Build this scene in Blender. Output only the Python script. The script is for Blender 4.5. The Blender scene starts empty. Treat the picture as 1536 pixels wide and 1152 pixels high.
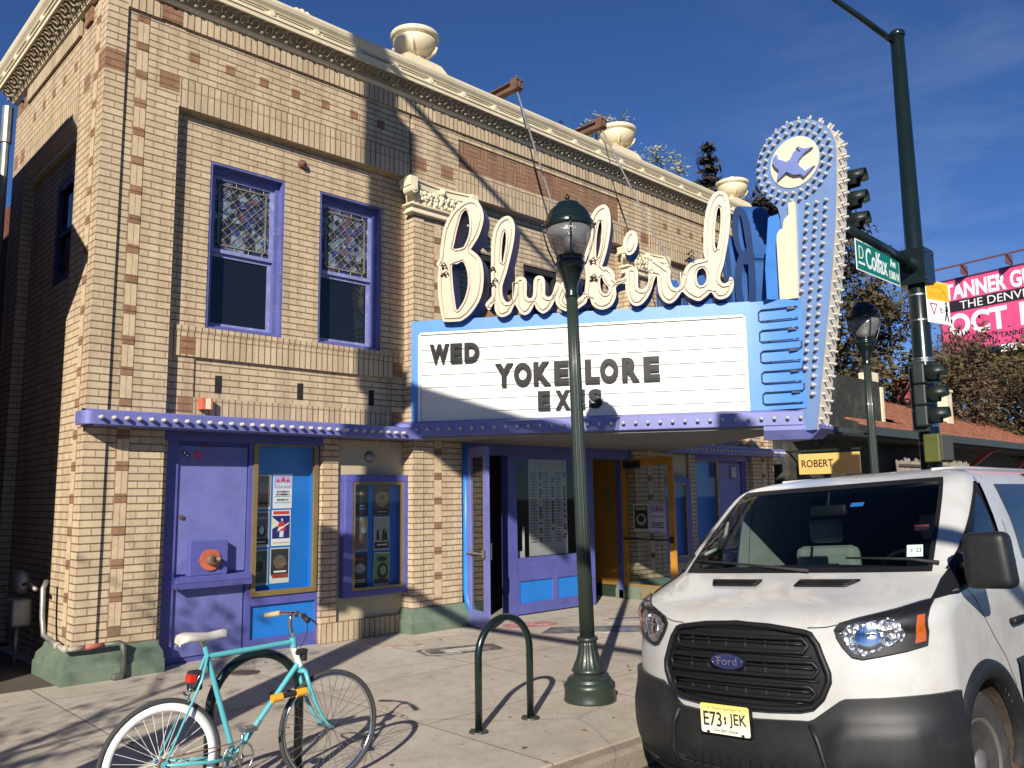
import bpy, bmesh, math, random
from mathutils import Vector, Matrix
random.seed(7)
R = math.radians
SC = bpy.context.scene
COL = SC.collection

# ---------------------------------------------------------------- camera
cam_d = bpy.data.cameras.new('camera')
cam_d.sensor_width = 36.0
cam_d.lens = 1245.0 / 1536.0 * 36.0
cam_d.clip_start = 0.05
cam_d.clip_end = 2000
cam = bpy.data.objects.new('camera', cam_d)
COL.objects.link(cam)
_r = Vector((0.72283781, -0.69089017, -0.01327693))
_d = Vector((0.0837434, 0.10665543, -0.99076317))
_f = Vector((0.68592459, 0.71504922, 0.13495207))
cam.matrix_world = Matrix(((_r.x, -_d.x, -_f.x, -2.69), (_r.y, -_d.y, -_f.y, -9.1), (_r.z, -_d.z, -_f.z, 1.75), (0, 0, 0, 1)))
SC.camera = cam

# ---------------------------------------------------------------- sun + sky
SUN_ELEV = 25.5
SUN_AZ = 35.5           # light travels towards +X turned this far towards +Y
sun_d = bpy.data.lights.new('sun', 'SUN')
sun_d.energy = 5.0
sun_d.angle = R(0.5)
sun_d.color = (1.0, 0.93, 0.82)
sun = bpy.data.objects.new('sun', sun_d)
COL.objects.link(sun)
_l = Vector((math.cos(R(SUN_ELEV)) * math.cos(R(SUN_AZ)), math.cos(R(SUN_ELEV)) * math.sin(R(SUN_AZ)), -math.sin(R(SUN_ELEV))))
sun.rotation_euler = _l.to_track_quat('-Z', 'Y').to_euler()

W = bpy.data.worlds.new('World')
SC.world = W
W.use_nodes = True
nt = W.node_tree
nt.nodes.clear()
wo = nt.nodes.new('ShaderNodeOutputWorld')
bg = nt.nodes.new('ShaderNodeBackground')
sky = nt.nodes.new('ShaderNodeTexSky')
sky.sky_type = 'NISHITA'
sky.sun_disc = False
sky.sun_elevation = R(SUN_ELEV)
sky.sun_rotation = math.atan2(-_l.x, -_l.y)
sky.altitude = 1600
sky.air_density = 1.0
sky.dust_density = 0.0
sky.ozone_density = 3.5
bg.inputs['Strength'].default_value = 0.055
# thin cirrus, stretched along one direction of the sky
tc = nt.nodes.new('ShaderNodeTexCoord')
mp = nt.nodes.new('ShaderNodeMapping')
mp.inputs['Rotation'].default_value = (0.0, R(-28), R(20))
mp.inputs['Scale'].default_value = (1.0, 2.0, 7.0)
nz = nt.nodes.new('ShaderNodeTexNoise')
nz.inputs['Scale'].default_value = 2.2
nz.inputs['Detail'].default_value = 9
nz.inputs['Roughness'].default_value = 0.62
nz.inputs['Distortion'].default_value = 0.5
cr = nt.nodes.new('ShaderNodeValToRGB')
cr.color_ramp.elements[0].position = 0.46
cr.color_ramp.elements[0].color = (0, 0, 0, 1)
cr.color_ramp.elements[1].position = 0.80
cr.color_ramp.elements[1].color = (1, 1, 1, 1)
sx = nt.nodes.new('ShaderNodeSeparateXYZ')
mr = nt.nodes.new('ShaderNodeMapRange')       # clouds thicken towards the east
mr.inputs['From Min'].default_value = 0.72
mr.inputs['From Max'].default_value = 0.97
mr.inputs['To Min'].default_value = 0.0
mr.inputs['To Max'].default_value = 0.22
mu = nt.nodes.new('ShaderNodeMath'); mu.operation = 'MULTIPLY'
mx = nt.nodes.new('ShaderNodeMixRGB')
mx.inputs['Color2'].default_value = (7.0, 8.2, 10.5, 1)
L_ = nt.links.new
L_(tc.outputs['Generated'], mp.inputs['Vector']); L_(mp.outputs['Vector'], nz.inputs['Vector'])
L_(nz.outputs['Fac'], cr.inputs['Fac']); L_(tc.outputs['Generated'], sx.inputs['Vector'])
L_(sx.outputs['X'], mr.inputs['Value']); L_(cr.outputs['Color'], mu.inputs[0]); L_(mr.outputs['Result'], mu.inputs[1])
tn = nt.nodes.new('ShaderNodeMixRGB'); tn.blend_type = 'MULTIPLY'; tn.inputs['Fac'].default_value = 1.0
tn.inputs['Color2'].default_value = (0.56, 0.80, 1.18, 1)      # clear, dry high-altitude air
L_(sky.outputs['Color'], tn.inputs['Color1'])
L_(mu.outputs[0], mx.inputs['Fac']); L_(tn.outputs['Color'], mx.inputs['Color1'])
L_(mx.outputs['Color'], bg.inputs['Color']); L_(bg.outputs['Background'], wo.inputs['Surface'])

SC.view_settings.view_transform = 'Standard'
SC.view_settings.look = 'None'
SC.view_settings.gamma = 1.0
SC.view_settings.use_curve_mapping = False
SC.view_settings.exposure = 0.6
SC.render.engine = 'CYCLES'
SC.cycles.max_bounces = 8
SC.cycles.transparent_max_bounces = 12

# ---------------------------------------------------------------- helpers
def tag(o, label=None, cat=None, group=None, kind=None):
    if label: o['label'] = label
    if cat: o['category'] = cat
    if group: o['group'] = group
    if kind: o['kind'] = kind
    return o

def thing(name, label, cat, loc=(0, 0, 0), rotz=0.0, group=None):
    o = bpy.data.objects.new(name, None)
    o.empty_display_size = 0.2
    COL.objects.link(o)
    o.location = loc
    o.rotation_euler = (0, 0, rotz)
    return tag(o, label, cat, group)

class MB:
    """collects shapes; build() links them as one mesh object"""
    def __init__(s):
        s.v = []; s.f = []; s.m = []; s.mi = 0; s.sm = []; s.smooth = False
        s.M = None
    def _add(s, vs, fs):
        n = len(s.v)
        for p in vs:
            p = Vector(p)
            if s.M: p = s.M @ p
            s.v.append(p)
        for f in fs:
            s.f.append([i + n for i in f]); s.m.append(s.mi); s.sm.append(s.smooth)
        return s
    def box(s, x0, x1, y0, y1, z0, z1):
        x0, x1 = sorted((x0, x1)); y0, y1 = sorted((y0, y1)); z0, z1 = sorted((z0, z1))
        sm = s.smooth; s.smooth = False
        s._add([(x0,y0,z0),(x1,y0,z0),(x1,y1,z0),(x0,y1,z0),(x0,y0,z1),(x1,y0,z1),(x1,y1,z1),(x0,y1,z1)],
               [(0,3,2,1),(4,5,6,7),(0,1,5,4),(1,2,6,5),(2,3,7,6),(3,0,4,7)])
        s.smooth = sm
        return s
    def rbox(s, x0, x1, y0, y1, z0, z1, b=0.01):
        """box with chamfered edges"""
        x0, x1 = sorted((x0, x1)); y0, y1 = sorted((y0, y1)); z0, z1 = sorted((z0, z1))
        b = min(b, (x1-x0)*.45, (y1-y0)*.45, (z1-z0)*.45)
        bm = bmesh.new()
        bmesh.ops.create_cube(bm, size=1)
        for v in bm.verts:
            v.co = Vector(((x0+x1)/2 + v.co.x*(x1-x0), (y0+y1)/2 + v.co.y*(y1-y0), (z0+z1)/2 + v.co.z*(z1-z0)))
        bmesh.ops.bevel(bm, geom=list(bm.edges), offset=b, segments=2, affect='EDGES', profile=0.5)
        bm.verts.index_update()
        s._add([v.co.copy() for v in bm.verts], [[v.index for v in f.verts] for f in bm.faces])
        bm.free()
        return s
    def quad(s, a, b, c, d):
        return s._add([a, b, c, d], [(0, 1, 2, 3)])
    def poly(s, pts):
        return s._add(pts, [tuple(range(len(pts)))])
    def prism(s, pts, axis, a0, a1):
        """extrude 2D outline; axis 'x': pts=(y,z), 'y': (x,z), 'z': (x,y)"""
        n = len(pts)
        def P(p, a):
            return {'x': (a, p[0], p[1]), 'y': (p[0], a, p[1]), 'z': (p[0], p[1], a)}[axis]
        vs = [P(p, a0) for p in pts] + [P(p, a1) for p in pts]
        fs = [tuple(range(n-1, -1, -1)), tuple(range(n, 2*n))]
        area = sum(pts[i][0]*pts[(i+1) % n][1] - pts[(i+1) % n][0]*pts[i][1] for i in range(n))
        for i in range(n):
            j = (i+1) % n
            fs.append((i, j, n+j, n+i))
        flip = (area < 0) ^ (a1 < a0) ^ (axis == 'y')
        if flip: fs = [tuple(reversed(f)) for f in fs]
        return s._add(vs, fs)
    def cyl(s, p0, p1, r0, r1=None, n=12, caps=True):
        p0, p1 = Vector(p0), Vector(p1)
        if r1 is None: r1 = r0
        ax = (p1 - p0).normalized()
        u = ax.orthogonal().normalized(); w = ax.cross(u)
        vs = []
        for p, r in ((p0, r0), (p1, r1)):
            for k in range(n):
                t = 2*math.pi*k/n
                vs.append(p + u*math.cos(t)*r + w*math.sin(t)*r)
        fs = [(k, (k+1) % n, n+(k+1) % n, n+k) for k in range(n)]
        s0 = len(s.f)
        s._add(vs, fs)
        if caps:
            sm = s.smooth; s.smooth = False
            s._add(vs[:n], [tuple(range(n-1, -1, -1))]); s._add(vs[n:], [tuple(range(n))])
            s.smooth = sm
        return s
    def tube(s, pts, r, n=8, closed=False, caps=True):
        pts = [Vector(p) for p in pts]
        N = len(pts)
        rs = r if isinstance(r, (list, tuple)) else [r]*N
        tang = []
        for i in range(N):
            if closed: t = pts[(i+1) % N] - pts[i-1]
            else: t = pts[min(i+1, N-1)] - pts[max(i-1, 0)]
            tang.append(t.normalized())
        u = tang[0].orthogonal().normalized()
        vs = []
        for i in range(N):
            t = tang[i]
            u = (u - t*u.dot(t))
            u = u.normalized() if u.length > 1e-6 else t.orthogonal().normalized()
            w = t.cross(u)
            for k in range(n):
                a = 2*math.pi*k/n
                vs.append(pts[i] + u*math.cos(a)*rs[i] + w*math.sin(a)*rs[i])
        fs = []
        for i in range(N if closed else N-1):
            j = (i+1) % N
            for k in range(n):
                k2 = (k+1) % n
                fs.append((i*n+k, i*n+k2, j*n+k2, j*n+k))
        if caps and not closed:
            fs.append(tuple(range(n-1, -1, -1))); fs.append(tuple((N-1)*n+k for k in range(n)))
        return s._add(vs, fs)
    def lathe(s, prof, c=(0, 0, 0), n=24, flute=None):
        """prof = [(radius, z)], flute=(count, depth, z0, z1)"""
        c = Vector(c)
        vs = []
        for r, zz in prof:
            for k in range(n):
                a = 2*math.pi*k/n
                rr = r
                if flute and flute[2] <= zz <= flute[3]:
                    rr = r*(1 - flute[1]*(0.5 - 0.5*math.cos(a*flute[0])))
                vs.append(c + Vector((math.cos(a)*rr, math.sin(a)*rr, zz)))
        fs = []
        for i in range(len(prof)-1):
            for k in range(n):
                k2 = (k+1) % n
                fs.append((i*n+k, i*n+k2, (i+1)*n+k2, (i+1)*n+k))
        fs.append(tuple(range(n-1, -1, -1)))
        fs.append(tuple((len(prof)-1)*n+k for k in range(n)))
        return s._add(vs, fs)
    def ball(s, c, r, n=10, m=7, sc=(1, 1, 1)):
        c = Vector(c)
        vs = [c + Vector((0, 0, -r*sc[2]))]
        for i in range(1, m):
            ph = -math.pi/2 + math.pi*i/m
            for k in range(n):
                a = 2*math.pi*k/n
                vs.append(c + Vector((r*sc[0]*math.cos(ph)*math.cos(a), r*sc[1]*math.cos(ph)*math.sin(a), r*sc[2]*math.sin(ph))))
        vs.append(c + Vector((0, 0, r*sc[2])))
        fs = [(0, 1+(k+1) % n, 1+k) for k in range(n)]
        for i in range(m-2):
            for k in range(n):
                k2 = (k+1) % n
                fs.append((1+i*n+k, 1+i*n+k2, 1+(i+1)*n+k2, 1+(i+1)*n+k))
        b = 1+(m-2)*n
        fs += [(b+k, b+(k+1) % n, len(vs)-1) for k in range(n)]
        return s._add(vs, fs)
    def grid(s, P, flip=False):
        """P = rows of points"""
        nr, nc = len(P), len(P[0])
        vs = [p for row in P for p in row]
        fs = []
        for i in range(nr-1):
            for j in range(nc-1):
                f = (i*nc+j, i*nc+j+1, (i+1)*nc+j+1, (i+1)*nc+j)
                fs.append(tuple(reversed(f)) if flip else f)
        return s._add(vs, fs)
    def mirror_x(s, c):
        """append a copy mirrored about x=c"""
        n = len(s.v); nf = len(s.f)
        for p in list(s.v[:n]): s.v.append(Vector((2*c-p.x, p.y, p.z)))
        for i in range(nf):
            s.f.append([q+n for q in reversed(s.f[i])]); s.m.append(s.m[i]); s.sm.append(s.sm[i])
        return s
    def only_mirror_x(s, c):
        s.v = [Vector((2*c-p.x, p.y, p.z)) for p in s.v]
        s.f = [list(reversed(f)) for f in s.f]
        return s
    def mesh(s, name, mats):
        me = bpy.data.meshes.new(name)
        me.from_pydata([tuple(p) for p in s.v], [], s.f)
        if not isinstance(mats, (list, tuple)): mats = [mats]
        for m in mats: me.materials.append(m)
        for p, i, sm in zip(me.polygons, s.m, s.sm):
            p.material_index = i; p.use_smooth = sm
        me.update()
        return me
    def build(s, name, mats, parent=None, label=None):
        o = bpy.data.objects.new(name, s.mesh(name, mats))
        COL.objects.link(o)
        if parent: o.parent = parent
        if label: o['label'] = label
        return o

def smoothed(pts, k=4):
    """closed Catmull-Rom through 2D points"""
    n = len(pts); out = []
    for i in range(n):
        p0, p1, p2, p3 = pts[i-1], pts[i], pts[(i+1) % n], pts[(i+2) % n]
        for j in range(k):
            t = j/k
            q = []
            for a in (0, 1):
                q.append(0.5*((2*p1[a]) + (-p0[a]+p2[a])*t + (2*p0[a]-5*p1[a]+4*p2[a]-p3[a])*t*t + (-p0[a]+3*p1[a]-3*p2[a]+p3[a])*t**3))
            out.append(tuple(q))
    return out

def inset(pts, d):
    """offset a closed outline by d along its normals (towards the left of travel)"""
    n = len(pts); out = []
    for i in range(n):
        a, b, c = Vector(pts[i-1]), Vector(pts[i]), Vector(pts[(i+1) % n])
        t = (c - a)
        if t.length < 1e-9: out.append(tuple(b)); continue
        t.normalize()
        out.append((b.x - t.y*d, b.y + t.x*d))
    return out

def area2(pts):
    n = len(pts)
    return sum(pts[i][0]*pts[(i+1) % n][1]-pts[(i+1) % n][0]*pts[i][1] for i in range(n))/2

def frame_m(o, u, w=(0, 0, 1)):
    """matrix: local x -> u, local y -> w (up), local z -> outward normal"""
    u = Vector(u).normalized(); w = Vector(w).normalized(); nn = u.cross(w)
    return Matrix(((u.x, w.x, nn.x, o[0]), (u.y, w.y, nn.y, o[1]), (u.z, w.z, nn.z, o[2]), (0, 0, 0, 1)))

def shape_mesh(name, outlines, depth, mats, M, parent=None, side=True):
    """outline with holes, extruded by depth behind local z=0; face slot 0, sides slot 1"""
    cu = bpy.data.curves.new(name, 'CURVE')
    cu.dimensions = '2D'; cu.fill_mode = 'BOTH'; cu.extrude = depth/2
    for ol in outlines:
        sp = cu.splines.new('POLY'); sp.points.add(len(ol)-1)
        for q, p in zip(sp.points, ol): q.co = (p[0], p[1], 0, 1)
        sp.use_cyclic_u = True
    return _curve_obj(name, cu, mats, M @ Matrix.Translation((0, 0, -depth/2)), parent)

def _curve_obj(name, cu, mats, M, parent):
    tmp = bpy.data.objects.new('tmp', cu)
    COL.objects.link(tmp)
    dg = bpy.context.evaluated_depsgraph_get()
    me = bpy.data.meshes.new_from_object(tmp.evaluated_get(dg))
    bpy.data.objects.remove(tmp); bpy.data.curves.remove(cu)
    if not isinstance(mats, (list, tuple)): mats = [mats]
    me.materials.clear()
    for m in mats: me.materials.append(m)
    for p in me.polygons:
        p.material_index = 0 if (len(mats) == 1 or p.normal.z > 0.7) else 1
        p.use_smooth = False
    me.transform(M)
    if M.determinant() < 0: me.flip_normals()
    me.name = name
    o = bpy.data.objects.new(name, me)
    COL.objects.link(o)
    if parent: o.parent = parent
    return o

def text_obj(name, body, size, depth, mats, M, parent=None, bold=0.0, align='LEFT', sx=1.0, valign='BOTTOM_BASELINE', shear=0.0, spacing=1.0):
    cu = bpy.data.curves.new(name, 'FONT')
    cu.body = body; cu.size = size; cu.extrude = depth/2; cu.offset = bold*size
    cu.align_x = align; cu.align_y = valign; cu.shear = shear; cu.space_character = spacing
    cu.resolution_u = 4
    return _curve_obj(name, cu, mats, M @ Matrix.Translation((0, 0, depth/2)) @ Matrix.Diagonal((sx, 1, 1, 1)), parent)

# ---------------------------------------------------------------- materials
MATS = {}
def _new(name):
    m = bpy.data.materials.new(name); m.use_nodes = True
    t = m.node_tree
    b = t.nodes['Principled BSDF']
    return m, t, b
def _n(t, typ, **kw):
    n = t.nodes.new(typ)
    for k, v in kw.items():
        if k in n.inputs: n.inputs[k].default_value = v
        else: setattr(n, k, v)
    return n
def rgba(c): return (c[0], c[1], c[2], 1.0)

def paint(name, col, rough=0.5, metal=0.0, var=0.12, scale=3.0, bump=0.0, bscale=60.0, coat=0.0, dirt=None, spec=0.5, dscale=1.6, dpos=(0.55, 0.75)):
    if name in MATS: return MATS[name]
    m, t, b = _new(name)
    tc = _n(t, 'ShaderNodeTexCoord')
    nz = _n(t, 'ShaderNodeTexNoise', Scale=scale, Detail=8.0, Roughness=0.65)
    t.links.new(tc.outputs['Object'], nz.inputs['Vector'])
    mx = _n(t, 'ShaderNodeMixRGB')
    mx.inputs['Color1'].default_value = rgba([c*(1-var) for c in col])
    mx.inputs['Color2'].default_value = rgba([min(1, c*(1+var)) for c in col])
    cr = _n(t, 'ShaderNodeValToRGB')
    cr.color_ramp.elements[0].position = 0.32; cr.color_ramp.elements[1].position = 0.68
    t.links.new(nz.outputs['Fac'], cr.inputs['Fac']); t.links.new(cr.outputs['Color'], mx.inputs['Fac'])
    last = mx.outputs['Color']
    if dirt:
        n2 = _n(t, 'ShaderNodeTexNoise', Scale=dscale, Detail=12.0, Roughness=0.75)
        t.links.new(tc.outputs['Object'], n2.inputs['Vector'])
        c2 = _n(t, 'ShaderNodeValToRGB')
        c2.color_ramp.elements[0].position = dpos[0]; c2.color_ramp.elements[1].position = dpos[1]
        t.links.new(n2.outputs['Fac'], c2.inputs['Fac'])
        m2 = _n(t, 'ShaderNodeMixRGB'); m2.inputs['Color2'].default_value = rgba(dirt)
        t.links.new(last, m2.inputs['Color1']); t.links.new(c2.outputs['Color'], m2.inputs['Fac'])
        last = m2.outputs['Color']
    t.links.new(last, b.inputs['Base Color'])
    b.inputs['Roughness'].default_value = rough
    b.inputs['Metallic'].default_value = metal
    b.inputs['Specular IOR Level'].default_value = spec
    if coat:
        b.inputs['Coat Weight'].default_value = coat
        b.inputs['Coat Roughness'].default_value = 0.05
    if bump:
        n3 = _n(t, 'ShaderNodeTexNoise', Scale=bscale, Detail=6.0)
        t.links.new(tc.outputs['Object'], n3.inputs['Vector'])
        bp = _n(t, 'ShaderNodeBump', Strength=bump, Distance=0.01)
        t.links.new(n3.outputs['Fac'], bp.inputs['Height']); t.links.new(bp.outputs['Normal'], b.inputs['Normal'])
    MATS[name] = m
    return m

def brick(name, c1, c2, mortar, mode='run', bw=0.235, rh=0.0788, ms=0.0068, speck=True, weather=(0.30, 0.24, 0.18)):
    """mode run: stretcher courses, soldier: upright bricks, basket: alternating blocks"""
    if name in MATS: return MATS[name]
    m, t, b = _new(name)
    tc = _n(t, 'ShaderNodeTexCoord')
    se = _n(t, 'ShaderNodeSeparateXYZ')
    t.links.new(tc.outputs['Object'], se.inputs[0])
    ad = _n(t, 'ShaderNodeMath', operation='ADD')
    t.links.new(se.outputs['X'], ad.inputs[0]); t.links.new(se.outputs['Y'], ad.inputs[1])
    u, w = ad.outputs[0], se.outputs['Z']
    def bricknode(a, c, bw_, rh_, off):
        cb = _n(t, 'ShaderNodeCombineXYZ')
        t.links.new(a, cb.inputs[0]); t.links.new(c, cb.inputs[1])
        bk = _n(t, 'ShaderNodeTexBrick')
        bk.offset = off; bk.squash = 1.0
        bk.inputs['Scale'].default_value = 1.0
        bk.inputs['Brick Width'].default_value = bw_; bk.inputs['Row Height'].default_value = rh_
        bk.inputs['Mortar Size'].default_value = ms; bk.inputs['Mortar Smooth'].default_value = 0.12
        bk.inputs['Bias'].default_value = 0.0
        bk.inputs['Color1'].default_value = rgba(c1); bk.inputs['Color2'].default_value = rgba(c2); bk.inputs['Mortar'].default_value = rgba(mortar)
        t.links.new(cb.outputs[0], bk.inputs['Vector'])
        # shade in raked bed joints is painted darker; head joints are tighter and paler
        dv = _n(t, 'ShaderNodeMath', operation='DIVIDE'); dv.inputs[1].default_value = rh_; t.links.new(c, dv.inputs[0])
        fr_ = _n(t, 'ShaderNodeMath', operation='FRACT'); t.links.new(dv.outputs[0], fr_.inputs[0])
        pg = _n(t, 'ShaderNodeMath', operation='PINGPONG'); pg.inputs[1].default_value = 0.5; t.links.new(fr_.outputs[0], pg.inputs[0])
        gt = _n(t, 'ShaderNodeMath', operation='LESS_THAN'); gt.inputs[1].default_value = ms/rh_*1.05; t.links.new(pg.outputs[0], gt.inputs[0])
        mm = _n(t, 'ShaderNodeMixRGB'); mm.inputs['Color1'].default_value = rgba([q*1.75 for q in mortar]); mm.inputs['Color2'].default_value = rgba([q*.88 for q in mortar])
        t.links.new(gt.outputs[0], mm.inputs['Fac']); t.links.new(mm.outputs['Color'], bk.inputs['Mortar'])
        return bk
    if mode == 'run':
        bk = bricknode(u, w, bw, rh, 0.5); col, fac = bk.outputs['Color'], bk.outputs['Fac']
    elif mode == 'soldier':
        bk = bricknode(w, u, bw, rh, 0.0); col, fac = bk.outputs['Color'], bk.outputs['Fac']
    else:
        b1 = bricknode(u, w, bw, rh, 0.0); b2 = bricknode(w, u, bw, rh, 0.0)
        cb = _n(t, 'ShaderNodeCombineXYZ'); t.links.new(u, cb.inputs[0]); t.links.new(w, cb.inputs[1])
        ck = _n(t, 'ShaderNodeTexChecker', Scale=1/bw); t.links.new(cb.outputs[0], ck.inputs['Vector'])
        m1 = _n(t, 'ShaderNodeMixRGB'); m2 = _n(t, 'ShaderNodeMixRGB')
        for mm, oo in ((m1, 'Color'), (m2, 'Fac')):
            t.links.new(ck.outputs['Fac'], mm.inputs['Fac']); t.links.new(b1.outputs[oo], mm.inputs['Color1']); t.links.new(b2.outputs[oo], mm.inputs['Color2'])
        col, fac = m1.outputs['Color'], m2.outputs['Color']
    # face mottling
    nz = _n(t, 'ShaderNodeTexNoise', Scale=62.0, Detail=7.0, Roughness=0.75)
    t.links.new(tc.outputs['Object'], nz.inputs['Vector'])
    cr = _n(t, 'ShaderNodeValToRGB')
    cr.color_ramp.elements[0].position = 0.33; cr.color_ramp.elements[0].color = (0.36, 0.32, 0.28, 1)
    cr.color_ramp.elements[1].position = 0.47; cr.color_ramp.elements[1].color = (1, 1, 1, 1)
    t.links.new(nz.outputs['Fac'], cr.inputs['Fac'])
    mu = _n(t, 'ShaderNodeMixRGB', blend_type='MULTIPLY', Fac=0.75)
    t.links.new(col, mu.inputs['Color1']); t.links.new(cr.outputs['Color'], mu.inputs['Color2'])
    # broad weathering
    n2 = _n(t, 'ShaderNodeTexNoise', Scale=0.9, Detail=10.0, Roughness=0.7)
    t.links.new(tc.outputs['Object'], n2.inputs['Vector'])
    c2n = _n(t, 'ShaderNodeValToRGB')
    c2n.color_ramp.elements[0].position = 0.50; c2n.color_ramp.elements[0].color = (0, 0, 0, 1)
    c2n.color_ramp.elements[1].position = 0.80; c2n.color_ramp.elements[1].color = (0.5, 0.5, 0.5, 1)
    t.links.new(n2.outputs['Fac'], c2n.inputs['Fac'])
    m3 = _n(t, 'ShaderNodeMixRGB'); m3.inputs['Color2'].default_value = rgba(weather)
    t.links.new(c2n.outputs['Color'], m3.inputs['Fac']); t.links.new(mu.outputs['Color'], m3.inputs['Color1'])
    # rain streaks running down the wall
    mps = _n(t, 'ShaderNodeMapping'); mps.inputs['Scale'].default_value = (5.5, 5.5, 0.45)
    n5 = _n(t, 'ShaderNodeTexNoise', Scale=1.0, Detail=6.0, Roughness=0.6)
    t.links.new(tc.outputs['Object'], mps.inputs['Vector']); t.links.new(mps.outputs[0], n5.inputs['Vector'])
    c5 = _n(t, 'ShaderNodeValToRGB'); c5.color_ramp.elements[0].position = 0.34; c5.color_ramp.elements[0].color = (0.66, 0.63, 0.60, 1)
    c5.color_ramp.elements[1].position = 0.56; c5.color_ramp.elements[1].color = (1, 1, 1, 1)
    t.links.new(n5.outputs['Fac'], c5.inputs['Fac'])
    m5 = _n(t, 'ShaderNodeMixRGB', blend_type='MULTIPLY', Fac=0.7)
    t.links.new(m3.outputs['Color'], m5.inputs['Color1']); t.links.new(c5.outputs['Color'], m5.inputs['Color2'])
    t.links.new(m5.outputs['Color'], b.inputs['Base Color'])
    b.inputs['Roughness'].default_value = 0.85
    b.inputs['Specular IOR Level'].default_value = 0.25
    # relief
    inv = _n(t, 'ShaderNodeMath', operation='MULTIPLY_ADD'); inv.inputs[1].default_value = -1.0; inv.inputs[2].default_value = 1.0
    t.links.new(fac, inv.inputs[0])
    a2 = _n(t, 'ShaderNodeMath', operation='MULTIPLY_ADD'); a2.inputs[1].default_value = 0.22
    t.links.new(nz.outputs['Fac'], a2.inputs[0]); t.links.new(inv.outputs[0], a2.inputs[2])
    bp = _n(t, 'ShaderNodeBump', Strength=0.9, Distance=0.012)
    t.links.new(a2.outputs[0], bp.inputs['Height']); t.links.new(bp.outputs['Normal'], b.inputs['Normal'])
    MATS[name] = m
    return m

def glass_dark(name, col=(0.008, 0.010, 0.014), rough=0.03, spec=0.55):
    """opaque dark pane: black backing behind glass"""
    if name in MATS: return MATS[name]
    m, t, b = _new(name)
    b.inputs['Base Color'].default_value = rgba(col)
    b.inputs['Roughness'].default_value = rough
    b.inputs['Specular IOR Level'].default_value = spec
    tc = _n(t, 'ShaderNodeTexCoord'); nz = _n(t, 'ShaderNodeTexNoise', Scale=1.3, Detail=1.0)
    t.links.new(tc.outputs['Object'], nz.inputs['Vector'])
    bp = _n(t, 'ShaderNodeBump', Strength=0.05, Distance=0.02)
    t.links.new(nz.outputs['Fac'], bp.inputs['Height']); t.links.new(bp.outputs['Normal'], b.inputs['Normal'])
    MATS[name] = m
    return m

def glass_clear(name, tint=(0.9, 0.93, 0.92), refl=0.08, rough=0.02):
    """thin clear pane: mostly see-through, mirror at glancing angles"""
    if name in MATS: return MATS[name]
    m, t, b = _new(name)
    t.nodes.remove(b)
    out = t.nodes['Material Output']
    tr = _n(t, 'ShaderNodeBsdfTransparent'); tr.inputs['Color'].default_value = rgba(tint)
    gl = _n(t, 'ShaderNodeBsdfGlossy'); gl.inputs['Roughness'].default_value = rough
    fr = _n(t, 'ShaderNodeLayerWeight', Blend=0.5)
    pw = _n(t, 'ShaderNodeMath', operation='POWER'); pw.inputs[1].default_value = 4.0
    ad = _n(t, 'ShaderNodeMath', operation='MULTIPLY_ADD'); ad.inputs[1].default_value = 0.85; ad.inputs[2].default_value = refl; ad.use_clamp = True
    ms = _n(t, 'ShaderNodeMixShader')
    t.links.new(fr.outputs['Facing'], pw.inputs[0]); t.links.new(pw.outputs[0], ad.inputs[0]); t.links.new(ad.outputs[0], ms.inputs[0])
    t.links.new(tr.outputs[0], ms.inputs[1]); t.links.new(gl.outputs[0], ms.inputs[2]); t.links.new(ms.outputs[0], out.inputs['Surface'])
    MATS[name] = m
    return m

def flat(name, col, rough=0.6, emit=None):
    if name in MATS: return MATS[name]
    return paint(name, col, rough, var=0.05)

BUFF1, BUFF2 = (0.54, 0.43, 0.285), (0.465, 0.365, 0.238)
MORT = (0.19, 0.12, 0.075)
M_BRICK = brick('buff_brick', BUFF1, BUFF2, MORT)
M_SOLD = brick('buff_soldier_brick', BUFF1, BUFF2, MORT, 'soldier', bw=0.36)
M_RED = brick('russet_brick', (0.30, 0.165, 0.095), (0.24, 0.13, 0.075), (0.16, 0.09, 0.055), 'run', bw=0.12, rh=0.0788)
M_BASK = brick('russet_basket_brick', (0.29, 0.165, 0.10), (0.235, 0.13, 0.08), (0.15, 0.085, 0.055), 'basket', bw=0.21, rh=0.07, ms=0.006)
M_REDWALL = brick('red_wall_brick', (0.20, 0.06, 0.04), (0.13, 0.04, 0.028), (0.12, 0.09, 0.07))
M_CREAM = paint('cream_stone_paint', (0.66, 0.57, 0.39), 0.6, var=0.08, bump=0.15, dirt=(0.45, 0.38, 0.26))
M_ORN = paint('dark_cream_stone', (0.29, 0.235, 0.15), 0.8, var=0.3, scale=14, bump=0.5, bscale=30)  # ornament under the cornice, darker and more mottled than its cream
M_PURPLE = paint('violet_paint', (0.080, 0.084, 0.285), 0.42, var=0.13, dirt=(0.055, 0.055, 0.20), bump=0.05, dscale=3.2, dpos=(0.56, 0.70))
M_LAV = paint('lavender_paint', (0.130, 0.139, 0.355), 0.42, var=0.12, dirt=(0.10, 0.10, 0.24), bump=0.05, dscale=3.2, dpos=(0.56, 0.70))
M_WFRAME = paint('periwinkle_window_paint', (0.085, 0.095, 0.27), 0.5, var=0.18, dirt=(0.26, 0.26, 0.34), dscale=5, bump=0.1)
M_BLUE = paint('bright_blue_paint', (0.012, 0.155, 0.50), 0.4, var=0.08)
M_SKYB = paint('sky_blue_paint', (0.055, 0.20, 0.56), 0.42, var=0.08, dirt=(0.05, 0.16, 0.44))
M_NAVY = paint('letter_return_blue', (0.022, 0.085, 0.26), 0.45, var=0.1)
M_LCREAM = paint('letter_face_cream', (0.475, 0.37, 0.268), 0.5, var=0.05, dirt=(0.40, 0.30, 0.21), dscale=4)
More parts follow.
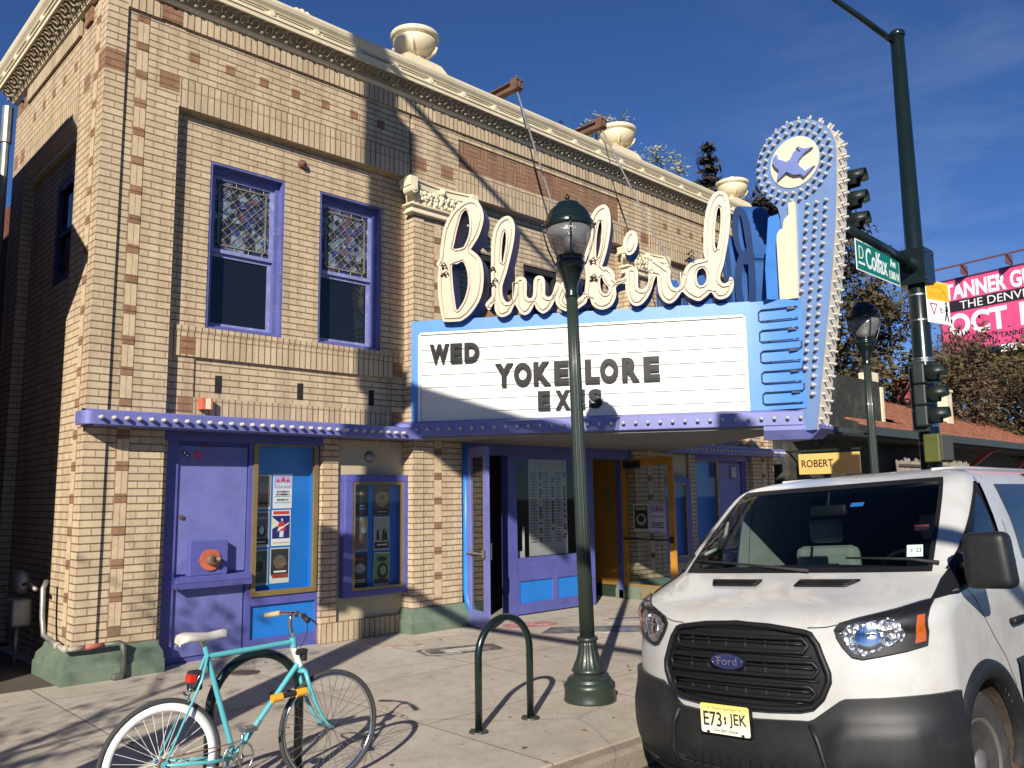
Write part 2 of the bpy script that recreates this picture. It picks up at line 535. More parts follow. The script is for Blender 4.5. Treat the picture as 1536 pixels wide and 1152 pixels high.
M_WHITE = paint('sign_white', (0.585, 0.575, 0.54), 0.45, var=0.03, dirt=(0.50, 0.485, 0.44))
M_NEON = paint('neon_glass_white', (0.50, 0.43, 0.36), 0.15, var=0.02)
M_BLACKPL = paint('black_letter_plastic', (0.006, 0.006, 0.007), 0.4, var=0.2, spec=0.25)
M_BLACK = paint('black_rubber', (0.012, 0.012, 0.013), 0.7, var=0.3)
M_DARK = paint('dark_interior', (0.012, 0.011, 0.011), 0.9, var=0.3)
M_GREENBK = paint('dark_green_gloss', (0.006, 0.0125, 0.0115), 0.24, var=0.15, coat=0.25, dirt=(0.022, 0.026, 0.022), dscale=7, dpos=(0.62, 0.8))
M_GREENPLINTH = paint('green_plinth_paint', (0.115, 0.155, 0.11), 0.55, var=0.18, scale=6, bump=0.2, dirt=(0.22, 0.23, 0.18), dscale=4)
M_STUCCO = paint('tan_stucco', (0.42, 0.36, 0.24), 0.85, var=0.06, bump=0.3, bscale=120)
M_GOLD = paint('brass_frame', (0.30, 0.21, 0.08), 0.4, metal=0.5, var=0.15)
M_GLASS = glass_clear('pane_glass', refl=0.06)
M_WINDARK = glass_dark('dark_window_glass')
M_STEEL = paint('bare_steel', (0.42, 0.42, 0.42), 0.3, metal=0.9, var=0.1)
M_CHROME = paint('chrome', (0.75, 0.75, 0.76), 0.12, metal=1.0, var=0.03)
M_RUST = paint('rusty_steel', (0.13, 0.065, 0.04), 0.8, var=0.35, scale=9)
M_GALV = paint('galvanised_pipe', (0.27, 0.265, 0.25), 0.5, metal=0.6, var=0.25, scale=8)
M_BULB = paint('bulb_glass', (0.40, 0.395, 0.385), 0.08, var=0.05, coat=0.5)
M_SOCK = paint('bulb_socket_white', (0.56, 0.51, 0.42), 0.4, var=0.05)
M_BARK = paint('bark', (0.07, 0.05, 0.038), 0.9, var=0.35, scale=12, bump=0.6, bscale=30)
M_BUFFPL = paint('buff_single_brick', (0.49, 0.375, 0.237), 0.85, var=0.14, scale=14, bump=0.4, bscale=80, dirt=(0.28, 0.21, 0.15), dscale=40, dpos=(0.60, 0.70))
# ================================================================ GROUND
CX_ = 6.92                                     # axis of the theatre front
def ground_mat(name, base, joints=None, dirtcol=(0.12, 0.10, 0.08), amt=0.6, rough=0.9, fine=70, crack=0.0):
    m, t, b = _new(name)
    tc = _n(t, 'ShaderNodeTexCoord')
    n1 = _n(t, 'ShaderNodeTexNoise', Scale=0.55, Detail=12.0, Roughness=0.72)
    n2 = _n(t, 'ShaderNodeTexNoise', Scale=float(fine), Detail=5.0, Roughness=0.7)
    n4 = _n(t, 'ShaderNodeTexNoise', Scale=4.5, Detail=10.0, Roughness=0.75)
    for n in (n1, n2, n4): t.links.new(tc.outputs['Object'], n.inputs['Vector'])
    c1 = _n(t, 'ShaderNodeValToRGB')
    c1.color_ramp.elements[0].position = 0.40; c1.color_ramp.elements[1].position = 0.72
    t.links.new(n1.outputs['Fac'], c1.inputs['Fac'])
    mx = _n(t, 'ShaderNodeMixRGB'); mx.inputs['Color1'].default_value = rgba(base); mx.inputs['Color2'].default_value = rgba(dirtcol)
    ma = _n(t, 'ShaderNodeMath', operation='MULTIPLY'); ma.inputs[1].default_value = amt
    t.links.new(c1.outputs['Color'], ma.inputs[0]); t.links.new(ma.outputs[0], mx.inputs['Fac'])
    c2 = _n(t, 'ShaderNodeValToRGB'); c2.color_ramp.elements[0].color = (0.72, 0.70, 0.68, 1); c2.color_ramp.elements[0].position = 0.3
    c2.color_ramp.elements[1].color = (1.12, 1.1, 1.08, 1); c2.color_ramp.elements[1].position = 0.7
    t.links.new(n2.outputs['Fac'], c2.inputs['Fac'])
    mu = _n(t, 'ShaderNodeMixRGB', blend_type='MULTIPLY', Fac=1.0)
    t.links.new(mx.outputs['Color'], mu.inputs['Color1']); t.links.new(c2.outputs['Color'], mu.inputs['Color2'])
    c4 = _n(t, 'ShaderNodeValToRGB'); c4.color_ramp.elements[0].color = (0.74, 0.71, 0.67, 1); c4.color_ramp.elements[0].position = 0.34
    c4.color_ramp.elements[1].color = (1, 1, 1, 1); c4.color_ramp.elements[1].position = 0.52
    t.links.new(n4.outputs['Fac'], c4.inputs['Fac'])
    mv = _n(t, 'ShaderNodeMixRGB', blend_type='MULTIPLY', Fac=0.8)
    t.links.new(mu.outputs['Color'], mv.inputs['Color1']); t.links.new(c4.outputs['Color'], mv.inputs['Color2'])
    last = mv.outputs['Color']
    if joints:
        jx, jy, ox, oy = joints
        mp = _n(t, 'ShaderNodeMapping'); mp.inputs['Location'].default_value = (ox, oy, 0)
        t.links.new(tc.outputs['Object'], mp.inputs['Vector'])
        bk = _n(t, 'ShaderNodeTexBrick'); bk.offset = 0.0
        bk.inputs['Scale'].default_value = 1.0; bk.inputs['Brick Width'].default_value = jx; bk.inputs['Row Height'].default_value = jy
        bk.inputs['Mortar Size'].default_value = 0.008; bk.inputs['Mortar Smooth'].default_value = 0.3
        bk.inputs['Color1'].default_value = (1, 1, 1, 1); bk.inputs['Color2'].default_value = (0.86, 0.85, 0.83, 1); bk.inputs['Mortar'].default_value = (0.38, 0.36, 0.33, 1)
        t.links.new(mp.outputs[0], bk.inputs['Vector'])
        mj = _n(t, 'ShaderNodeMixRGB', blend_type='MULTIPLY', Fac=1.0)
        t.links.new(last, mj.inputs['Color1']); t.links.new(bk.outputs['Color'], mj.inputs['Color2'])
        last = mj.outputs['Color']
    if joints:
        # hairline cracks and flattened gum spots
        nd = _n(t, 'ShaderNodeTexNoise', Scale=1.6, Detail=6.0)
        t.links.new(tc.outputs['Object'], nd.inputs['Vector'])
        mxd = _n(t, 'ShaderNodeMixRGB'); mxd.inputs['Fac'].default_value = 0.16
        t.links.new(tc.outputs['Object'], mxd.inputs['Color1']); t.links.new(nd.outputs['Color'], mxd.inputs['Color2'])
        vc = _n(t, 'ShaderNodeTexVoronoi', Scale=0.42); vc.feature = 'DISTANCE_TO_EDGE'
        t.links.new(mxd.outputs['Color'], vc.inputs['Vector'])
        cc = _n(t, 'ShaderNodeValToRGB'); cc.color_ramp.elements[0].position = 0.0; cc.color_ramp.elements[0].color = (0.5, 0.47, 0.44, 1)
        cc.color_ramp.elements[1].position = 0.004; cc.color_ramp.elements[1].color = (1, 1, 1, 1)
        t.links.new(vc.outputs['Distance'], cc.inputs['Fac'])
        vg = _n(t, 'ShaderNodeTexVoronoi', Scale=3.2); vg.feature = 'F1'
        t.links.new(tc.outputs['Object'], vg.inputs['Vector'])
        cg = _n(t, 'ShaderNodeValToRGB'); cg.color_ramp.elements[0].position = 0.055; cg.color_ramp.elements[0].color = (0.55, 0.52, 0.49, 1)
        cg.color_ramp.elements[1].position = 0.075; cg.color_ramp.elements[1].color = (1, 1, 1, 1)
        t.links.new(vg.outputs['Distance'], cg.inputs['Fac'])
        for q, f_ in ((cc, 0.6), (cg, 0.55)):
            mq = _n(t, 'ShaderNodeMixRGB', blend_type='MULTIPLY', Fac=f_)
            t.links.new(last, mq.inputs['Color1']); t.links.new(q.outputs['Color'], mq.inputs['Color2']); last = mq.outputs['Color']
    t.links.new(last, b.inputs['Base Color'])
    b.inputs['Roughness'].default_value = rough; b.inputs['Specular IOR Level'].default_value = 0.3
    bp = _n(t, 'ShaderNodeBump', Strength=0.35, Distance=0.008)
    t.links.new(n2.outputs['Fac'], bp.inputs['Height']); t.links.new(bp.outputs['Normal'], b.inputs['Normal'])
    return m
M_WALK = ground_mat('sidewalk_concrete', (0.54, 0.49, 0.415), (1.83, 1.55, 0.35, 0.62), (0.30, 0.26, 0.21), 0.55)
M_KERB = ground_mat('kerb_stone', (0.36, 0.31, 0.25), (3.1, 5.0, 0.4, 0), (0.13, 0.11, 0.09), 0.5)
M_ASPH = ground_mat('asphalt', (0.052, 0.051, 0.052), None, (0.03, 0.03, 0.03), 0.7, fine=130)
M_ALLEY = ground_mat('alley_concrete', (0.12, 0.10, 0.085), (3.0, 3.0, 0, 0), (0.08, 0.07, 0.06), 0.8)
M_SOIL = ground_mat('far_ground', (0.16, 0.14, 0.11), None, (0.09, 0.08, 0.06), 0.7)

KERB_Y = -5.25
ROAD_Z = -0.16
mb = MB()      # cambered road, falling to the gutter
mb.prism([(KERB_Y + .05, ROAD_Z), (-12.0, ROAD_Z + .055*(12.0 + KERB_Y)), (-19.0, ROAD_Z), (-400, ROAD_Z), (-400, ROAD_Z - 1), (KERB_Y + .05, ROAD_Z - 1)], 'x', -400, 700)
mb.build('road', M_ASPH)['kind'] = 'structure'
MB().box(-400, 700, KERB_Y + 0.05, 700, ROAD_Z - 0.55, ROAD_Z - 0.03).build('ground', M_SOIL)['kind'] = 'structure'
mb = MB()
mb.rbox(-60, 90, KERB_Y, KERB_Y + 0.16, ROAD_Z - 0.3, -0.004, 0.03)
mb.build('kerb', M_KERB)['kind'] = 'structure'
mb = MB()
mb.box(-60, 90, KERB_Y + 0.16, 0.0, ROAD_Z - 0.2, 0.0)
mb.box(0.0, 13.9, 0.0, 3.0, ROAD_Z - 0.2, -0.002)
mb.box(13.9, 90, 0.0, 6.0, ROAD_Z - 0.2, -0.003)
mb.build('sidewalk', M_WALK)['kind'] = 'structure'
MB().box(-2.0, 0.0, 0.0, 30, ROAD_Z - 0.2, -0.004).build('alley_pavement', M_ALLEY)['kind'] = 'structure'
# ================================================================ THEATRE
TH = thing('theatre_building', 'two-storey buff brick theatre with cream cornice, urns and violet ground floor', 'theatre')
def half(name, fn, mats, parent=TH):
    """one mesh on the west half and its twin on the east half"""
    for side in (0, 1):
        mb = MB(); fn(mb)
        if side: mb.only_mirror_x(CX_)
        mb.build(name, mats, parent)

D0 = 0.34      # face of the solid core behind the brick skin
# solid core
mb = MB()
mb.box(0.34, 4.95, D0, 3.9, 0, 7.44); mb.box(8.89, 13.50, D0, 3.9, 0, 7.44)
mb.box(4.95, 8.89, D0, 3.9, 2.62, 7.44)
mb.build('wall_core', M_DARK, TH)
mb = MB()
mb.box(0.45, 13.4, 3.9, 28, 0, 6.6)
mb.build('rear_wall', M_REDWALL, TH)
MB().box(0.3, 13.5, 0.3, 3.95, 7.441, 7.5).build('roof', paint('roof_felt', (0.07, 0.065, 0.06), 0.95), TH)

# corner piers (front and alley face wrapped)
def pier(mb):
    mb.box(0.0, 0.21, 0.0, 0.21, 0.30, 7.44)
    mb.box(0.21, 0.82, 0.03, D0, 0.30, 7.44)
    mb.box(0.03, D0, 0.211, 0.82, 0.30, 7.44)
half('corner_pier', pier, M_BRICK)
def pier_strip(mb):
    z = 0.42
    mb.mi = 0
    z0 = 0.50
    while z0 < 7.2:
        mb.mi = 0
        mb.box(0.333, 0.389, 0.024, 0.033, z0, z0 + 0.236); mb.box(0.395, 0.451, 0.0241, 0.033, z0, z0 + 0.236)
        mb.box(0.024, 0.033, 0.333, 0.389, z0, z0 + 0.236); mb.box(0.0241, 0.033, 0.395, 0.451, z0, z0 + 0.236)
        mb.mi = 1
        mb.box(0.333, 0.451, 0.022, 0.033, z0 + 0.243, z0 + 0.328); mb.box(0.022, 0.033, 0.333, 0.451, z0 + 0.243, z0 + 0.328)
        z0 += 0.335
    mb.mi = 2
    mb.box(0.326, 0.457, 0.0275, 0.035, 0.40, 7.22); mb.box(0.0275, 0.035, 0.326, 0.457, 0.40, 7.22)
    mb.mi = 1
    mb.box(-0.002, 0.208, -0.002, 0.03, 6.43, 6.665); mb.box(-0.0021, 0.03, -0.0018, 0.208, 6.4301, 6.6649)
    mb.box(0.59, 0.818, 0.026, 0.05, 6.42, 6.61); mb.box(0.026, 0.05, 0.59, 0.818, 6.42, 6.61)
    mb.box(0.58, 0.818, -0.002, 0.05, 7.23, 7.43); mb.box(-0.002, 0.05, 0.58, 0.818, 7.23, 7.43)
    mb.box(-0.003, 0.20, -0.003, 0.03, 7.30, 7.438)
half('pier_inlay', pier_strip, [M_BUFFPL, M_RED, paint('raked_mortar', MORT, 0.9)])

# frieze over the bays
def frieze(mb):
    mb.box(0.82, 4.10, 0.03, D0, 6.6101, 7.2199)
half('frieze_brick', frieze, M_BRICK)
def frieze_sold(mb):
    mb.box(0.8201, 4.10, 0.026, D0, 6.26, 6.61)
half('soldier_course', frieze_sold, M_SOLD)
def frieze_top(mb):
    mb.box(0.82, 4.90, -0.004, D0 - .01, 7.22, 7.439)
    mb.box(0.21, 0.575, -0.004, D0 - .01, 7.22, 7.439)
M_SOLD2 = brick('buff_soldier_short', BUFF1, BUFF2, MORT, 'soldier', bw=0.24)
half('top_soldier_course', frieze_top, M_SOLD2)
def squares(mb):
    for k in range(7):
        x = 0.92 + 0.438*k
        mb.box(x, x + 0.12, 0.027, 0.05, 6.845, 6.968)
        mb.box(x + .005, x + 0.115, 0.0265, 0.0271, 6.846, 6.966)
    for x in (4.17, 4.67):
        mb.box(x, x + 0.235, 0.024, 0.06, 6.42, 6.61); mb.box(x, x + 0.235, -0.002, 0.06, 7.23, 7.43)
    mb.box(0.985, 1.16, 0.117, 0.2, 3.40, 3.60); mb.box(0.985, 1.16, 0.137, 0.2, 2.74, 2.91)
    mb.box(3.90, 4.065, 0.117, 0.2, 3.40, 3.60); mb.box(3.90, 4.065, 0.137, 0.2, 2.74, 2.91)
half('inlay_squares', squares, M_RED)

# window bay
W1, W2 = (1.27, 2.24), (2.74, 3.71)
WZ0, WZ1 = 3.73, 5.76
def bay(mb):
    y = 0.14
    mb.box(0.82, W1[0], y, D0, WZ0, 6.26); mb.box(W1[1], W2[0], y, D0, WZ0, 6.26); mb.box(W2[1], 4.10, y, D0, WZ0, 6.26)
    for a, b in (W1, W2): mb.box(a, b, y, D0, WZ1, 6.26)
    mb.box(0.82, 1.16, y, D0, 2.5, 3.38); mb.box(1.16, 3.90, y + 0.022, D0, 2.92, 3.38); mb.box(3.90, 4.10, y, D0, 2.5, 3.38)
half('bay_wall', bay, M_BRICK)
def bay_sold(mb):
    y = 0.118
    mb.box(0.821, 4.099, y, D0, 3.38, 3.66)
    mb.box(1.161, 3.899, 0.142, D0, 2.5, 2.92)
half('sill_soldier_course', bay_sold, M_SOLD)
M_HEAD = brick('buff_header_brick', BUFF1, BUFF2, MORT, 'soldier', bw=0.075)
def bay_head(mb): mb.box(0.822, 4.098, 0.112, D0, 3.66, WZ0)
half('sill_header_course', bay_head, M_HEAD)
def vents(mb):
    pass
for xv in (1.42, 2.48, 3.54): half('vent_slot', lambda mb: mb.box(xv, xv + 0.085, 0.1605, 0.163, 2.985, 3.195), M_DARK)

M_SASH = paint('weathered_sash_paint', (0.20, 0.21, 0.42), 0.55, var=0.2, scale=9, dirt=(0.40, 0.39, 0.42), dscale=9, bump=0.1)
M_STAIN = None
def stained():
    m, t, b = _new('leaded_art_glass')
    tc = _n(t, 'ShaderNodeTexCoord')
    vo = _n(t, 'ShaderNodeTexVoronoi', Scale=13.0)
    t.links.new(tc.outputs['Object'], vo.inputs['Vector'])
    se = _n(t, 'ShaderNodeSeparateXYZ'); t.links.new(vo.outputs['Color'], se.inputs[0])
    cr = _n(t, 'ShaderNodeValToRGB'); cr.color_ramp.interpolation = 'CONSTANT'
    els = cr.color_ramp.elements
    cols = [(0.0, (0.008, 0.010, 0.022)), (0.30, (0.02, 0.03, 0.10)), (0.45, (0.10, 0.14, 0.20)), (0.58, (0.012, 0.013, 0.02)), (0.72, (0.09, 0.05, 0.08)), (0.82, (0.16, 0.22, 0.26)), (0.91, (0.015, 0.03, 0.14))]
    els[0].position, els[0].color = cols[0][0], rgba(cols[0][1]); els[1].position, els[1].color = cols[1][0], rgba(cols[1][1])
    for p, c in cols[2:]:
        e = els.new(p); e.color = rgba(c)
    t.links.new(se.outputs['X'], cr.inputs['Fac'])
    nz = _n(t, 'ShaderNodeTexNoise', Scale=22.0, Detail=4.0, Distortion=2.0); t.links.new(tc.outputs['Object'], nz.inputs['Vector'])
    mx = _n(t, 'ShaderNodeMixRGB', blend_type='SCREEN'); mx.inputs['Color2'].default_value = (0.10, 0.11, 0.13, 1)
    c2 = _n(t, 'ShaderNodeValToRGB'); c2.color_ramp.elements[0].position = 0.5; c2.color_ramp.elements[1].position = 0.75
    t.links.new(nz.outputs['Fac'], c2.inputs['Fac']); t.links.new(c2.outputs['Color'], mx.inputs['Fac'])
    t.links.new(cr.outputs['Color'], mx.inputs['Color1']); t.links.new(mx.outputs['Color'], b.inputs['Base Color'])
    b.inputs['Roughness'].default_value = 0.12
    bp = _n(t, 'ShaderNodeBump', Strength=0.5, Distance=0.01); t.links.new(nz.outputs['Fac'], bp.inputs['Height']); t.links.new(bp.outputs['Normal'], b.inputs['Normal'])
    return m
M_STAIN = stained()
M_LEAD = paint('tarnished_came', (0.21, 0.19, 0.14), 0.5, metal=0.2, var=0.2)

def sash_window(x0, x1, z0, z1, y, parent, leaded=True, frame=M_WFRAME):
    """double-hung window in a brick opening; y = wall face"""
    mb = MB(); f = 0.07; yo = y + 0.105
    l = .03
    mb.box(x0, x0 + l, y + .008, y + .2, z0, z1); mb.box(x1 - l, x1, y + .008, y + .2, z0, z1); mb.box(x0 + l, x1 - l, y + .008, y + .2, z1 - l, z1)   # jamb lining
    mb.box(x0 + l, x0 + f + .01, yo, y + 0.199, z0, z1 - l); mb.box(x1 - f - .01, x1 - l, yo, y + 0.199, z0, z1 - l)
    mb.box(x0 + f + .01, x1 - f - .01, yo, y + 0.199, z1 - 0.10, z1 - l); mb.box(x0 + l, x1 - l, y + .02, yo, z0, z0 + .035); mb.box(x0 + f + .01, x1 - f - .01, yo, y + 0.199, z0, z0 + 0.07)
    w = mb.build('window', frame, parent)
    zm = z0 + (z1 - z0)*0.48
    mb = MB(); s = 0.045
    a, b = x0 + f + .01, x1 - f - .01
    ya = y + 0.14
    for zz0, zz1, yy in ((z0 + .07, zm, ya + 0.035), (zm - 0.0, z1 - .10, ya)):
        mb.box(a, a + s, yy, yy + 0.03, zz0, zz1); mb.box(b - s, b, yy, yy + 0.03, zz0, zz1)
        mb.box(a + s, b - s, yy, yy + 0.03, zz0, zz0 + s); mb.box(a + s, b - s, yy, yy + 0.03, zz1 - s, zz1)
    mb.build('sash', M_SASH, w)
    mb = MB(); mb.quad((a + s, ya + 0.052, z0 + .07 + s), (b - s, ya + 0.05, z0 + .07 + s), (b - s, ya + 0.05, zm - s), (a + s, ya + 0.05, zm - s))
    mb.build('pane', M_WINDARK, w)
    ga, gb, gz0, gz1 = a + s, b - s, zm + s, z1 - .10 - s
    mb = MB(); mb.quad((ga, ya + 0.017, gz0), (gb, ya + 0.017, gz0), (gb, ya + 0.017, gz1), (ga, ya + 0.017, gz1))
    mb.build('leaded_pane', M_STAIN if leaded else M_WINDARK, w)
    if leaded:
        mb = MB(); r = 0.0042; yl = ya + 0.012
        m_ = 0.055
        ia, ib, ic, id_ = ga + m_, gb - m_, gz0 + m_, gz1 - m_
        for p, q in (((ia, ic), (ib, ic)), ((ib, ic), (ib, id_)), ((ib, id_), (ia, id_)), ((ia, id_), (ia, ic))):
            mb.box(min(p[0], q[0]) - .008, max(p[0], q[0]) + .008, yl - .008, yl + .004, min(p[1], q[1]) - .008, max(p[1], q[1]) + .008)
        nx = 5; nz = 6
        dx = (ib - ia)/nx; dz = (id_ - ic)/nz
        for i in range(nx + 1):
            for j in range(nz + 1):
                cx, cz = ia + dx*i, ic + dz*j
                for (ux, uz) in ((1, 1), (1, -1)):
                    ex, ez = cx + ux*dx/2, cz + uz*dz/2
                    if ia - .01 <= ex <= ib + .01 and ic - .01 <= ez <= id_ + .01:
                        mb.cyl((cx, yl, cz), (ex, yl, ez), r, n=5)
                    ex2, ez2 = cx - ux*dx/2, cz + uz*dz/2
                    if ia - .01 <= ex2 <= ib + .01 and ic - .01 <= ez2 <= id_ + .01:
                        mb.cyl((cx, yl, cz), (ex2, yl, ez2), r, n=5)
        for i in range(nx):
            for j in range(nz):
                mb.ball((ia + dx*(i + .5), yl, ic + dz*(j + .5)), 0.012, 8, 5, (1, .5, 1))
        for i in range(5):
            z_ = gz0 + (gz1 - gz0)*(i + .5)/5; mb.cyl((ga, yl, z_), (ia, yl, z_), r, n=5); mb.cyl((ib, yl, z_), (gb, yl, z_), r, n=5)
        for i in range(4):
            x_ = ga + (gb - ga)*(i + .5)/4; mb.cyl((x_, yl, gz0), (x_, yl, ic), r, n=5); mb.cyl((x_, yl, id_), (x_, yl, gz1), r, n=5)
        mb.build('lead_came', M_LEAD, w)
    return w
for a, b in (W1, W2):
    sash_window(a, b, WZ0, WZ1, 0.14, TH)
    sash_window(2*CX_ - b, 2*CX_ - a, WZ0, WZ1, 0.14, TH)

# inner pilasters with capitals
PX0, PX1 = 4.09, 4.95
def pil(mb):
    mb.box(PX0, 4.26, -0.10, D0, 0.26, 5.70)
    mb.box(4.26, PX1, -0.085, D0, 0.26, 5.70)
    mb.box(4.14, 4.95, 0.026, D0, 6.16, 7.2199)
    mb.box(4.10, 4.95, 0.03, D0, 5.70, 6.16)
half('pilaster', pil, M_BRICK)
def pil_inlay(mb):
    z0 = 0.42
    while z0 < 5.5:
        mb.mi = 0; mb.box(4.46, 4.517, -0.0895, -0.08, z0, z0 + 0.236); mb.box(4.523, 4.58, -0.0896, -0.08, z0, z0 + 0.236)
        mb.mi = 1; mb.box(4.46, 4.58, -0.0905, -0.08, z0 + 0.243, z0 + 0.328)
        z0 += 0.335
    mb.mi = 2; mb.box(4.453, 4.587, -0.0868, -0.08, 0.40, 5.66)
half('pilaster_inlay', pil_inlay, [M_BUFFPL, M_RED, MATS['raked_mortar']])
def capital(mb):
    # necking, bell and concave abacus with corner volutes
    mb.rbox(3.99, 5.05, -0.17, 0.02, 5.70, 5.735, .008); mb.rbox(4.02, 5.02, -0.145, 0.02, 5.735, 5.80, .01)
    mb.rbox(3.97, 5.07, -0.19, 0.02, 5.80, 5.83, .01)
    for i in range(12):                          # flaring bell
        t0, t1 = i/12, (i+1)/12
        o0, o1 = 0.02 + 0.05*t0**2, 0.02 + 0.05*t1**2
        mb._add([(4.07-o0, -.12-o0, 5.83+.2*t0), (4.97+o0, -.12-o0, 5.83+.2*t0), (4.97+o1, -.12-o1, 5.83+.2*t1), (4.07-o1, -.12-o1, 5.83+.2*t1),
                 (4.07-o0, .02, 5.83+.2*t0), (4.07-o1, .02, 5.83+.2*t1), (4.97+o0, .02, 5.83+.2*t0), (4.97+o1, .02, 5.83+.2*t1)],
                [(0, 1, 2, 3), (4, 0, 3, 5), (1, 6, 7, 2)])
    rnd = random.Random(3)
    for k in range(9):                            # acanthus tufts
        cx = 4.12 + 0.1*k
        for q in range(4):
            mb.ball((cx + rnd.uniform(-.02, .02), -.155 - .012*q, 5.86 + .045*q), 0.034, 7, 5, (0.8, 0.8, 1.1))
        mb.tube([(cx, -.15, 5.85), (cx, -.17, 5.95), (cx + .01, -.195, 6.0), (cx + .02, -.17, 6.02)], [.028, .024, .02, .01], 6)
        for q in range(9): mb.ball((cx + rnd.uniform(-.055, .055), -.15 - rnd.uniform(0, .045), rnd.uniform(5.86, 6.03)), rnd.uniform(.016, .03), 6, 4, (rnd.uniform(.6, 1.2), .8, rnd.uniform(.8, 1.4)))
    n = 14
    top = []
    for i in range(n + 1):                        # concave front edge
        t = i/n; x = 3.93 + 1.18*t
        top.append((x, -0.235 + 0.085*math.sin(math.pi*t)))
    mb.prism(top + [(5.11, .02), (3.93, .02)], 'z', 6.05, 6.14)
    mb.prism([(x, y-.02) for x, y in top] + [(5.12, .02), (3.92, .02)], 'z', 6.14, 6.17)
    for x, s in ((3.96, 1), (5.08, -1)):
        mb.cyl((x, -0.28, 5.99), (x, -0.10, 5.99), 0.062, n=14); mb.cyl((x, -0.295, 5.99), (x, -0.28, 5.99), 0.03, n=10)
        mb.rbox(x - .07, x + .07, -.275, -.12, 6.03, 6.172, .012)
    mb.ball((4.52, -.2, 6.08), .06, 8, 6)
half('capital', capital, M_CREAM)
def plinth(mb):
    P = lambda x0, x1, y0: (mb.prism([(x0 - .10, y0 - .10), (x1 + .10, y0 - .10), (x1 + .10, D0), (x0 - .10, D0)], 'z', 0, 0.14),
                            mb._add([(x0 - .10, y0 - .10, .14), (x1 + .10, y0 - .10, .14), (x1 + .10, D0, .14), (x0 - .10, D0, .14),
                                     (x0 - .02, y0 - .02, .31), (x1 + .02, y0 - .02, .31), (x1 + .02, D0, .31), (x0 - .02, D0, .31)],
                                    [(0, 1, 5, 4), (1, 2, 6, 5), (3, 0, 4, 7), (4, 5, 6, 7)]))
    P(PX0, PX1, -.10)
half('pilaster_plinth', plinth, M_GREENPLINTH)
def cplinth(mb):
    pr = [(0.13, 0.0), (0.13, 0.13), (0.11, 0.15), (0.10, 0.21), (0.04, 0.26), (0.02, 0.31)]
    A = [(0.84, None), (None, None), (None, 0.84)]
    rows = []
    for o, zz in pr:
        rows.append([(0.82 + o*.3, 0.34, zz), (0.82 + o*.3, -o, zz), (-o, -o, zz), (-o, 0.86, zz), (0.34, .86, zz)])
    mb.grid(rows, flip=False)
    mb.poly([(0.82, .34, .31), (0.82, -.02, .31), (-.02, -.02, .31), (-.02, .86, .31), (.34, .86, .31)])
half('corner_plinth', cplinth, M_GREENPLINTH)

# centre bay behind the sign letters
mb = MB()
mb.box(4.95, 8.89, 0.20, D0, 5.50, 6.26)
for a, b in ((4.95, 5.35), (6.35, 6.52), (7.32, 7.49), (8.49, 8.89)): mb.box(a, b, 0.20, D0, 3.9, 5.50)
mb.box(4.95, 8.89, 0.20, D0, 2.62, 3.9)
mb.build('centre_wall', M_BRICK, TH)
mb = MB(); mb.box(4.95, 8.89, 0.026, D0, 6.26, 6.60); mb.build('centre_soldier_course', M_SOLD, TH)
mb = MB(); mb.box(4.95, 8.89, 0.030, D0, 6.60, 6.67); mb.box(4.95, 5.02, 0.0301, D0, 6.67, 7.12); mb.box(8.82, 8.89, 0.0301, D0, 6.67, 7.12); mb.box(4.95, 8.89, 0.03, D0, 7.12, 7.2199)
mb.build('panel_border', M_BRICK, TH)
mb = MB(); mb.box(5.02, 8.82, 0.05, D0, 6.67, 7.12); mb.build('basket_weave_panel', M_BASK, TH)
mb = MB(); mb.box(4.92, 8.92, -0.004, D0 - .01, 7.22, 7.439); mb.build('centre_top_course', M_SOLD2, TH)
M_PLY = paint('weathered_plywood', (0.30, 0.145, 0.06), 0.7, var=0.35, scale=7, dirt=(0.10, 0.05, 0.03), dscale=9)
for a, b in ((5.35, 6.35), (6.52, 7.32), (7.49, 8.49)):
    mb = MB(); mb.box(a, b, .22, .30, 5.40, 5.50); mb.box(a, a+.06, .22, .3, 3.9, 5.40); mb.box(b-.06, b, .22, .3, 3.9, 5.40); mb.box(a+.06, b-.06, .22, .3, 5.02, 5.07); mb.box(a+.06, b-.06, .22, .3, 3.9, 3.96)
    w = mb.build('window', M_DARK, TH)
    mb = MB(); mb.box(a+.06, b-.06, .27, .30, 3.96, 4.95); mb.box(a+.2, a+.28, .262, .27, 3.96, 4.98); mb.box(b-.34, b-.28, .262, .27, 3.96, 4.98); mb.build('boarding', M_PLY, w)
    mb = MB(); mb.quad((a+.06, .31, 4.95), (b-.06, .31, 4.95), (b-.06, .31, 5.40), (a+.06, .31, 5.40)); mb.build('pane', M_WINDARK, w)

# cornice, wrapped round both front corners
def sweep(prof, mats, name):
    rows = []
    for o, zz in prof:
        rows.append([(13.84 + o, 3.95, zz), (13.84 + o, -o, zz), (-o, -o, zz), (-o, 3.95, zz)])
    mb = MB(); mb.grid(rows)
    mb.mi = 0
    return mb.build(name, mats, TH)
sweep([(-.02, 7.425), (.035, 7.435), (.04, 7.452), (.05, 7.455), (.055, 7.47)], M_CREAM, 'bed_moulding')
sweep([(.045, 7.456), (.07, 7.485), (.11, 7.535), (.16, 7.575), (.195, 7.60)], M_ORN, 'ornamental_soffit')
CORN = sweep([(.17, 7.605), (.175, 7.585), (.215, 7.585), (.22, 7.635), (.235, 7.64), (.235, 7.665), (.21, 7.67), (.21, 7.725), (.23, 7.73), (.24, 7.75), (.245, 7.755), (.27, 7.785), (.285, 7.825), (.285, 7.855), (.22, 7.88), (.1, 7.90), (-.25, 7.92), (-.3, 7.5)], M_CREAM, 'cornice')
mb = MB(); rnd = random.Random(5)
def cove(o): return 7.45 + (o - .045)*1.02
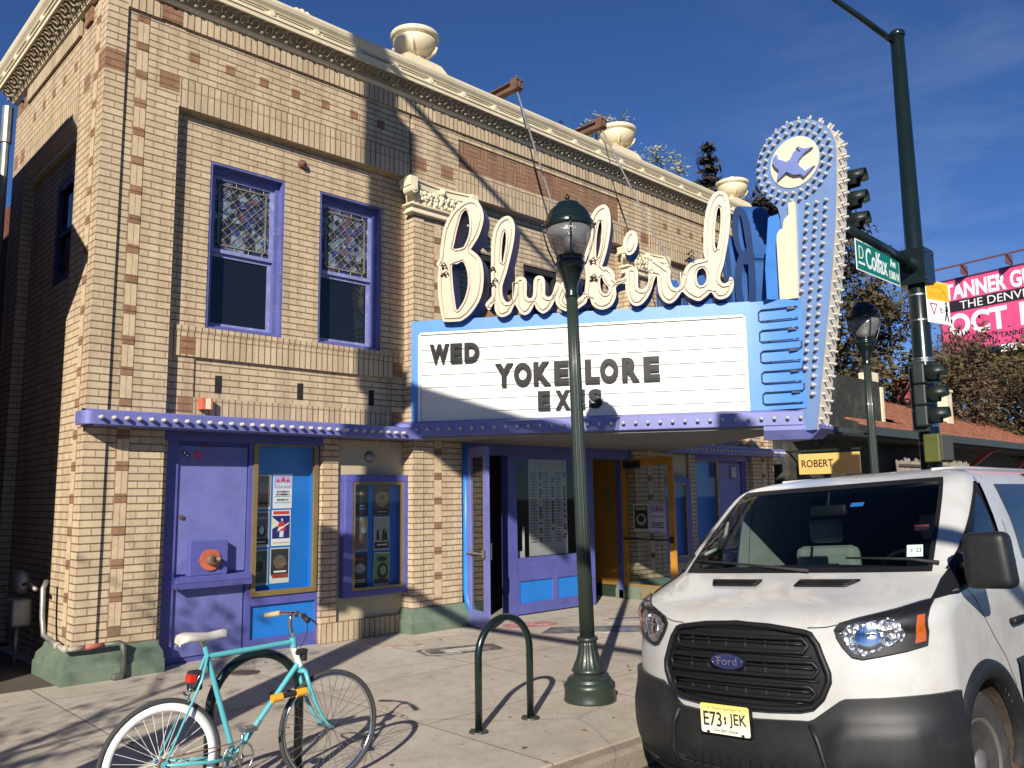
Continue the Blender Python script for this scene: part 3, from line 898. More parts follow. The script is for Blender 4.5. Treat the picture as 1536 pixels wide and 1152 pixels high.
def scroll(c0, ax, flip):
    pts = []
    for k in range(13):
        a = k/12*5.0; r = 0.062*(1 - k/17)
        u_ = math.cos(a)*r*flip; o = .118 + math.sin(a)*r
        pts.append((c0 + u_, -o - .006, cove(o) - .004) if ax == 'x' else (-o - .006, c0 + u_, cove(o) - .004))
    mb.tube(pts, 0.012, 5)
    for du_, o, r in ((.10, .08, .026), (.05, .165, .022), (.13, .15, .018)):
        c = (c0 + du_, -o - .004, cove(o)) if ax == 'x' else (-o - .004, c0 + du_, cove(o)); mb.ball(c, r, 6, 5)
x = 0.0; k = 0
while x < 13.9: scroll(x, 'x', 1 if k % 2 else -1); x += 0.165; k += 1
y = 0.05
while y < 3.9: scroll(y, 'y', 1 if k % 2 else -1); y += 0.165; k += 1
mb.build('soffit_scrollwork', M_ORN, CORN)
mb = MB(); x = -0.05
while x < 13.95:
    mb.cyl((x, -.203, 7.697), (x, -.240, 7.697), .045, .036, 14)
    mb.box(x + .09, x + .53, -.2162, -.205, 7.676, 7.687); mb.box(x + .09, x + .53, -.2162, -.205, 7.708, 7.719)
    x += 0.62
y = 0.55
while y < 3.9:
    mb.cyl((-.203, y, 7.697), (-.240, y, 7.697), .045, .036, 14)
    y += 0.62
mb.build('fascia_medallions', M_CREAM, CORN)
mb = MB(); x = -0.05
while x < 13.95:
    mb.box(x + .1, x + .52, -.2115, -.205, 7.688, 7.707); x += .62
y = 0.55
while y < 3.9: mb.box(-.2115, -.205, y - .52, y - .1, 7.68, 7.715); y += .62
mb.build('fascia_groove', paint('groove_shadow_stone', (0.16, 0.12, 0.07), 0.9), CORN)

# urns on stepped pedestals with sweeping ramps
def urn(x, y0=0.33):
    mb = MB()
    z = 8.02
    ramp = [(x - .95, z), (x - .70, z + .02), (x - .45, z + .09), (x - .32, z + .18), (x - .22, z + .19), (x + .22, z + .19), (x + .32, z + .18), (x + .45, z + .09), (x + .70, z + .02), (x + .95, z)]
    mb.prism(ramp, 'y', y0 - .24, y0 + .24)
    p = mb.build('urn_pedestal', M_CREAM, TH)
    mb = MB(); mb.smooth = True
    mb.lathe([(.19, 0), (.20, .03), (.15, .05), (.125, .08), (.13, .11), (.20, .135), (.27, .19), (.315, .26), (.33, .32), (.33, .35), (.315, .36), (.315, .375), (.35, .38), (.365, .40), (.37, .43), (.365, .455), (.34, .47), (.24, .49), (.10, .51), (.075, .53), (.085, .56), (.06, .59), (.0, .60)], (x, y0, z + .19), 28)
    for k in range(4):
        a = k*math.pi/2 + math.pi/4; c, s = math.cos(a), math.sin(a)
        mb.tube([(x + c*.325, y0 + s*.325, z + .46), (x + c*.30, y0 + s*.30, z + .39), (x + c*.22, y0 + s*.22, z + .325), (x + c*.17, y0 + s*.17, z + .28)], [.03, .036, .034, .026], 6)
    mb.build('urn', M_CREAM, p)
for x in (0.55, 4.42, 9.22, 13.28): urn(x)
# small shell crest on the parapet between urns
mb = MB(); mb.rbox(2.05, 2.55, -.15, .1, 7.86, 7.94, .02)
for k in range(5): mb.ball((2.15 + .075*k, -.06, 7.94 + .04*math.sin(k*math.pi/4)), .055, 8, 6)
mb.build('parapet_crest', M_CREAM, TH)

# alley side wall
mb = MB(); X0 = 0.03
mb.box(X0, D0, 0.82, 0.98, .3, 7.22); mb.box(X0, D0, 3.28, 3.95, 0.0, 7.22)
mb.box(X0, D0, .98, 3.28, 6.601, 7.22)
mb.box(0.16, .335, .98, 3.28, 5.72, 6.12); mb.box(0.16, .335, .98, 1.05, 4.42, 5.72); mb.box(0.16, .335, 2.15, 3.28, 4.42, 5.72); mb.box(0.16, .335, .98, 3.28, 0.0, 4.42)
mb.build('side_wall', M_BRICK, TH)
mb = MB(); mb.box(X0, D0, .981, 3.279, 6.26, 6.60); mb.box(-.004, D0 - .01, .99, 3.28, 7.22, 7.4385); mb.build('side_soldier_course', M_SOLD, TH)
mb = MB()
mb.prism([(.98, 0), (.98, 1), (3.28, 1), (3.28, 0)], 'z', 0, 0.001) if False else None
mb._add([(X0, .98, 6.259), (X0, 3.28, 6.259), (.165, 3.28, 6.10), (.165, .98, 6.10)], [(0, 1, 2, 3)])
mb.box(.10, .17, .98, 3.28, 6.06, 6.10)
mb.build('side_recess_hood', M_CREAM, TH)
mb = MB()
for k in range(5): mb.box(X0 - .003, .06, 1.12 + .44*k, 1.24 + .44*k, 6.845, 6.968)
for y in (3.36, 3.70): mb.box(X0 - .003, .06, y, y + .2, 6.42, 6.61); mb.box(X0 - .003, .06, y, y + .2, 7.22, 7.43)
mb.build('side_inlay_squares', M_RED, TH)
mb = MB(); mb.box(.165, .21, 1.05, 1.13, 4.42, 5.72); mb.box(.165, .21, 2.07, 2.15, 4.42, 5.72); mb.box(.165, .21, 1.13, 2.07, 5.62, 5.72); mb.box(.165, .21, 1.13, 2.07, 4.42, 4.50); mb.box(.18, .21, 1.13, 2.07, 5.02, 5.08)
w = mb.build('side_window', paint('dark_violet_frame', (0.03, 0.028, 0.08), 0.5), TH)
mb = MB(); mb.quad((.22, 2.07, 4.5), (.22, 1.13, 4.5), (.22, 1.13, 5.62), (.22, 2.07, 5.62)); mb.build('pane', M_WINDARK, w)
mb = MB(); mb.tube([(-.05, 4.12, 7.45), (-.05, 4.12, 3.0), (-.05, 4.12, .1)], .055, 10); mb.cyl((-.05, 4.12, 6.9), (-.05, 4.12, 7.44), .075, n=10); mb.build('downspout', M_GALV, TH)
SCRIPT = {
'B': [[(0.895,5.776),(0.984,5.735),(1.04,5.632),(1.063,5.516),(1.046,5.403),(1.005,5.277),(0.955,5.184),(0.89,5.092),(0.882,5.069),(0.954,5.007),(1.018,4.922),(1.049,4.791),(1.055,4.647),(1.038,4.49),(0.997,4.365),(0.932,4.259),(0.852,4.169),(0.755,4.103),(0.691,4.091),(0.513,4.097),(0.473,4.144),(0.44,4.305),(0.416,4.499),(0.413,4.724),(0.425,4.853),(0.392,4.896),(0.409,4.935),(0.441,4.981),(0.45,5.111),(0.467,5.24),(0.5,5.4),(0.55,5.511),(0.616,5.62),(0.715,5.71),(0.797,5.76)],[(0.821,5.664),(0.864,5.598),(0.886,5.482),(0.884,5.336),(0.855,5.225),(0.793,5.108),(0.752,5.079),(0.606,5.071),(0.622,5.162),(0.655,5.306),(0.697,5.449),(0.747,5.592)],[(0.768,4.949),(0.824,4.872),(0.856,4.757),(0.863,4.597),(0.838,4.471),(0.789,4.347),(0.724,4.256),(0.683,4.211),(0.659,4.228),(0.635,4.373),(0.612,4.534),(0.596,4.711),(0.589,4.905),(0.678,4.915)]],
'l': [[(1.392,5.495),(1.455,5.457),(1.489,5.366),(1.492,5.269),(1.474,5.127),(1.432,4.938),(1.374,4.72),(1.325,4.581),(1.308,4.487),(1.322,4.376),(1.369,4.31),(1.424,4.33),(1.465,4.414),(1.482,4.539),(1.497,4.609),(1.505,4.521),(1.496,4.333),(1.454,4.234),(1.406,4.151),(1.311,4.113),(1.241,4.145),(1.202,4.226),(1.2,4.313),(1.155,4.253),(1.123,4.215),(1.076,4.289),(1.108,4.342),(1.157,4.395),(1.165,4.449),(1.156,4.704),(1.163,4.991),(1.172,5.151),(1.198,5.294),(1.247,5.403),(1.312,5.47)],[(1.361,5.309),(1.376,5.247),(1.371,5.119),(1.346,4.977),(1.32,4.851),(1.304,4.821),(1.297,4.917),(1.307,5.092),(1.333,5.25)]],
'u': [[(1.485,4.575),(1.496,4.61),(1.516,4.638),(1.557,4.647),(1.608,4.633),(1.638,4.585),(1.641,4.483),(1.639,4.381),(1.674,4.343),(1.71,4.356),(1.726,4.416),(1.733,4.558),(1.76,4.623),(1.811,4.641),(1.861,4.621),(1.885,4.563),(1.888,4.466),(1.886,4.385),(1.916,4.348),(1.956,4.355),(1.987,4.399),(2.013,4.478),(2.039,4.537),(2.098,4.492),(2.102,4.442),(2.066,4.373),(2.025,4.326),(1.983,4.238),(1.932,4.17),(1.861,4.129),(1.812,4.148),(1.762,4.201),(1.738,4.263),(1.712,4.204),(1.661,4.142),(1.6,4.123),(1.54,4.164),(1.5,4.238),(1.483,4.289)]],
'e': [[(2.31,4.624),(2.343,4.556),(2.326,4.477),(2.275,4.4),(2.204,4.344),(2.154,4.317),(2.178,4.271),(2.252,4.261),(2.322,4.296),(2.382,4.343),(2.417,4.39),(2.437,4.369),(2.433,4.249),(2.368,4.194),(2.279,4.144),(2.18,4.135),(2.091,4.171),(2.033,4.235),(2.02,4.306),(2.036,4.375),(2.078,4.453),(2.119,4.531),(2.18,4.598),(2.25,4.629)],[(2.294,4.57),(2.302,4.519),(2.256,4.441),(2.176,4.386),(2.146,4.398),(2.157,4.468),(2.209,4.535)]],
'b': [[(2.682,5.54),(2.742,5.495),(2.77,5.379),(2.768,5.224),(2.743,5.057),(2.705,4.892),(2.66,4.756),(2.645,4.701),(2.712,4.696),(2.772,4.65),(2.803,4.579),(2.811,4.506),(2.868,4.508),(2.95,4.562),(2.954,4.472),(2.853,4.444),(2.812,4.412),(2.816,4.329),(2.793,4.248),(2.738,4.17),(2.643,4.134),(2.562,4.153),(2.496,4.212),(2.471,4.297),(2.41,4.266),(2.406,4.384),(2.426,4.55),(2.421,4.718),(2.425,4.858),(2.442,5.011),(2.452,5.137),(2.477,5.291),(2.521,5.401),(2.585,5.495)],[(2.636,5.341),(2.659,5.318),(2.659,5.191),(2.641,5.038),(2.61,4.9),(2.573,4.79),(2.56,4.819),(2.564,4.973),(2.582,5.141),(2.613,5.28)],[(2.628,4.577),(2.666,4.491),(2.731,4.418),(2.723,4.349),(2.688,4.324),(2.648,4.334),(2.61,4.398),(2.599,4.496),(2.607,4.565)]],
'i': [[(2.945,4.611),(2.971,4.654),(3.019,4.671),(3.077,4.652),(3.102,4.6),(3.097,4.412),(3.125,4.37),(3.163,4.368),(3.202,4.405),(3.228,4.472),(3.243,4.63),(3.258,4.648),(3.323,4.584),(3.325,4.525),(3.3,4.467),(3.267,4.361),(3.226,4.275),(3.176,4.209),(3.118,4.164),(3.051,4.156),(2.99,4.201),(2.954,4.283),(2.937,4.363),(2.936,4.472)]],
'dot': [[(3.112,4.984),(3.112,5.056),(3.094,5.116),(3.061,5.15),(3.02,5.154),(2.978,5.125),(2.944,5.07),(2.924,4.999),(2.924,4.927),(2.942,4.868),(2.975,4.833),(3.017,4.83),(3.059,4.859),(3.093,4.914)]],
'r': [[(3.243,4.759),(3.269,4.802),(3.315,4.764),(3.403,4.688),(3.508,4.596),(3.507,4.512),(3.513,4.438),(3.534,4.38),(3.569,4.355),(3.607,4.367),(3.642,4.424),(3.669,4.51),(3.685,4.548),(3.675,4.314),(3.637,4.297),(3.592,4.231),(3.534,4.177),(3.477,4.159),(3.413,4.194),(3.368,4.266),(3.349,4.336),(3.341,4.435),(3.338,4.524),(3.283,4.528),(3.242,4.59)]],
'd': [[(4.178,5.585),(4.244,5.546),(4.274,5.456),(4.286,5.281),(4.271,5.109),(4.243,4.939),(4.208,4.77),(4.167,4.601),(4.128,4.49),(4.125,4.42),(4.163,4.374),(4.217,4.392),(4.24,4.454),(4.273,4.43),(4.285,4.366),(4.266,4.283),(4.208,4.202),(4.113,4.173),(4.048,4.205),(4.004,4.272),(3.955,4.232),(3.858,4.171),(3.764,4.202),(3.685,4.264),(3.64,4.339),(3.637,4.439),(3.669,4.537),(3.706,4.621),(3.77,4.674),(3.867,4.71),(3.942,4.711),(3.932,4.791),(3.941,5.007),(3.964,5.222),(3.998,5.379),(4.052,5.506),(4.116,5.573)],[(4.156,5.402),(4.175,5.364),(4.173,5.233),(4.154,5.061),(4.119,4.891),(4.087,4.779),(4.075,4.809),(4.065,4.896),(4.081,5.096),(4.109,5.268),(4.13,5.368)],[(3.93,4.597),(3.962,4.545),(3.972,4.473),(3.956,4.403),(3.906,4.356),(3.852,4.36),(3.827,4.412),(3.82,4.498),(3.841,4.568),(3.883,4.596)]],
}
BIRD=[(-4.153,5.98),(-4.191,6.015),(-4.191,5.951),(-4.243,5.93),(-4.318,5.878),(-4.37,5.886),(-4.426,5.969),(-4.444,5.984),(-4.526,5.937),(-4.465,6.048),(-4.514,6.007),(-4.578,5.97),(-4.669,5.961),(-4.558,5.918),(-4.487,5.858),(-4.459,5.817),(-4.482,5.777),(-4.56,5.687),(-4.678,5.72),(-4.625,5.675),(-4.539,5.619),(-4.5,5.664),(-4.408,5.679),(-4.318,5.748),(-4.282,5.729),(-4.183,5.674),(-4.195,5.73),(-4.217,5.799),(-4.16,5.867),(-4.133,5.935)]
# ================================================================ GROUND FLOOR
def gf_walls(mb):
    mb.box(2.83, 3.05, 0.10, D0, 0.24, 2.6)                  # brick post between the two cases
half('ground_floor_post', gf_walls, M_BRICK)
half('door_jamb', lambda mb: mb.box(0.82, 0.90, 0.14, D0, 0.0, 2.5), M_BRICK)
def gf_sold(mb): mb.box(2.83, 4.09, 0.085, D0, 0.0, 0.24)
half('base_soldier_course', gf_sold, M_SOLD2)
def gf_stucco(mb): mb.box(3.05, 4.10, 0.15, D0, 0.24, 2.62)
half('stucco_panel', gf_stucco, M_STUCCO)
def gf_head(mb): mb.box(0.82, 2.83, 0.10, D0, 2.42, 2.62)
half('door_head', gf_head, M_PURPLE)

def door_bay(side):
    def fin(mb, name, mat, par, label=None):
        if side: mb.only_mirror_x(CX_)
        return mb.build(name, mat, par, label)
    mb = MB()
    mb.box(0.90, 1.04, 0.17, D0, 0, 2.42); mb.box(1.04, 1.90, 0.22, D0, 0, 2.42); mb.box(1.88, 1.945, 0.175, D0, 0, 2.42)
    mb.box(1.945, 2.83, 0.18, D0, 0, 0.15); mb.box(1.945, 2.83, 0.18, D0, .53, .64); mb.box(2.79, 2.83, .18, D0, .64, 2.42); mb.box(2.80, 2.83, .18, D0, .15, .53)
    d = fin(mb, 'door_surround', M_PURPLE, TH)
    mb = MB(); mb.rbox(1.05, 1.87, 0.195, .23, 0.95, 2.375, .006); mb.rbox(1.05, 1.86, 0.20, .23, 0.06, 0.86, .006)
    lf = fin(mb, 'door', M_LAV, TH)
    mb = MB(); mb.rbox(1.02, 1.90, 0.06, .2, 0.86, 0.93, .008)
    mb.rbox(1.17, 1.61, 0.08, 0.196, 0.93, 1.31, .01); mb.prism([(0.2, .83), (.2, .86), (.06, .86), (.07, .80)], 'x', 1.02, 1.9)
    fin(mb, 'ledge_box', M_PURPLE, lf)
    mb = MB(); mb.cyl((1.10, .196, 1.58), (1.10, .17, 1.58), .025, n=12); mb.cyl((1.10, .17, 1.58), (1.10, .165, 1.58), .012, n=8); mb.rbox(1.3, 1.4, .185, .2, 2.36, 2.39, .004)
    fin(mb, 'door_knob', M_RUST, lf)
    mb = MB(); mb.box(1.945, 2.80, .215, .23, .15, .53); fin(mb, 'kick_panel', M_BLUE, TH)
    mb = MB()
    mb.box(1.945, 2.79, .315, .335, .64, 2.42); mb.box(2.77, 2.79, .2, .315, .64, 2.42); mb.box(1.945, 1.96, .2, .315, .64, 2.42)
    mb.box(1.96, 2.77, .2, .315, 2.40, 2.42); mb.box(1.96, 2.77, .2, .315, .64, .655)
    cs = fin(mb, 'display_case', M_BLUE, TH)
    mb = MB()
    for b in ((1.935, 2.80, 2.40, 2.46), (1.935, 2.80, .635, .695)): mb.box(b[0], b[1], .155, .20, b[2], b[3])
    mb.box(1.935, 1.99, .155, .2, .695, 2.40); mb.box(2.745, 2.80, .155, .2, .695, 2.40)
    fin(mb, 'case_frame', M_GOLD, cs)
    mb = MB(); mb.quad((1.99, .185, .695), (2.745, .185, .695), (2.745, .185, 2.40), (1.99, .185, 2.40)); fin(mb, 'pane', M_GLASS, cs)
    # second, smaller case on the stucco
    mb = MB()
    mb.prism([(3.11, 2.06), (4.12, 2.06), (4.12, .525), (3.11, .525)], 'y', .075, .10) if False else None
    for b in ((3.11, 4.12, 1.97, 2.065), (3.11, 4.12, .52, .60)): mb.rbox(b[0], b[1], .02, .15, b[2], b[3], .012)
    mb.rbox(3.11, 3.235, .0195, .15, .595, 1.975, .012); mb.rbox(4.02, 4.12, .0195, .15, .595, 1.975, .012)
    c2 = fin(mb, 'display_case', M_PURPLE, TH)
    mb = MB(); mb.box(3.235, 4.02, .135, .149, .6, 1.97); fin(mb, 'case_back', M_BLUE, c2)
    mb = MB()
    mb.box(3.235, 4.02, .03, .05, 1.935, 1.97); mb.box(3.235, 4.02, .03, .05, .60, .635); mb.box(3.235, 3.27, .03, .05, .635, 1.935); mb.box(3.985, 4.02, .03, .05, .635, 1.935)
    fin(mb, 'case_frame', M_GOLD, c2)
    mb = MB(); mb.quad((3.27, .045, .635), (3.985, .045, .635), (3.985, .045, 1.935), (3.27, .045, 1.935)); fin(mb, 'pane', M_GLASS, c2)
for s in (0, 1): door_bay(s)
mb = MB(); mb.box(12.38, 12.64, .18, .21, 2.05, 2.34); sv = mb.build('door_vent', M_PURPLE, TH)
mb = MB(); mb.box(12.42, 12.60, .172, .18, 2.09, 2.30); mb.build('vent_louvre', paint('grey_louvre', (.35, .37, .38), .5), sv)

# recessed entrance
mb = MB(); mb.box(4.955, 8.885, -0.02, .16, 2.37, 2.62); mb.box(5.0, 5.09, .02, .16, 0, 2.37); mb.box(8.79, 8.885, .17, .26, 0, 2.37); mb.build('entrance_frame', M_PURPLE, TH)
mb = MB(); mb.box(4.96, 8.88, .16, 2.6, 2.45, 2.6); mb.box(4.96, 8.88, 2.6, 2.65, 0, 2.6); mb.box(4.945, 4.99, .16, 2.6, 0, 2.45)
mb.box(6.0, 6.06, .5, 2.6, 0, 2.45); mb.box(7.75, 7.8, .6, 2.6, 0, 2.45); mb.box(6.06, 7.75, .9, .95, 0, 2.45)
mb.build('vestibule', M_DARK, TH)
mb = MB(); mb.box(8.86, 8.90, .26, 1.0, .21, 2.45)
yw = mb.build('vestibule_wall', paint('amber_wall_paint', (0.34, 0.16, 0.02), .6, var=.1), TH)
mb = MB(); mb.box(8.85, 8.90, .26, 1.0, 0.0, .21); mb.build('skirting', paint('dark_green_skirting', (.02, .03, .02), .5), yw)
mb = MB(); mb.box(8.845, 8.86, .42, .52, 1.66, 1.86); mb.box(8.845, 8.86, .40, .52, 1.42, 1.60); mb.build('wall_notice', paint('dim_notice', (.20, .15, .06), .7), yw)
# ticket window front
mb = MB(); y = 0.0
mb.box(5.90, 6.08, y - .03, .12, 0, 2.37); mb.box(7.66, 7.84, y - .03, .12, 0, 2.37); mb.box(6.08, 7.66, y - .02, .10, .70, .84); mb.box(6.08, 7.66, y - .02, .10, .02, .18)
mb.box(6.85, 6.96, y - .018, .10, .18, .50); mb.box(6.08, 6.13, y - .018, .10, .18, .70); mb.box(7.61, 7.66, y - .018, .10, .18, .70); mb.box(6.13, 7.61, y-.018, .1, .50, .70) ; mb.box(6.08, 7.66, -.01, .1, 2.33, 2.37)
tw = mb.build('ticket_window', M_PURPLE, TH)
mb = MB(); mb.box(6.13, 6.85, .005, .05, .18, .50); mb.box(6.96, 7.61, .005, .05, .18, .50); mb.build('panel', M_BLUE, tw)
mb = MB(); mb.quad((6.08, .03, .84), (7.66, .03, .84), (7.66, .03, 2.33), (6.08, .03, 2.33)); mb.build('pane', M_GLASS, tw)
mb = MB(); mb.box(6.1, 6.36, .10, .14, .84, .93); mb.box(6.34, 6.36, .10, .13, .93, 1.3); mb.build('sill', paint('pale_sill', (.4, .4, .38), .6), tw)

def leaf_door(name, o, u, w, h, mat, label, handle_side):
    M = frame_m(o, u)
    mb = MB(); mb.M = M
    s = 0.11
    mb.box(0, s, 0, h, -.022, .022); mb.box(w - s, w, 0, h, -.022, .022); mb.box(s, w - s, 0, .22, -.022, .022); mb.box(s, w - s, h - .13, h, -.022, .022)
    d = mb.build(name, mat, TH, label)
    mb = MB(); mb.M = M; mb.box(s, w - s, .22, h - .13, -.004, .004); mb.build('pane', M_GLASS, d)
    mb = MB(); mb.M = M
    hx = w - s*.5 if handle_side else s*.5
    mb.cyl((s*.4, .98, .05), (w - s*.4, .98, .05), .014, n=8); mb.box(hx - .02, hx + .02, .90, 1.12, -.07, -.03); mb.box(hx-.03, hx + .03, .93, 1.03, .02, .06)
    mb.build('handle', M_STEEL if mat is M_LAV else M_BLACK, d)
    return d
leaf_door('door', (5.0, -.16, .02), (-.14, -.56, 0), .60, 2.42, M_LAV, 'violet glazed door leaf swung open', True)
M_AMBER = paint('amber_door_paint', (0.40, 0.185, 0.026), .45, var=.12)
RD = leaf_door('door', (8.85, .18, .03), (0, -1, 0), 1.10, 2.36, M_AMBER, 'amber glazed door leaf swung open', True)
mb = MB(); mb.box(8.80, 8.845, -.25, .1, 2.22, 2.34); mb.build('door_closer', M_BLACK, RD)
mb = MB(); mb.box(8.822, 8.828, -.8, .06, .05, .24); mb.build('kick_plate', paint('worn_brass', (.30, .24, .13), .4, metal=.4), RD)
# blue downpipe at the entrance jamb
mb = MB(); mb.smooth = True
mb.tube([(4.985, -.13, 2.5), (4.985, -.13, 1.2), (4.985, -.13, .46), (5.0, -.15, .34), (5.02, -.22, .2), (5.02, -.26, .06)], [.042, .042, .045, .055, .06, .055], 12)
mb.build('downpipe', M_BLUE, TH)

# ================================================================ MARQUEE
MQ = thing('theatre_marquee', 'wedge-shaped theatre marquee with white letter board and cream script sign above', 'marquee', (CX_, -1.5, 2.5))
_off = Vector((-CX_, 1.5, -2.5))
def mqb(mb, name, mats, parent=None, label=None):
    mb.v = [p + _off for p in mb.v] if parent is None or parent is MQ else [p + _off for p in mb.v]
    return mb.build(name, mats, parent or MQ, label)
AP = Vector((6.92, -4.35, 0)); RL = Vector((4.05, -.10, 0)); RR = Vector((9.79, -.10, 0))
UL = (AP - RL).normalized(); UR = (RR - AP).normalized()
FL = frame_m((RL.x, RL.y, 0), UL); FR = frame_m((AP.x, AP.y, 0), UR)
LEN = (AP - RL).length
OFFM = Matrix.Translation(_off)
pt = lambda F, u, w, n: F @ Vector((u, w, n))
# box of the canopy
def wedge(mb, inset_, z0, z1, cut):
    a = pt(FL, 0, 0, -inset_); b = pt(FL, cut, 0, -inset_); c = pt(FR, LEN - cut, 0, -inset_); d = pt(FR, LEN, 0, -inset_)
    mb.prism([(a.x, a.y), (b.x, b.y), (c.x, c.y), (d.x, d.y), (d.x - .3, .10), (a.x + .3, .10)], 'z', z0, z1)
mb = MB(); wedge(mb, 0.02, 2.585, 4.13, 4.50)
mqb(mb, 'canopy_body', M_SKYB)
mb = MB(); wedge(mb, -.04, 2.535, 2.58, 5.02)
mqb(mb, 'soffit', paint('soffit_grey', (.17, .167, .16), .7, var=.15, dirt=(.15, .145, .13)))
for F, fl in ((FL, 0), (FR, 1)):
    g = (lambda u: u) if not fl else (lambda u: LEN - u)
    mb = MB(); mb.M = F
    def bx(u0, u1, w0, w1, n0, n1, B=None): (B or mb).box(g(u0), g(u1), w0, w1, n0, n1)
    # sky-blue face frame
    bx(0, 4.47, 3.97, 4.15, -.10, .0); bx(0, .125, 2.75, 3.97, -.10, .0); bx(4.385, 4.47, 2.75, 3.97, -.10, .0)
    for k in range(7): mb.cyl((g(.25 + .66*k), 4.06, 0), (g(.25 + .66*k), 4.06, .004), .012, n=6)
    mqb(mb, 'board_surround', M_SKYB)
    mb = MB(); mb.M = F
    bx(.125, 4.385, 2.77, 3.97, -.06, -.012, mb)
    bd = mqb(mb, 'letter_board', M_WHITE)
    mb = MB(); mb.M = F
    for w in (2.894, 3.062, 3.234, 3.407, 3.581, 3.752):
        bx(.14, 4.375, w - .005, w + .007, -.012, .004, mb); bx(.14, 4.375, w + .007, w + .012, -.012, -.002, mb)
    bx(.125, 4.385, 3.955, 3.985, -.02, .012, mb); bx(.10, .135, 2.76, 3.955, -.02, .012, mb); bx(4.375, 4.41, 2.76, 3.955, -.02, .012, mb)
    for u in (1.18, 2.25, 3.35): bx(u, u + .006, 2.78, 3.955, -.0119, -.006, mb)
    mqb(mb, 'letter_rail', paint('rail_white', (.66, .65, .60), .5, var=.1), bd)
    # violet bulb band
    mb = MB(); mb.M = F
    mb.prism([(2.565, -.05), (2.565, .09), (2.575, .10), (2.735, .10), (2.775, .0), (2.775, -.05)], 'x', g(-.22), g(5.14))
    mqb(mb, 'bulb_band', M_LAV)
    # curved prow panel with neon
    mb = MB(); mb.M = F; mb.smooth = True
    P = []
    for w in (2.77, 2.9, 3.05, 3.2, 3.4, 3.6, 3.8, 4.0, 4.14):
        row = []
        for k in range(9):
            t = k/8
            u = 4.46 + .60*t + .035*math.sin(math.pi*(4.14 - w)/1.37)*t; n = -.004 + .142*t**1.6
            row.append((g(u), w, n))
        P.append(row)
    mb.grid(P, flip=bool(fl))
    pw = mqb(mb, 'prow_panel', M_SKYB)
    mb = MB(); mb.M = F
    top = [(g(4.46), 4.14, -.004)] + [(g(4.46 + .6*k/8), 4.14, -.004 + .142*(k/8)**1.6) for k in range(1, 9)] + [(g(5.06), 4.14, -.5), (g(4.46), 4.14, -.3)]
    mb.poly(top if fl else top[::-1]); mb.smooth = False
    mqb(mb, 'prow_top', M_SKYB, pw)
    mb = MB(); mb.M = F; mb.smooth = True
    def pn(u):
        t = (u - 4.46)/.6
        return -.004 + .142*max(0, t)**1.6 + .024
    for z0 in (2.84, 3.10, 3.36, 3.62, 3.88):
        pts = [(u, z0) for u in (5.02, 4.93, 4.82, 4.70, 4.60)] + [(4.57, z0 + .02), (4.57, z0 + .12)] + [(u, z0 + .145) for u in (4.60, 4.70, 4.82, 4.93, 5.02)]
        if z0 < 3.5: pts += [(5.045, z0 + .17), (5.045, z0 + .235)]
        mb.tube([(g(u), w, pn(u)) for u, w in pts], .0085, 5)
        for u, w in ((4.68, z0), (4.68, z0 + .145), (4.95, z0 + .145)): mb.cyl((g(u), w, pn(u) - .03), (g(u), w, pn(u)), .012, n=6)
        mb.box(g(4.90), g(5.0), z0 + .115, z0 + .14, pn(4.95) - .02, pn(4.95) + .01)
    mqb(mb, 'neon_tube', paint('unlit_neon_grey', (.035, .05, .09), .2), pw)
# changeable letters
LETTERS = [('W', .269, .538, 0), ('E', .56, .722, 0), ('D', .756, .96, 0), ('Y', 1.173, 1.419, 1), ('O', 1.43, 1.666, 1), ('K', 1.694, 1.923, 1), ('E', 1.967, 2.16, 1),
           ('L', 2.372, 2.562, 1), ('O', 2.566, 2.803, 1), ('R', 2.848, 3.068, 1), ('E', 3.123, 3.327, 1), ('E', 1.747, 1.908, 2), ('X', 1.978, 2.168, 2), ('E', 2.204, 2.366, 2), ('S', 2.408, 2.582, 2)]
ROW = ((3.545, 3.812), (3.192, 3.506), (2.866, 3.117))
def fit_letter(ch, u0, u1, w0, w1, n0, depth, mats, F, parent, name, bold):
    o = text_obj(name, ch, 1.0, depth, mats, Matrix.Identity(4), None, bold=bold)
    xs = [v.co.x for v in o.data.vertices]; ys = [v.co.y for v in o.data.vertices]
    S = Matrix.Diagonal(((u1-u0)/(max(xs)-min(xs)), (w1-w0)/(max(ys)-min(ys)), 1, 1)) @ Matrix.Translation((-min(xs), -min(ys), 0))
    o.data.transform(F @ Matrix.Translation((u0, w0, n0)) @ S)
    o.parent = parent
    return o
for F, fl in ((FL, 0), (FR, 1)):
    for ch, u0, u1, r in LETTERS:
        w0, w1 = ROW[r]
        du = (LEN - 4.6) if fl else 0
        o = fit_letter(ch, u0 + du, u1 + du, w0, w1, -.008, .04, [M_BLACKPL], OFFM @ F, MQ, 'board_letter', .062)
        # moulded ridge along the strokes
        cxu, cw = (u0+u1)/2, (w0+w1)/2
        q = fit_letter(ch, u0 + du + .022, u1 + du - .022, w0 + .022, w1 - .022, .030, .010, [M_BLACKPL], OFFM @ F, o, 'letter_ridge', .012)
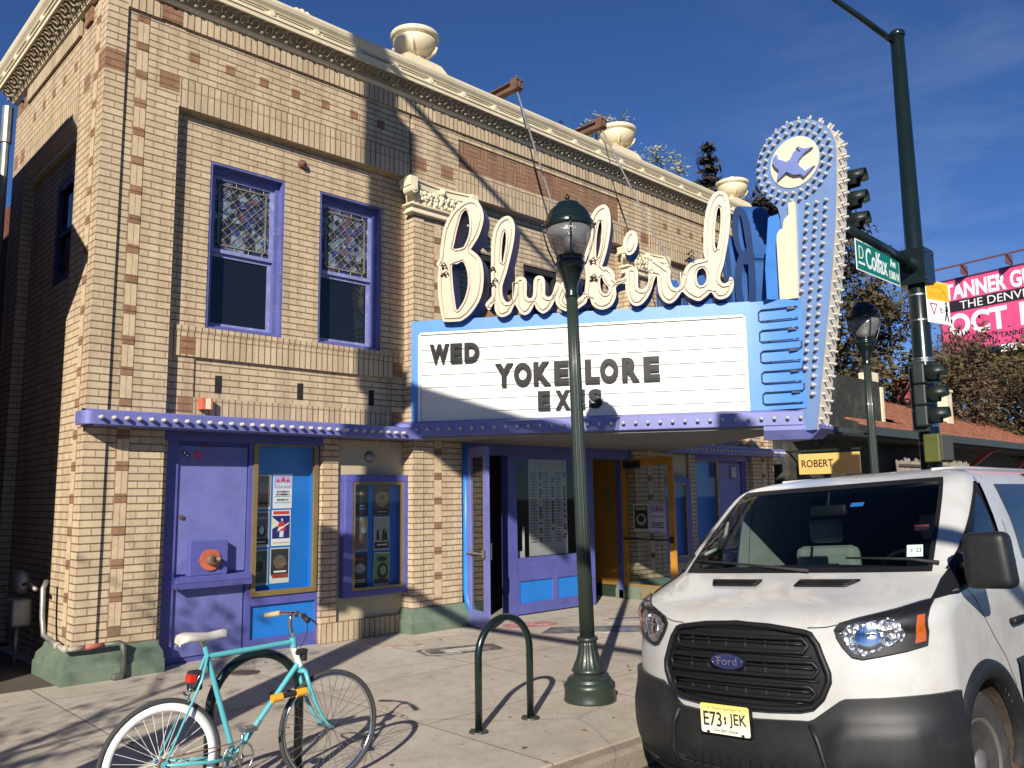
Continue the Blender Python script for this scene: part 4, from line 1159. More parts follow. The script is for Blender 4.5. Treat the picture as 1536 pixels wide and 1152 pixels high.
# script letters
KIND = {'B': 0, 'l': 2, 'u': 1, 'e': 3, 'b': 0, 'i': 1, 'dot': 4, 'r': 2, 'd': 0}
for F, fl in ((FL, 0), (FR, 1)):
    for k, (ch, ols) in enumerate(SCRIPT.items()):
        du = (LEN - 4.72) if fl else 0
        oo = []
        for ol in ols:
            if ol is not ols[0]:      # the counters are narrow slots between broad strokes
                hu, hw = sum(p[0] for p in ol)/len(ol), sum(p[1] for p in ol)/len(ol)
                ol = [(hu + (u - hu)*.80, hw + (w - hw)*.90) for u, w in ol]
            o2 = smoothed([(u + du, w) for u, w in ol], 3)
            oo.append(o2)
        nz = .12 + .0025*KIND[ch]
        L = shape_mesh('script_letter', oo, .34, [M_LCREAM, M_NAVY], OFFM @ F @ Matrix.Translation((0, 0, nz)), MQ)
        mb = MB(); mb.smooth = True; mb.M = F
        for i, o2 in enumerate(oo):
            a = area2(o2)
            sgn = 1 if a > 0 else -1
            ins = inset(o2, (.048 if i == 0 else -.028)*sgn)
            # keep the tube clear of itself on narrow strokes
            ins = ins[::2]
            mb.tube([(u, w, nz + .016) for u, w in ins], .0066, 5, closed=True)
            for u, w in ins[::6]: mb.cyl((u, w, nz - .005), (u, w, nz + .018), .007, n=5)
        mqb(mb, 'neon_tube', M_NEON, L)
        if ch in 'Blbd' and not fl:
            mb = MB(); mb.M = F
            us = [p[0] for p in ols[0]]; c = (min(us) + max(us))/2; rr = random.Random(ord(ch))
            zz = [p[1] for p in ols[0]]; zc = min(zz) + (max(zz) - min(zz))*.42
            for q in range(5):
                uu, ww = min(us) + .07 + .05*rr.random(), zc + rr.uniform(-.22, .12)
                mb.tube([(uu, ww, nz + .02), (uu + .04, ww + .03, nz + .05), (uu + .07, ww - .01, nz + .03)], .008, 5); mb.ball((uu, ww, nz + .01), .018, 6, 4)
            mqb(mb, 'electrode', M_BLACK, L)
    # steel legs that carry the letters on the canopy roof
    mb = MB(); mb.M = F
    g = (lambda u: u) if not fl else (lambda u: LEN - u)
    du = (LEN - 4.72) if fl else 0
    for u in (.75, 1.35, 1.75, 2.1, 2.75, 3.15, 3.6, 4.1): mb.box(u + du - .03, u + du + .03, 4.10, 4.35, -.20, -.14)
    mb.box(2.96 + du, 3.02 + du, 4.9, 5.12, -.1, .02)
    mb.box(.6 + du, 4.2 + du, 4.128, 4.16, -.22, -.12)
    mqb(mb, 'letter_support', M_NAVY)
# lower violet prow, wrapped under the sign pylon
mb = MB()
for F, fl in ((FL, 0),):
    pass
a = pt(FL, 4.55, 0, .10); b = pt(FL, 5.14, 0, .10); c = pt(FR, LEN - 5.14, 0, .10); d = pt(FR, LEN - 4.55, 0, .10)
tip = Vector((6.92, b.y - .12, 0))
ring = [(a.x, a.y), (b.x, b.y - .02), (tip.x - .16, tip.y), (tip.x + .16, tip.y), (c.x, c.y - .02), (d.x, d.y)]
lo = [((x - 6.92)*.82 + 6.92, (y + 3.6)*.86 - 3.6) for x, y in ring]
mb._add([(x, y, 2.562) for x, y in ring] + [(x, y, 2.40) for x, y in lo] + [(x, y, 2.562 - .05) for x, y in ring],
        [(0, 1, 13, 12), (1, 2, 14, 13), (2, 3, 15, 14), (3, 4, 16, 15), (4, 5, 17, 16), (12, 13, 7, 6), (13, 14, 8, 7), (14, 15, 9, 8), (15, 16, 10, 9), (16, 17, 11, 10), (6, 7, 8, 9, 10, 11), (5, 4, 3, 2, 1, 0), (5, 0, 12, 6, 11, 17)])
mqb(mb, 'prow_soffit', M_LAV)
# violet bulb strips along the wall, either side
for side in (0, 1):
    mb = MB()
    mb.prism([(.13, 2.53), (-.255, 2.515), (-.275, 2.53), (-.275, 2.665), (-.255, 2.68), (.13, 2.72)], 'x', -.0, 4.2)
    mb.smooth = True
    arc = []
    for zz, yy in ((2.515, 0), (2.68, 0)):
        pass
    for k in range(8):
        a0, a1 = math.pi/2*k/8, math.pi/2*(k+1)/8
        mb._add([(-.10*math.sin(a0), -.175 - .10*math.cos(a0), 2.53), (-.10*math.sin(a1), -.175 - .10*math.cos(a1), 2.53), (-.10*math.sin(a1), -.175 - .10*math.cos(a1), 2.665), (-.10*math.sin(a0), -.175 - .10*math.cos(a0), 2.665)], [(0, 3, 2, 1)])
    mb.smooth = False
    mb.box(-.10, 0, -.175, -.02, 2.53, 2.665)
    if side: mb.only_mirror_x(CX_)
    mqb(mb, 'bulb_strip', M_LAV)
# bulbs
def bulb_mesh(r=.023, stick=.045):
    mb = MB(); mb.smooth = True
    mb.mi = 1; mb.lathe([(r*.9, 0), (r*.9, stick*.6), (r*.75, stick*.65)], (0, 0, 0), 10)
    mb.mi = 0; mb.ball((0, 0, stick*.6 + r*.8), r, 10, 7)
    return mb.mesh('bulb', [M_BULB, M_SOCK])
BM = bulb_mesh()
def put_bulb(pos, nrm, parent, me=BM):
    o = bpy.data.objects.new('bulb', me); COL.objects.link(o); o.parent = parent
    q = Vector(nrm).to_track_quat('Z', 'Y')
    o.location = pos; o.rotation_mode = 'QUATERNION'; o.rotation_quaternion = q
    return o
bulbs_l = []
x = .06
while x < 3.86: bulbs_l.append((Vector((x, -.275, 2.598)), Vector((0, -1, 0)))); x += .124
u = .12
nL = FL.to_3x3() @ Vector((0, 0, 1)); nR = FR.to_3x3() @ Vector((0, 0, 1))
while u < 5.12: bulbs_l.append((pt(FL, u, 2.655, .10), nL)); u += .152
for p, nn in bulbs_l: put_bulb(p + _off, nn, MQ)
mb = MB(); mb.smooth = True
for p, nn in bulbs_l:
    q = Vector((2*CX_ - p.x, p.y, p.z)); n2 = Vector((-nn.x, nn.y, 0)); mb.ball(q + n2*.035, .027, 8, 5); mb.cyl(q, q + n2*.02, .024, n=8)
o = mqb(mb, 'bulb', M_BULB); o['kind'] = 'stuff'
# hanger rods from steel outriggers on the roof
ST = []
for x, ux in ((5.9, FL), (7.94, FR)):
    t = thing('roof_outrigger', 'rusty steel beam on the parapet, %s' % ('nearer the corner urn, holding a tie rod' if x < 6 else 'beside the plant-filled urn'), 'steel beam', (x, .2, 7.86), group='outriggers holding the marquee tie rods')
    mb = MB()
    mb.box(-.06, .06, -.62, 1.4, .22, .237); mb.box(-.06, .06, -.62, 1.4, .345, .362); mb.box(-.008, .008, -.62, 1.4, .237, .345); mb.box(-.075, .075, -.60, -.47, .20, .385); mb.cyl((0, -.54, .385), (0, -.54, .45), .016, n=6)
    mb.box(-.04, .04, .55, .63, -.36, .22); mb.box(-.04, .04, -.12, -.04, -.06, .22)
    mb.build('beam', M_RUST, t)
    p0 = Vector((0, -.54, .21)); p1 = pt(ux, 2.4 if ux is FL else LEN - 2.4, 4.13, -.12) - Vector((x, .2, 7.86))
    mb = MB(); mb.cyl(p0, p1, .013, n=6); m_ = p0.lerp(p1, .12); mb.cyl(m_, p0.lerp(p1, .2), .022, n=6); mb.build('tie_rod', M_GALV, t)

# ================================================================ PYLON SIGN
PY = thing('pylon_sign', 'tall blue keyhole-shaped sign studded with bulbs, bird emblem in its round head', 'sign', (CX_, -4.4, 2.5))
_po = Vector((-CX_, 4.4, -2.5))
def pyb(mb, name, mats, parent=None):
    mb.v = [p + _po for p in mb.v]
    return mb.build(name, mats, parent or PY)
XL, XR = 6.775, 7.065
cy, cz, cr_ = -4.405, 5.86, .535
out = []
# street edge upwards, around the head, then down the wall edge
out.append((-4.475, 2.50))
out.append((-4.80, 4.45)); out.append((-4.865, 4.95)); out.append((-4.915, 5.45))
for k in range(29):
    a = R(-10) + (R(222) + R(10))*k/28
    out.append((cy - math.cos(a)*cr_, cz + math.sin(a)*cr_*1.02))
out += [(-4.14, 5.34), (-4.17, 5.20), (-4.17, 4.0), (-4.13, 2.50)]
mb = MB(); mb.prism(out, 'x', XL, XR)
pyb(mb, 'sign_cabinet', paint('powder_blue_paint', (.135, .222, .415), .42, var=.08, dirt=(.12, .18, .32)))
# cream edge facing the street
mb = MB()
ed = out[:24]
for (y0, z0), (y1, z1) in zip(ed[:-1], ed[1:]):
    d_ = Vector((y1 - y0, z1 - z0)).normalized(); nx_ = Vector((-d_.y, d_.x))
    if nx_.x > 0 and z0 < 5.8: nx_ = -nx_
    n0 = nx_*.004
    mb._add([(XL - .002, y0 - .004, z0), (XR + .002, y0 - .004, z0), (XR + .002, y1 - .004, z1), (XL - .002, y1 - .004, z1)], [(0, 1, 2, 3)]) if z0 < 5.8 else \
        mb._add([(XL - .002, cy + (y0 - cy)*1.007, cz + (z0 - cz)*1.007), (XR + .002, cy + (y0 - cy)*1.007, cz + (z0 - cz)*1.007), (XR + .002, cy + (y1 - cy)*1.007, cz + (z1 - cz)*1.007), (XL - .002, cy + (y1 - cy)*1.007, cz + (z1 - cz)*1.007)], [(0, 1, 2, 3)])
pyb(mb, 'sign_edge', M_SOCK)
for xs, sg in ((XL, -1), (XR, 1)):
    mb = MB(); mb.cyl((xs, cy, cz), (xs + sg*.012, cy, cz), .325, n=48); dsk = pyb(mb, 'emblem_disc', paint('cream_enamel', (.64, .57, .42), .4, var=.04))
    mb = MB(); mb.prism(BIRD, 'x', xs + sg*.05, xs + sg*.075); mb.build('tmp', M_LAV) if False else None
    mb2 = MB()
    mb2.prism(BIRD, 'x', xs + sg*.012, xs + sg*.06)
    pyb(mb2, 'bird_emblem', paint('emblem_blue', (.16, .205, .45), .4), dsk)
    # stepped cream panel
    mb = MB(); st = [(-4.36, 4.12), (-4.392, 5.34), (-4.335, 5.37), (-4.31, 5.33), (-4.305, 5.19), (-4.27, 5.175), (-4.235, 5.13), (-4.22, 5.04), (-4.17, 5.03), (-4.135, 4.98), (-4.125, 4.90), (-4.125, 4.14)]
    mb.prism(st, 'x', xs + sg*.002, xs + sg*.05); pyb(mb, 'stepped_panel', paint('cream_enamel', (.64, .57, .42), .4, var=.04))
    mb = MB(); mb.prism([(-4.16, 4.14), (-4.16, 5.28), (-3.98, 5.26), (-3.90, 4.6), (-3.90, 4.14)], 'x', xs + sg*.0 - sg*.10, xs - sg*.04); pyb(mb, 'side_fin', M_SKYB)
face = []
for rr, cnt in ((.392, 24), (.485, 29)):
    for k in range(cnt):
        a = 2*math.pi*(k + .25)/cnt
        face.append((cy + math.cos(a)*rr, cz + math.sin(a)*rr*1.02))
z = 5.26; i = 0
while z > 2.86:
    t = (5.3 - z)/2.7
    right = -4.845 + .37*t; left = max(-4.44 + .03*t, right + .17)
    n_ = 3 if z > 4.12 else (2 if z > 3.15 else 1)
    for q in range(n_): face.append((right + .05 + .118*q, z))
    z -= .106
face.sort(key=lambda p: -p[1])
for y, z in face[:100]: put_bulb(Vector((XL, y, z)) + _po, (-1, 0, 0), PY)
mb = MB(); mb.smooth = True
def blob(p, nn, r=.027, st=.035):
    p = Vector(p); nn = Vector(nn)
    mb.mi = 1; mb.cyl(p, p + nn*st, r*.85, n=8); mb.mi = 0; mb.ball(p + nn*(st + .008), r, 8, 6)
for y, z in face[100:]: blob((XL, y, z), (-1, 0, 0))
for y, z in face: blob((XR, y, z), (1, 0, 0))
# studs along the cream edge
i = 0
segs = [(Vector(p), Vector(q)) for p, q in zip(ed[:-1], ed[1:])]
tot = 0; nxt = .06
for p, q in segs:
    L = (q - p).length
    while nxt < tot + L:
        c = p.lerp(q, (nxt - tot)/L); d_ = (q - p).normalized(); nn = Vector((-d_.y, d_.x))
        if nn.x > 0 and c.y < 5.9: nn = -nn
        if c.y >= 5.9: nn = (c - Vector((cy, cz))).normalized()
        x = (XL + .055) if i % 2 else (XR - .055)
        blob((x, c.x + nn.x*.004, c.y + nn.y*.004), (0, nn.x, nn.y), .017, .034)
        if i % 2 == 0: blob(((XL + XR)/2, c.x + nn.x*.004, c.y + nn.y*.004), (0, nn.x, nn.y), .017, .034)
        nxt += .075; i += 1
    tot += L
o = pyb(mb, 'bulb', [M_BULB, M_SOCK]); o['kind'] = 'stuff'
# ================================================================ STREET FURNITURE
def lamp_glass():
    m, t, b = _new('prismatic_lamp_glass')
    t.nodes.remove(b); out = t.nodes['Material Output']
    tr = _n(t, 'ShaderNodeBsdfTransparent'); tr.inputs['Color'].default_value = (.62, .62, .63, 1)
    df = _n(t, 'ShaderNodeBsdfDiffuse'); df.inputs['Color'].default_value = (.30, .295, .30, 1)
    gl = _n(t, 'ShaderNodeBsdfGlossy'); gl.inputs['Roughness'].default_value = .12
    tc = _n(t, 'ShaderNodeTexCoord'); nz = _n(t, 'ShaderNodeTexNoise', Scale=70.0, Detail=3.0); t.links.new(tc.outputs['Object'], nz.inputs['Vector'])
    bp = _n(t, 'ShaderNodeBump', Strength=.6, Distance=.01); t.links.new(nz.outputs['Fac'], bp.inputs['Height'])
    for s in (df, gl): t.links.new(bp.outputs['Normal'], s.inputs['Normal'])
    m1 = _n(t, 'ShaderNodeMixShader'); m1.inputs[0].default_value = .42; m2 = _n(t, 'ShaderNodeMixShader'); m2.inputs[0].default_value = .10
    t.links.new(tr.outputs[0], m1.inputs[1]); t.links.new(df.outputs[0], m1.inputs[2]); t.links.new(m1.outputs[0], m2.inputs[1]); t.links.new(gl.outputs[0], m2.inputs[2]); t.links.new(m2.outputs[0], out.inputs['Surface'])
    return m
M_LAMPG = lamp_glass()
M_POST = paint('lamp_post_green', (.020, .029, .023), .38, var=.2, coat=.15, dirt=(.22, .23, .20), dscale=16, dpos=(.66, .74), bump=.1)
def street_lamp(loc, label, lean=(0, 0)):
    t = thing('street_lamp', label, 'street lamp', loc, .3, 'acorn street lamps along the kerb')
    t.rotation_euler = (R(lean[0]), R(lean[1]), .3)
    mb = MB(); mb.smooth = True
    mb.lathe([(.225, 0), (.228, .015), (.222, .03), (.218, .10), (.224, .12), (.222, .145), (.20, .165), (.188, .175), (.192, .185), (.175, .20), (.14, .215), (.132, .235)], (0, 0, 0), 48)
    mb.build('base', M_POST, t)
    mb = MB(); mb.smooth = True
    mb.lathe([(.13, .235), (.15, .25), (.15, .262), (.138, .275), (.128, .30), (.105, .35), (.088, .41), (.08, .47), (.078, .50)], (0, 0, 0), 64, flute=(16, .10, .29, .50))
    mb.lathe([(.078, .50), (.09, .505), (.093, .515), (.09, .53), (.078, .535)], (0, 0, 0), 32)
    mb.build('flared_collar', M_POST, t)
    mb = MB(); mb.smooth = True
    mb.lathe([(.066, .535), (.062, 1.5), (.056, 2.8), (.052, 3.56)], (0, 0, 0), 80, flute=(16, .10, .5, 3.7))
    mb.build('pole', M_POST, t)
    mb = MB(); mb.smooth = True
    mb.lathe([(.052, 3.56), (.062, 3.565), (.064, 3.58), (.056, 3.60), (.058, 3.64), (.072, 3.70), (.10, 3.78), (.122, 3.82), (.13, 3.845), (.128, 3.86), (.138, 3.865), (.138, 3.885), (.126, 3.89), (.126, 3.93), (.132, 3.935), (.13, 3.95)], (0, 0, 0), 32)
    mb.build('lantern_seat', M_GREENBK, t)
    mb = MB(); mb.smooth = True
    mb.lathe([(.125, 3.95), (.15, 4.0), (.178, 4.07), (.20, 4.14), (.214, 4.22)], (0, 0, 0), 36)
    mb.build('globe', M_LAMPG, t)
    mb = MB(); mb.smooth = True; mb.lathe([(.05, 3.95), (.05, 4.14), (.035, 4.16)], (0, 0, 0), 16); mb.build('lamp_bulb', paint('frosted_white', (.62, .6, .55), .3), t)
    mb = MB(); mb.smooth = True
    mb.lathe([(.216, 4.215), (.232, 4.22), (.236, 4.235), (.232, 4.27), (.222, 4.285), (.212, 4.30), (.20, 4.34), (.17, 4.39), (.135, 4.425), (.108, 4.44), (.108, 4.455), (.09, 4.462), (.03, 4.468), (.016, 4.48), (.014, 4.495), (.022, 4.505), (.024, 4.52), (.014, 4.54), (.0, 4.56)], (0, 0, 0), 36)
    mb.cyl((.07, 0, 4.46), (.07, 0, 4.50), .012, n=6)
    mb.build('cap', M_GREENBK, t)
    for k in range(4):
        a = k*math.pi/2 + .5; c, s = math.cos(a), math.sin(a)
        mb = MB(); mb.smooth = True
        mb.tube([(c*r, s*r, zz) for r, zz in ((.236, 4.25), (.238, 4.20), (.226, 4.12), (.198, 4.02), (.165, 3.94), (.14, 3.87))], .0075, 6)
        mb.ball((c*.243, s*.243, 4.255), .017, 6, 4)
        mb.build('cage_strap', M_GREENBK, t)
    return t
street_lamp((2.955, -4.14, 0), 'nearer dark green acorn street lamp, standing in front of the letter board', (-.9, -1.0))
street_lamp((9.15, -4.13, 0), 'farther dark green acorn street lamp, beside the pylon sign and tiled roof', (0, -.5))

def bike_rack(x, y, w, label):
    t = thing('bike_rack', label, 'bike rack', (x, y, 0), 0, 'inverted-U bike racks on the pavement')
    r = .0285; h = .815; a = w/2
    pts = [(-a, 0, .01), (-a, 0, h - a)] + [(-a*math.cos(k*math.pi/20), 0, h - a + a*math.sin(k*math.pi/20)) for k in range(1, 20)] + [(a, 0, h - a), (a, 0, .01)]
    mb = MB(); mb.smooth = True; mb.tube(pts, r, 14); mb.build('hoop', M_GREENBK, t)
    for s in (-a, a):
        mb = MB(); mb.cyl((s, 0, .001), (s, 0, .012), .075, .072, 20)
        for k in range(3): mb.cyl((s + .055*math.cos(k*2.1), .055*math.sin(k*2.1), .012), (s + .055*math.cos(k*2.1), .055*math.sin(k*2.1), .024), .009, n=6)
        mb.build('foot_plate', paint('scuffed_plate', (.06, .06, .05), .5, metal=.4, var=.4, scale=20), t)
    return t
bike_rack(1.905, -4.185, .55, 'empty dark green hoop bike rack between the bicycle and the van')
bike_rack(-.175, -4.18, .585, 'dark green hoop bike rack behind the turquoise bicycle')

# ---------------------------------------------------------------- bicycle
M_TEAL = paint('turquoise_frame_paint', (.085, .36, .40), .35, var=.08, coat=.3, dirt=(.05, .22, .23), dscale=14, dpos=(.63, .72))
M_TYRE = paint('bike_tyre', (.035, .035, .036), .8, var=.2)
BK = thing('bicycle', 'turquoise bicycle with white rear rim, locked to a hoop rack', 'bicycle', (0, -4.34, 0))
BK.rotation_euler = (R(-2.0), 0, 0)
RH, FH, BB = Vector((-.80, 0, .338)), Vector((.25, 0, .338)), Vector((-.38, 0, .285))
ST_, HT, HB = Vector((-.556, 0, .885)), Vector((-.008, 0, .905)), Vector((.045, 0, .72))
mb = MB(); mb.smooth = True
mb.cyl(ST_ + Vector((.005, 0, -.02)), HT + Vector((.004, 0, -.025)), .0155, n=12); mb.cyl(HB + Vector((-.008, 0, .035)), BB, .016, n=12); mb.cyl(ST_ + Vector((-.012, 0, .04)), BB, .0155, n=12)
for s in (-1, 1):
    mb.tube([BB + Vector((-.03, .022*s, 0)), BB + Vector((-.15, .05*s, .012)), RH + Vector((.0, .06*s, 0))], [.011, .010, .008], 8)
    mb.tube([ST_ + Vector((.0, .016*s, -.015)), ST_ + Vector((-.04, .035*s, -.14)), RH + Vector((0, .058*s, 0))], [.008, .0075, .0065], 8)
mb.cyl(BB + Vector((0, -.035, 0)), BB + Vector((0, .035, 0)), .021, n=14)
mb.cyl(RH + Vector((0, -.065, 0)), RH + Vector((0, -.055, 0)), .022, n=10); mb.cyl(RH + Vector((0, .055, 0)), RH + Vector((0, .065, 0)), .022, n=10)
mb.build('frame', M_TEAL, BK)
mb = MB(); mb.smooth = True; mb.cyl(HB + Vector((-.004, 0, .012)), HT + Vector((.004, 0, -.06)), .0195, n=14); mb.build('head_tube', paint('white_head_tube', (.7, .7, .68), .35), BK)
mb = MB(); mb.smooth = True
mb.cyl(HT + Vector((.006, 0, -.062)), HT, .0205, n=12); mb.cyl(HB, HB + Vector((-.004, 0, .012)), .021, n=12)
mb.ball(HB + Vector((.008, 0, -.02)), .026, 10, 6, (1, 2.1, .7))
for s in (-1, 1):
    mb.tube([HB + Vector((.008, .045*s, -.018)), (.085, .049*s, .60), (.125, .05*s, .50), (.165, .05*s, .42), (.205, .05*s, .365), (.252, .05*s, .336)], [.0125, .0125, .0115, .010, .009, .0085], 10)
mb.build('fork', M_TEAL, BK)
def wheel(c, name, rimmat, rim_in, yaw=0.0, spoke=M_STEEL):
    Mw = Matrix.Translation(c) @ Matrix.Rotation(yaw, 4, 'Z')
    e = bpy.data.objects.new(name, None); COL.objects.link(e); e.parent = BK; e.matrix_local = Mw
    n = 56
    mb = MB(); mb.smooth = True
    mb.tube([(math.cos(2*math.pi*k/n)*.323, 0, math.sin(2*math.pi*k/n)*.323) for k in range(n)], .0155, 10, closed=True); mb.build('tyre', M_TYRE, e)
    mb = MB(); mb.smooth = False
    prof = [(.312, -.011), (.312, .011), (rim_in + .006, .010), (rim_in, .004), (rim_in, -.004), (rim_in + .006, -.010)]
    vs = []; fs = []
    for k in range(n):
        a = 2*math.pi*k/n
        vs += [(math.cos(a)*r, y, math.sin(a)*r) for r, y in prof]
    for k in range(n):
        for j in range(6):
            k2 = (k+1) % n; j2 = (j+1) % 6; fs.append((k*6+j, k*6+j2, k2*6+j2, k2*6+j))
    mb.smooth = True; mb._add(vs, fs); mb.build('rim', rimmat, e)
    mb = MB()
    for k in range(32):
        a = 2*math.pi*k/32; a2 = a + (.55 if (k//2) % 2 else -.55); s = .028 if k % 2 else -.028
        mb.cyl((math.cos(a2)*.02, s, math.sin(a2)*.02), (math.cos(a)*rim_in, 0, math.sin(a)*rim_in), .0017, n=4, caps=False)
    mb.build('spokes', spoke, e)
    mb = MB(); mb.cyl((0, -.05, 0), (0, .05, 0), .014, n=12); mb.cyl((0, -.031, 0), (0, -.026, 0), .024, n=14); mb.cyl((0, .026, 0), (0, .031, 0), .024, n=14); mb.cyl((0, -.075, 0), (0, .075, 0), .006, n=8); mb.build('hub', M_CHROME, e)
    return e
M_WRIM = paint('white_rim', (.78, .77, .74), .35, var=.04)
wheel(RH, 'rear_wheel', M_WRIM, .268, 0, paint('white_spokes', (.7, .68, .62), .4))
wheel(FH, 'front_wheel', M_CHROME, .296, R(-4))
mb = MB(); mb.smooth = True
prof = []
sad = []
for k, (x, w, zt) in enumerate([(-.725, .045, .985), (-.715, .07, 1.005), (-.68, .078, 1.012), (-.62, .066, 1.005), (-.56, .04, .998), (-.50, .022, 1.003), (-.46, .018, 1.008), (-.44, .008, 1.0)]):
    sad.append([(x, w*math.cos(a), zt - .028 + .030*math.sin(a) - .012*(abs(math.cos(a)) > .95)) for a in [math.pi*q/8 for q in range(9)]] + [(x, -w*.75, zt - .045), (x, 0, zt - .03), (x, w*.75, zt - .045), (x, w, zt - .028)])
mb.grid(sad); mb.poly(sad[0][::-1]); mb.poly(sad[-1])
sd = mb.build('saddle', paint('worn_pale_saddle', (.50, .47, .42), .6, var=.18, scale=12, bump=.2, dirt=(.22, .19, .15), dscale=14), BK)
mb = MB(); mb.smooth = True
mb.cyl(ST_ + Vector((-.012, 0, .03)), (-.583, 0, .955), .0125, n=12); mb.cyl((-.583, -.022, .958), (-.583, .022, .958), .014, n=10)
for s in (-1, 1): mb.tube([(-.68, .025*s, .975), (-.62, .022*s, .955), (-.54, .02*s, .957), (-.47, .01*s, .985)], .0035, 6)
mb.build('seat_post', M_CHROME, BK)
mb = MB(); mb.smooth = True
mb.tube([HT + Vector((0, 0, -.01)), (-.02, 0, .96), (-.028, 0, 1.01), (-.02, 0, 1.035), (.01, 0, 1.045)], [.0112, .0112, .012, .013, .014], 10); mb.cyl((.012, -.02, 1.045), (.012, .02, 1.045), .019, n=12)
mb.build('stem', M_CHROME, BK)
mb = MB(); mb.smooth = True
mb.tube([(-.05, -.245, 1.03), (-.02, -.15, 1.045), (.008, -.06, 1.048), (.012, 0, 1.046), (.008, .06, 1.048), (-.02, .15, 1.045), (-.05, .245, 1.03)], .0115, 10)
hb = mb.build('handlebar', M_CHROME, BK)
mb = MB(); mb.smooth = True; mb.tube([(-.055, -.26, 1.028), (-.018, -.145, 1.045)], .0165, 12); mb.build('grip', M_BLACK, hb)
mb = MB(); mb.smooth = True; mb.tube([(-.055, .26, 1.028), (-.018, .145, 1.045)], .0165, 12); mb.build('grip', paint('cork_grip', (.42, .30, .16), .7), hb, 'tan cork grip')
mb = MB(); mb.smooth = True; mb.tube([(.01, -.115, 1.04), (.035, -.14, 1.02), (.03, -.20, 1.005), (.01, -.25, .995)], .005, 6); mb.rbox(-.01, .02, -.125, -.105, 1.025, 1.05, .004)
mb.tube([(.0, -.11, 1.03), (.06, -.06, 1.0), (.075, -.03, .93), (.05, -.02, .86), (.03, -.02, .84)], .0025, 5)
mb.build('brake_lever', M_BLACK, hb)
mb = MB(); mb.smooth = True
n = 40
mb.cyl(BB + Vector((0, -.052, 0)), BB + Vector((0, -.048, 0)), .035, n=16)
for a in range(5): mb.cyl(BB + Vector((0, -.05, 0)), BB + Vector((.09*math.cos(a*1.257), -.05, .09*math.sin(a*1.257))), .006, n=5)
mb.tube([BB + Vector((math.cos(2*math.pi*k/n)*.09, -.05, math.sin(2*math.pi*k/n)*.09)) for k in range(n)], .0045, 6, closed=True)
for k in range(44): a = 2*math.pi*k/44; mb.cyl(BB + Vector((math.cos(a)*.09, -.05, math.sin(a)*.09)), BB + Vector((math.cos(a)*.099, -.05, math.sin(a)*.099)), .003, n=4)
cs = mb.build('crankset', M_STEEL, BK)
for s, dz in ((-1, 1), (1, -1)):
    mb = MB(); mb.smooth = True; p0 = BB + Vector((0, .068*s, 0)); p1 = BB + Vector((.02*dz, .074*s, .168*dz)); mb.tube([p0, p0.lerp(p1, .5), p1], [.013, .010, .012], 8); mb.build('crank_arm', M_CHROME, cs)
    mb = MB(); c = p1 + Vector((0, .055*s, 0))
    mb.cyl(p1, c + Vector((0, .04*s, 0)), .007, n=8)
    for q in (-.035, .035): mb.rbox(c.x + q - .005, c.x + q + .005, c.y - .042, c.y + .042, c.z - .012, c.z + .012, .003)
    for q in (-.04, .04): mb.rbox(c.x - .035, c.x + .035, c.y + q - .003, c.y + q + .003, c.z - .011, c.z + .011, .002)
    mb.tube([(c.x + .04, c.y - .03, c.z), (c.x + .075, c.y - .025, c.z + .03), (c.x + .075, c.y + .025, c.z + .03), (c.x + .04, c.y + .03, c.z)], .0025, 5)
    mb.build('pedal', M_STEEL, cs)
mb = MB()
for zz in (.088, -.088):
    mb.cyl(BB + Vector((0, -.05, zz)), RH + Vector((0, -.05, zz*.34)), .0038, n=5)
mb.cyl(RH + Vector((0, -.053, 0)), RH + Vector((0, -.046, 0)), .034, n=18)
mb.build('chain', M_RUST, BK)
mb = MB(); mb.rbox(-.66, -.585, -.03, .03, .69, .80, .012); rl = mb.build('rear_light', M_BLACK, BK)
mb = MB(); mb.rbox(-.668, -.62, -.034, .03, .735, .785, .01); mb.build('lens', paint('red_lens', (.45, .02, .015), .2), rl)
mb = MB(); mb.rbox(-.0, .085, -.028, .028, .80, .83, .008); mb.rbox(.05, .085, -.02, .02, .755, .80, .008); mb.build('light_bracket', M_BLACK, BK)
mb = MB(); mb.smooth = True; mb.tube([(-.685, .0, .69), (-.665, -.03, .655), (-.665, -.025, .64)], .007, 6); mb.tube([(-.64, -.035, .69), (-.66, -.035, .72), (-.675, -.03, .66)], .004, 5); mb.tube([(-.56, .0, .86), (-.60, -.03, .78), (-.655, -.03, .70)], .0025, 5); mb.build('rear_brake', M_CHROME, BK)
LK = thing('bicycle_lock', 'black U-lock with yellow ends holding the bicycle to its rack', 'lock', (-.075, -4.36, .585))
mb = MB(); mb.smooth = True; mb.cyl((-.05, -.03, 0), (.06, -.03, .006), .016, n=12)
mb.build('crossbar', M_BLACK, LK)
for s, x in ((-1, -.075), (1, .082)):
    mb = MB(); mb.smooth = True; mb.cyl((x - .032, -.03, -.002 + .003*s), (x + .032, -.03, .002 + .003*s), .0235, n=14); mb.build('end_cap', paint('amber_lock_cap', (.70, .33, .02), .4), LK)
mb = MB(); mb.smooth = True; mb.tube([(-.06, -.03, 0), (-.055, .06, -.01), (-.03, .16, -.02), (.01, .215, -.025), (.06, .20, -.02), (.088, .10, -.01), (.082, -.02, 0)], .0075, 8); mb.build('shackle', M_BLACK, LK)

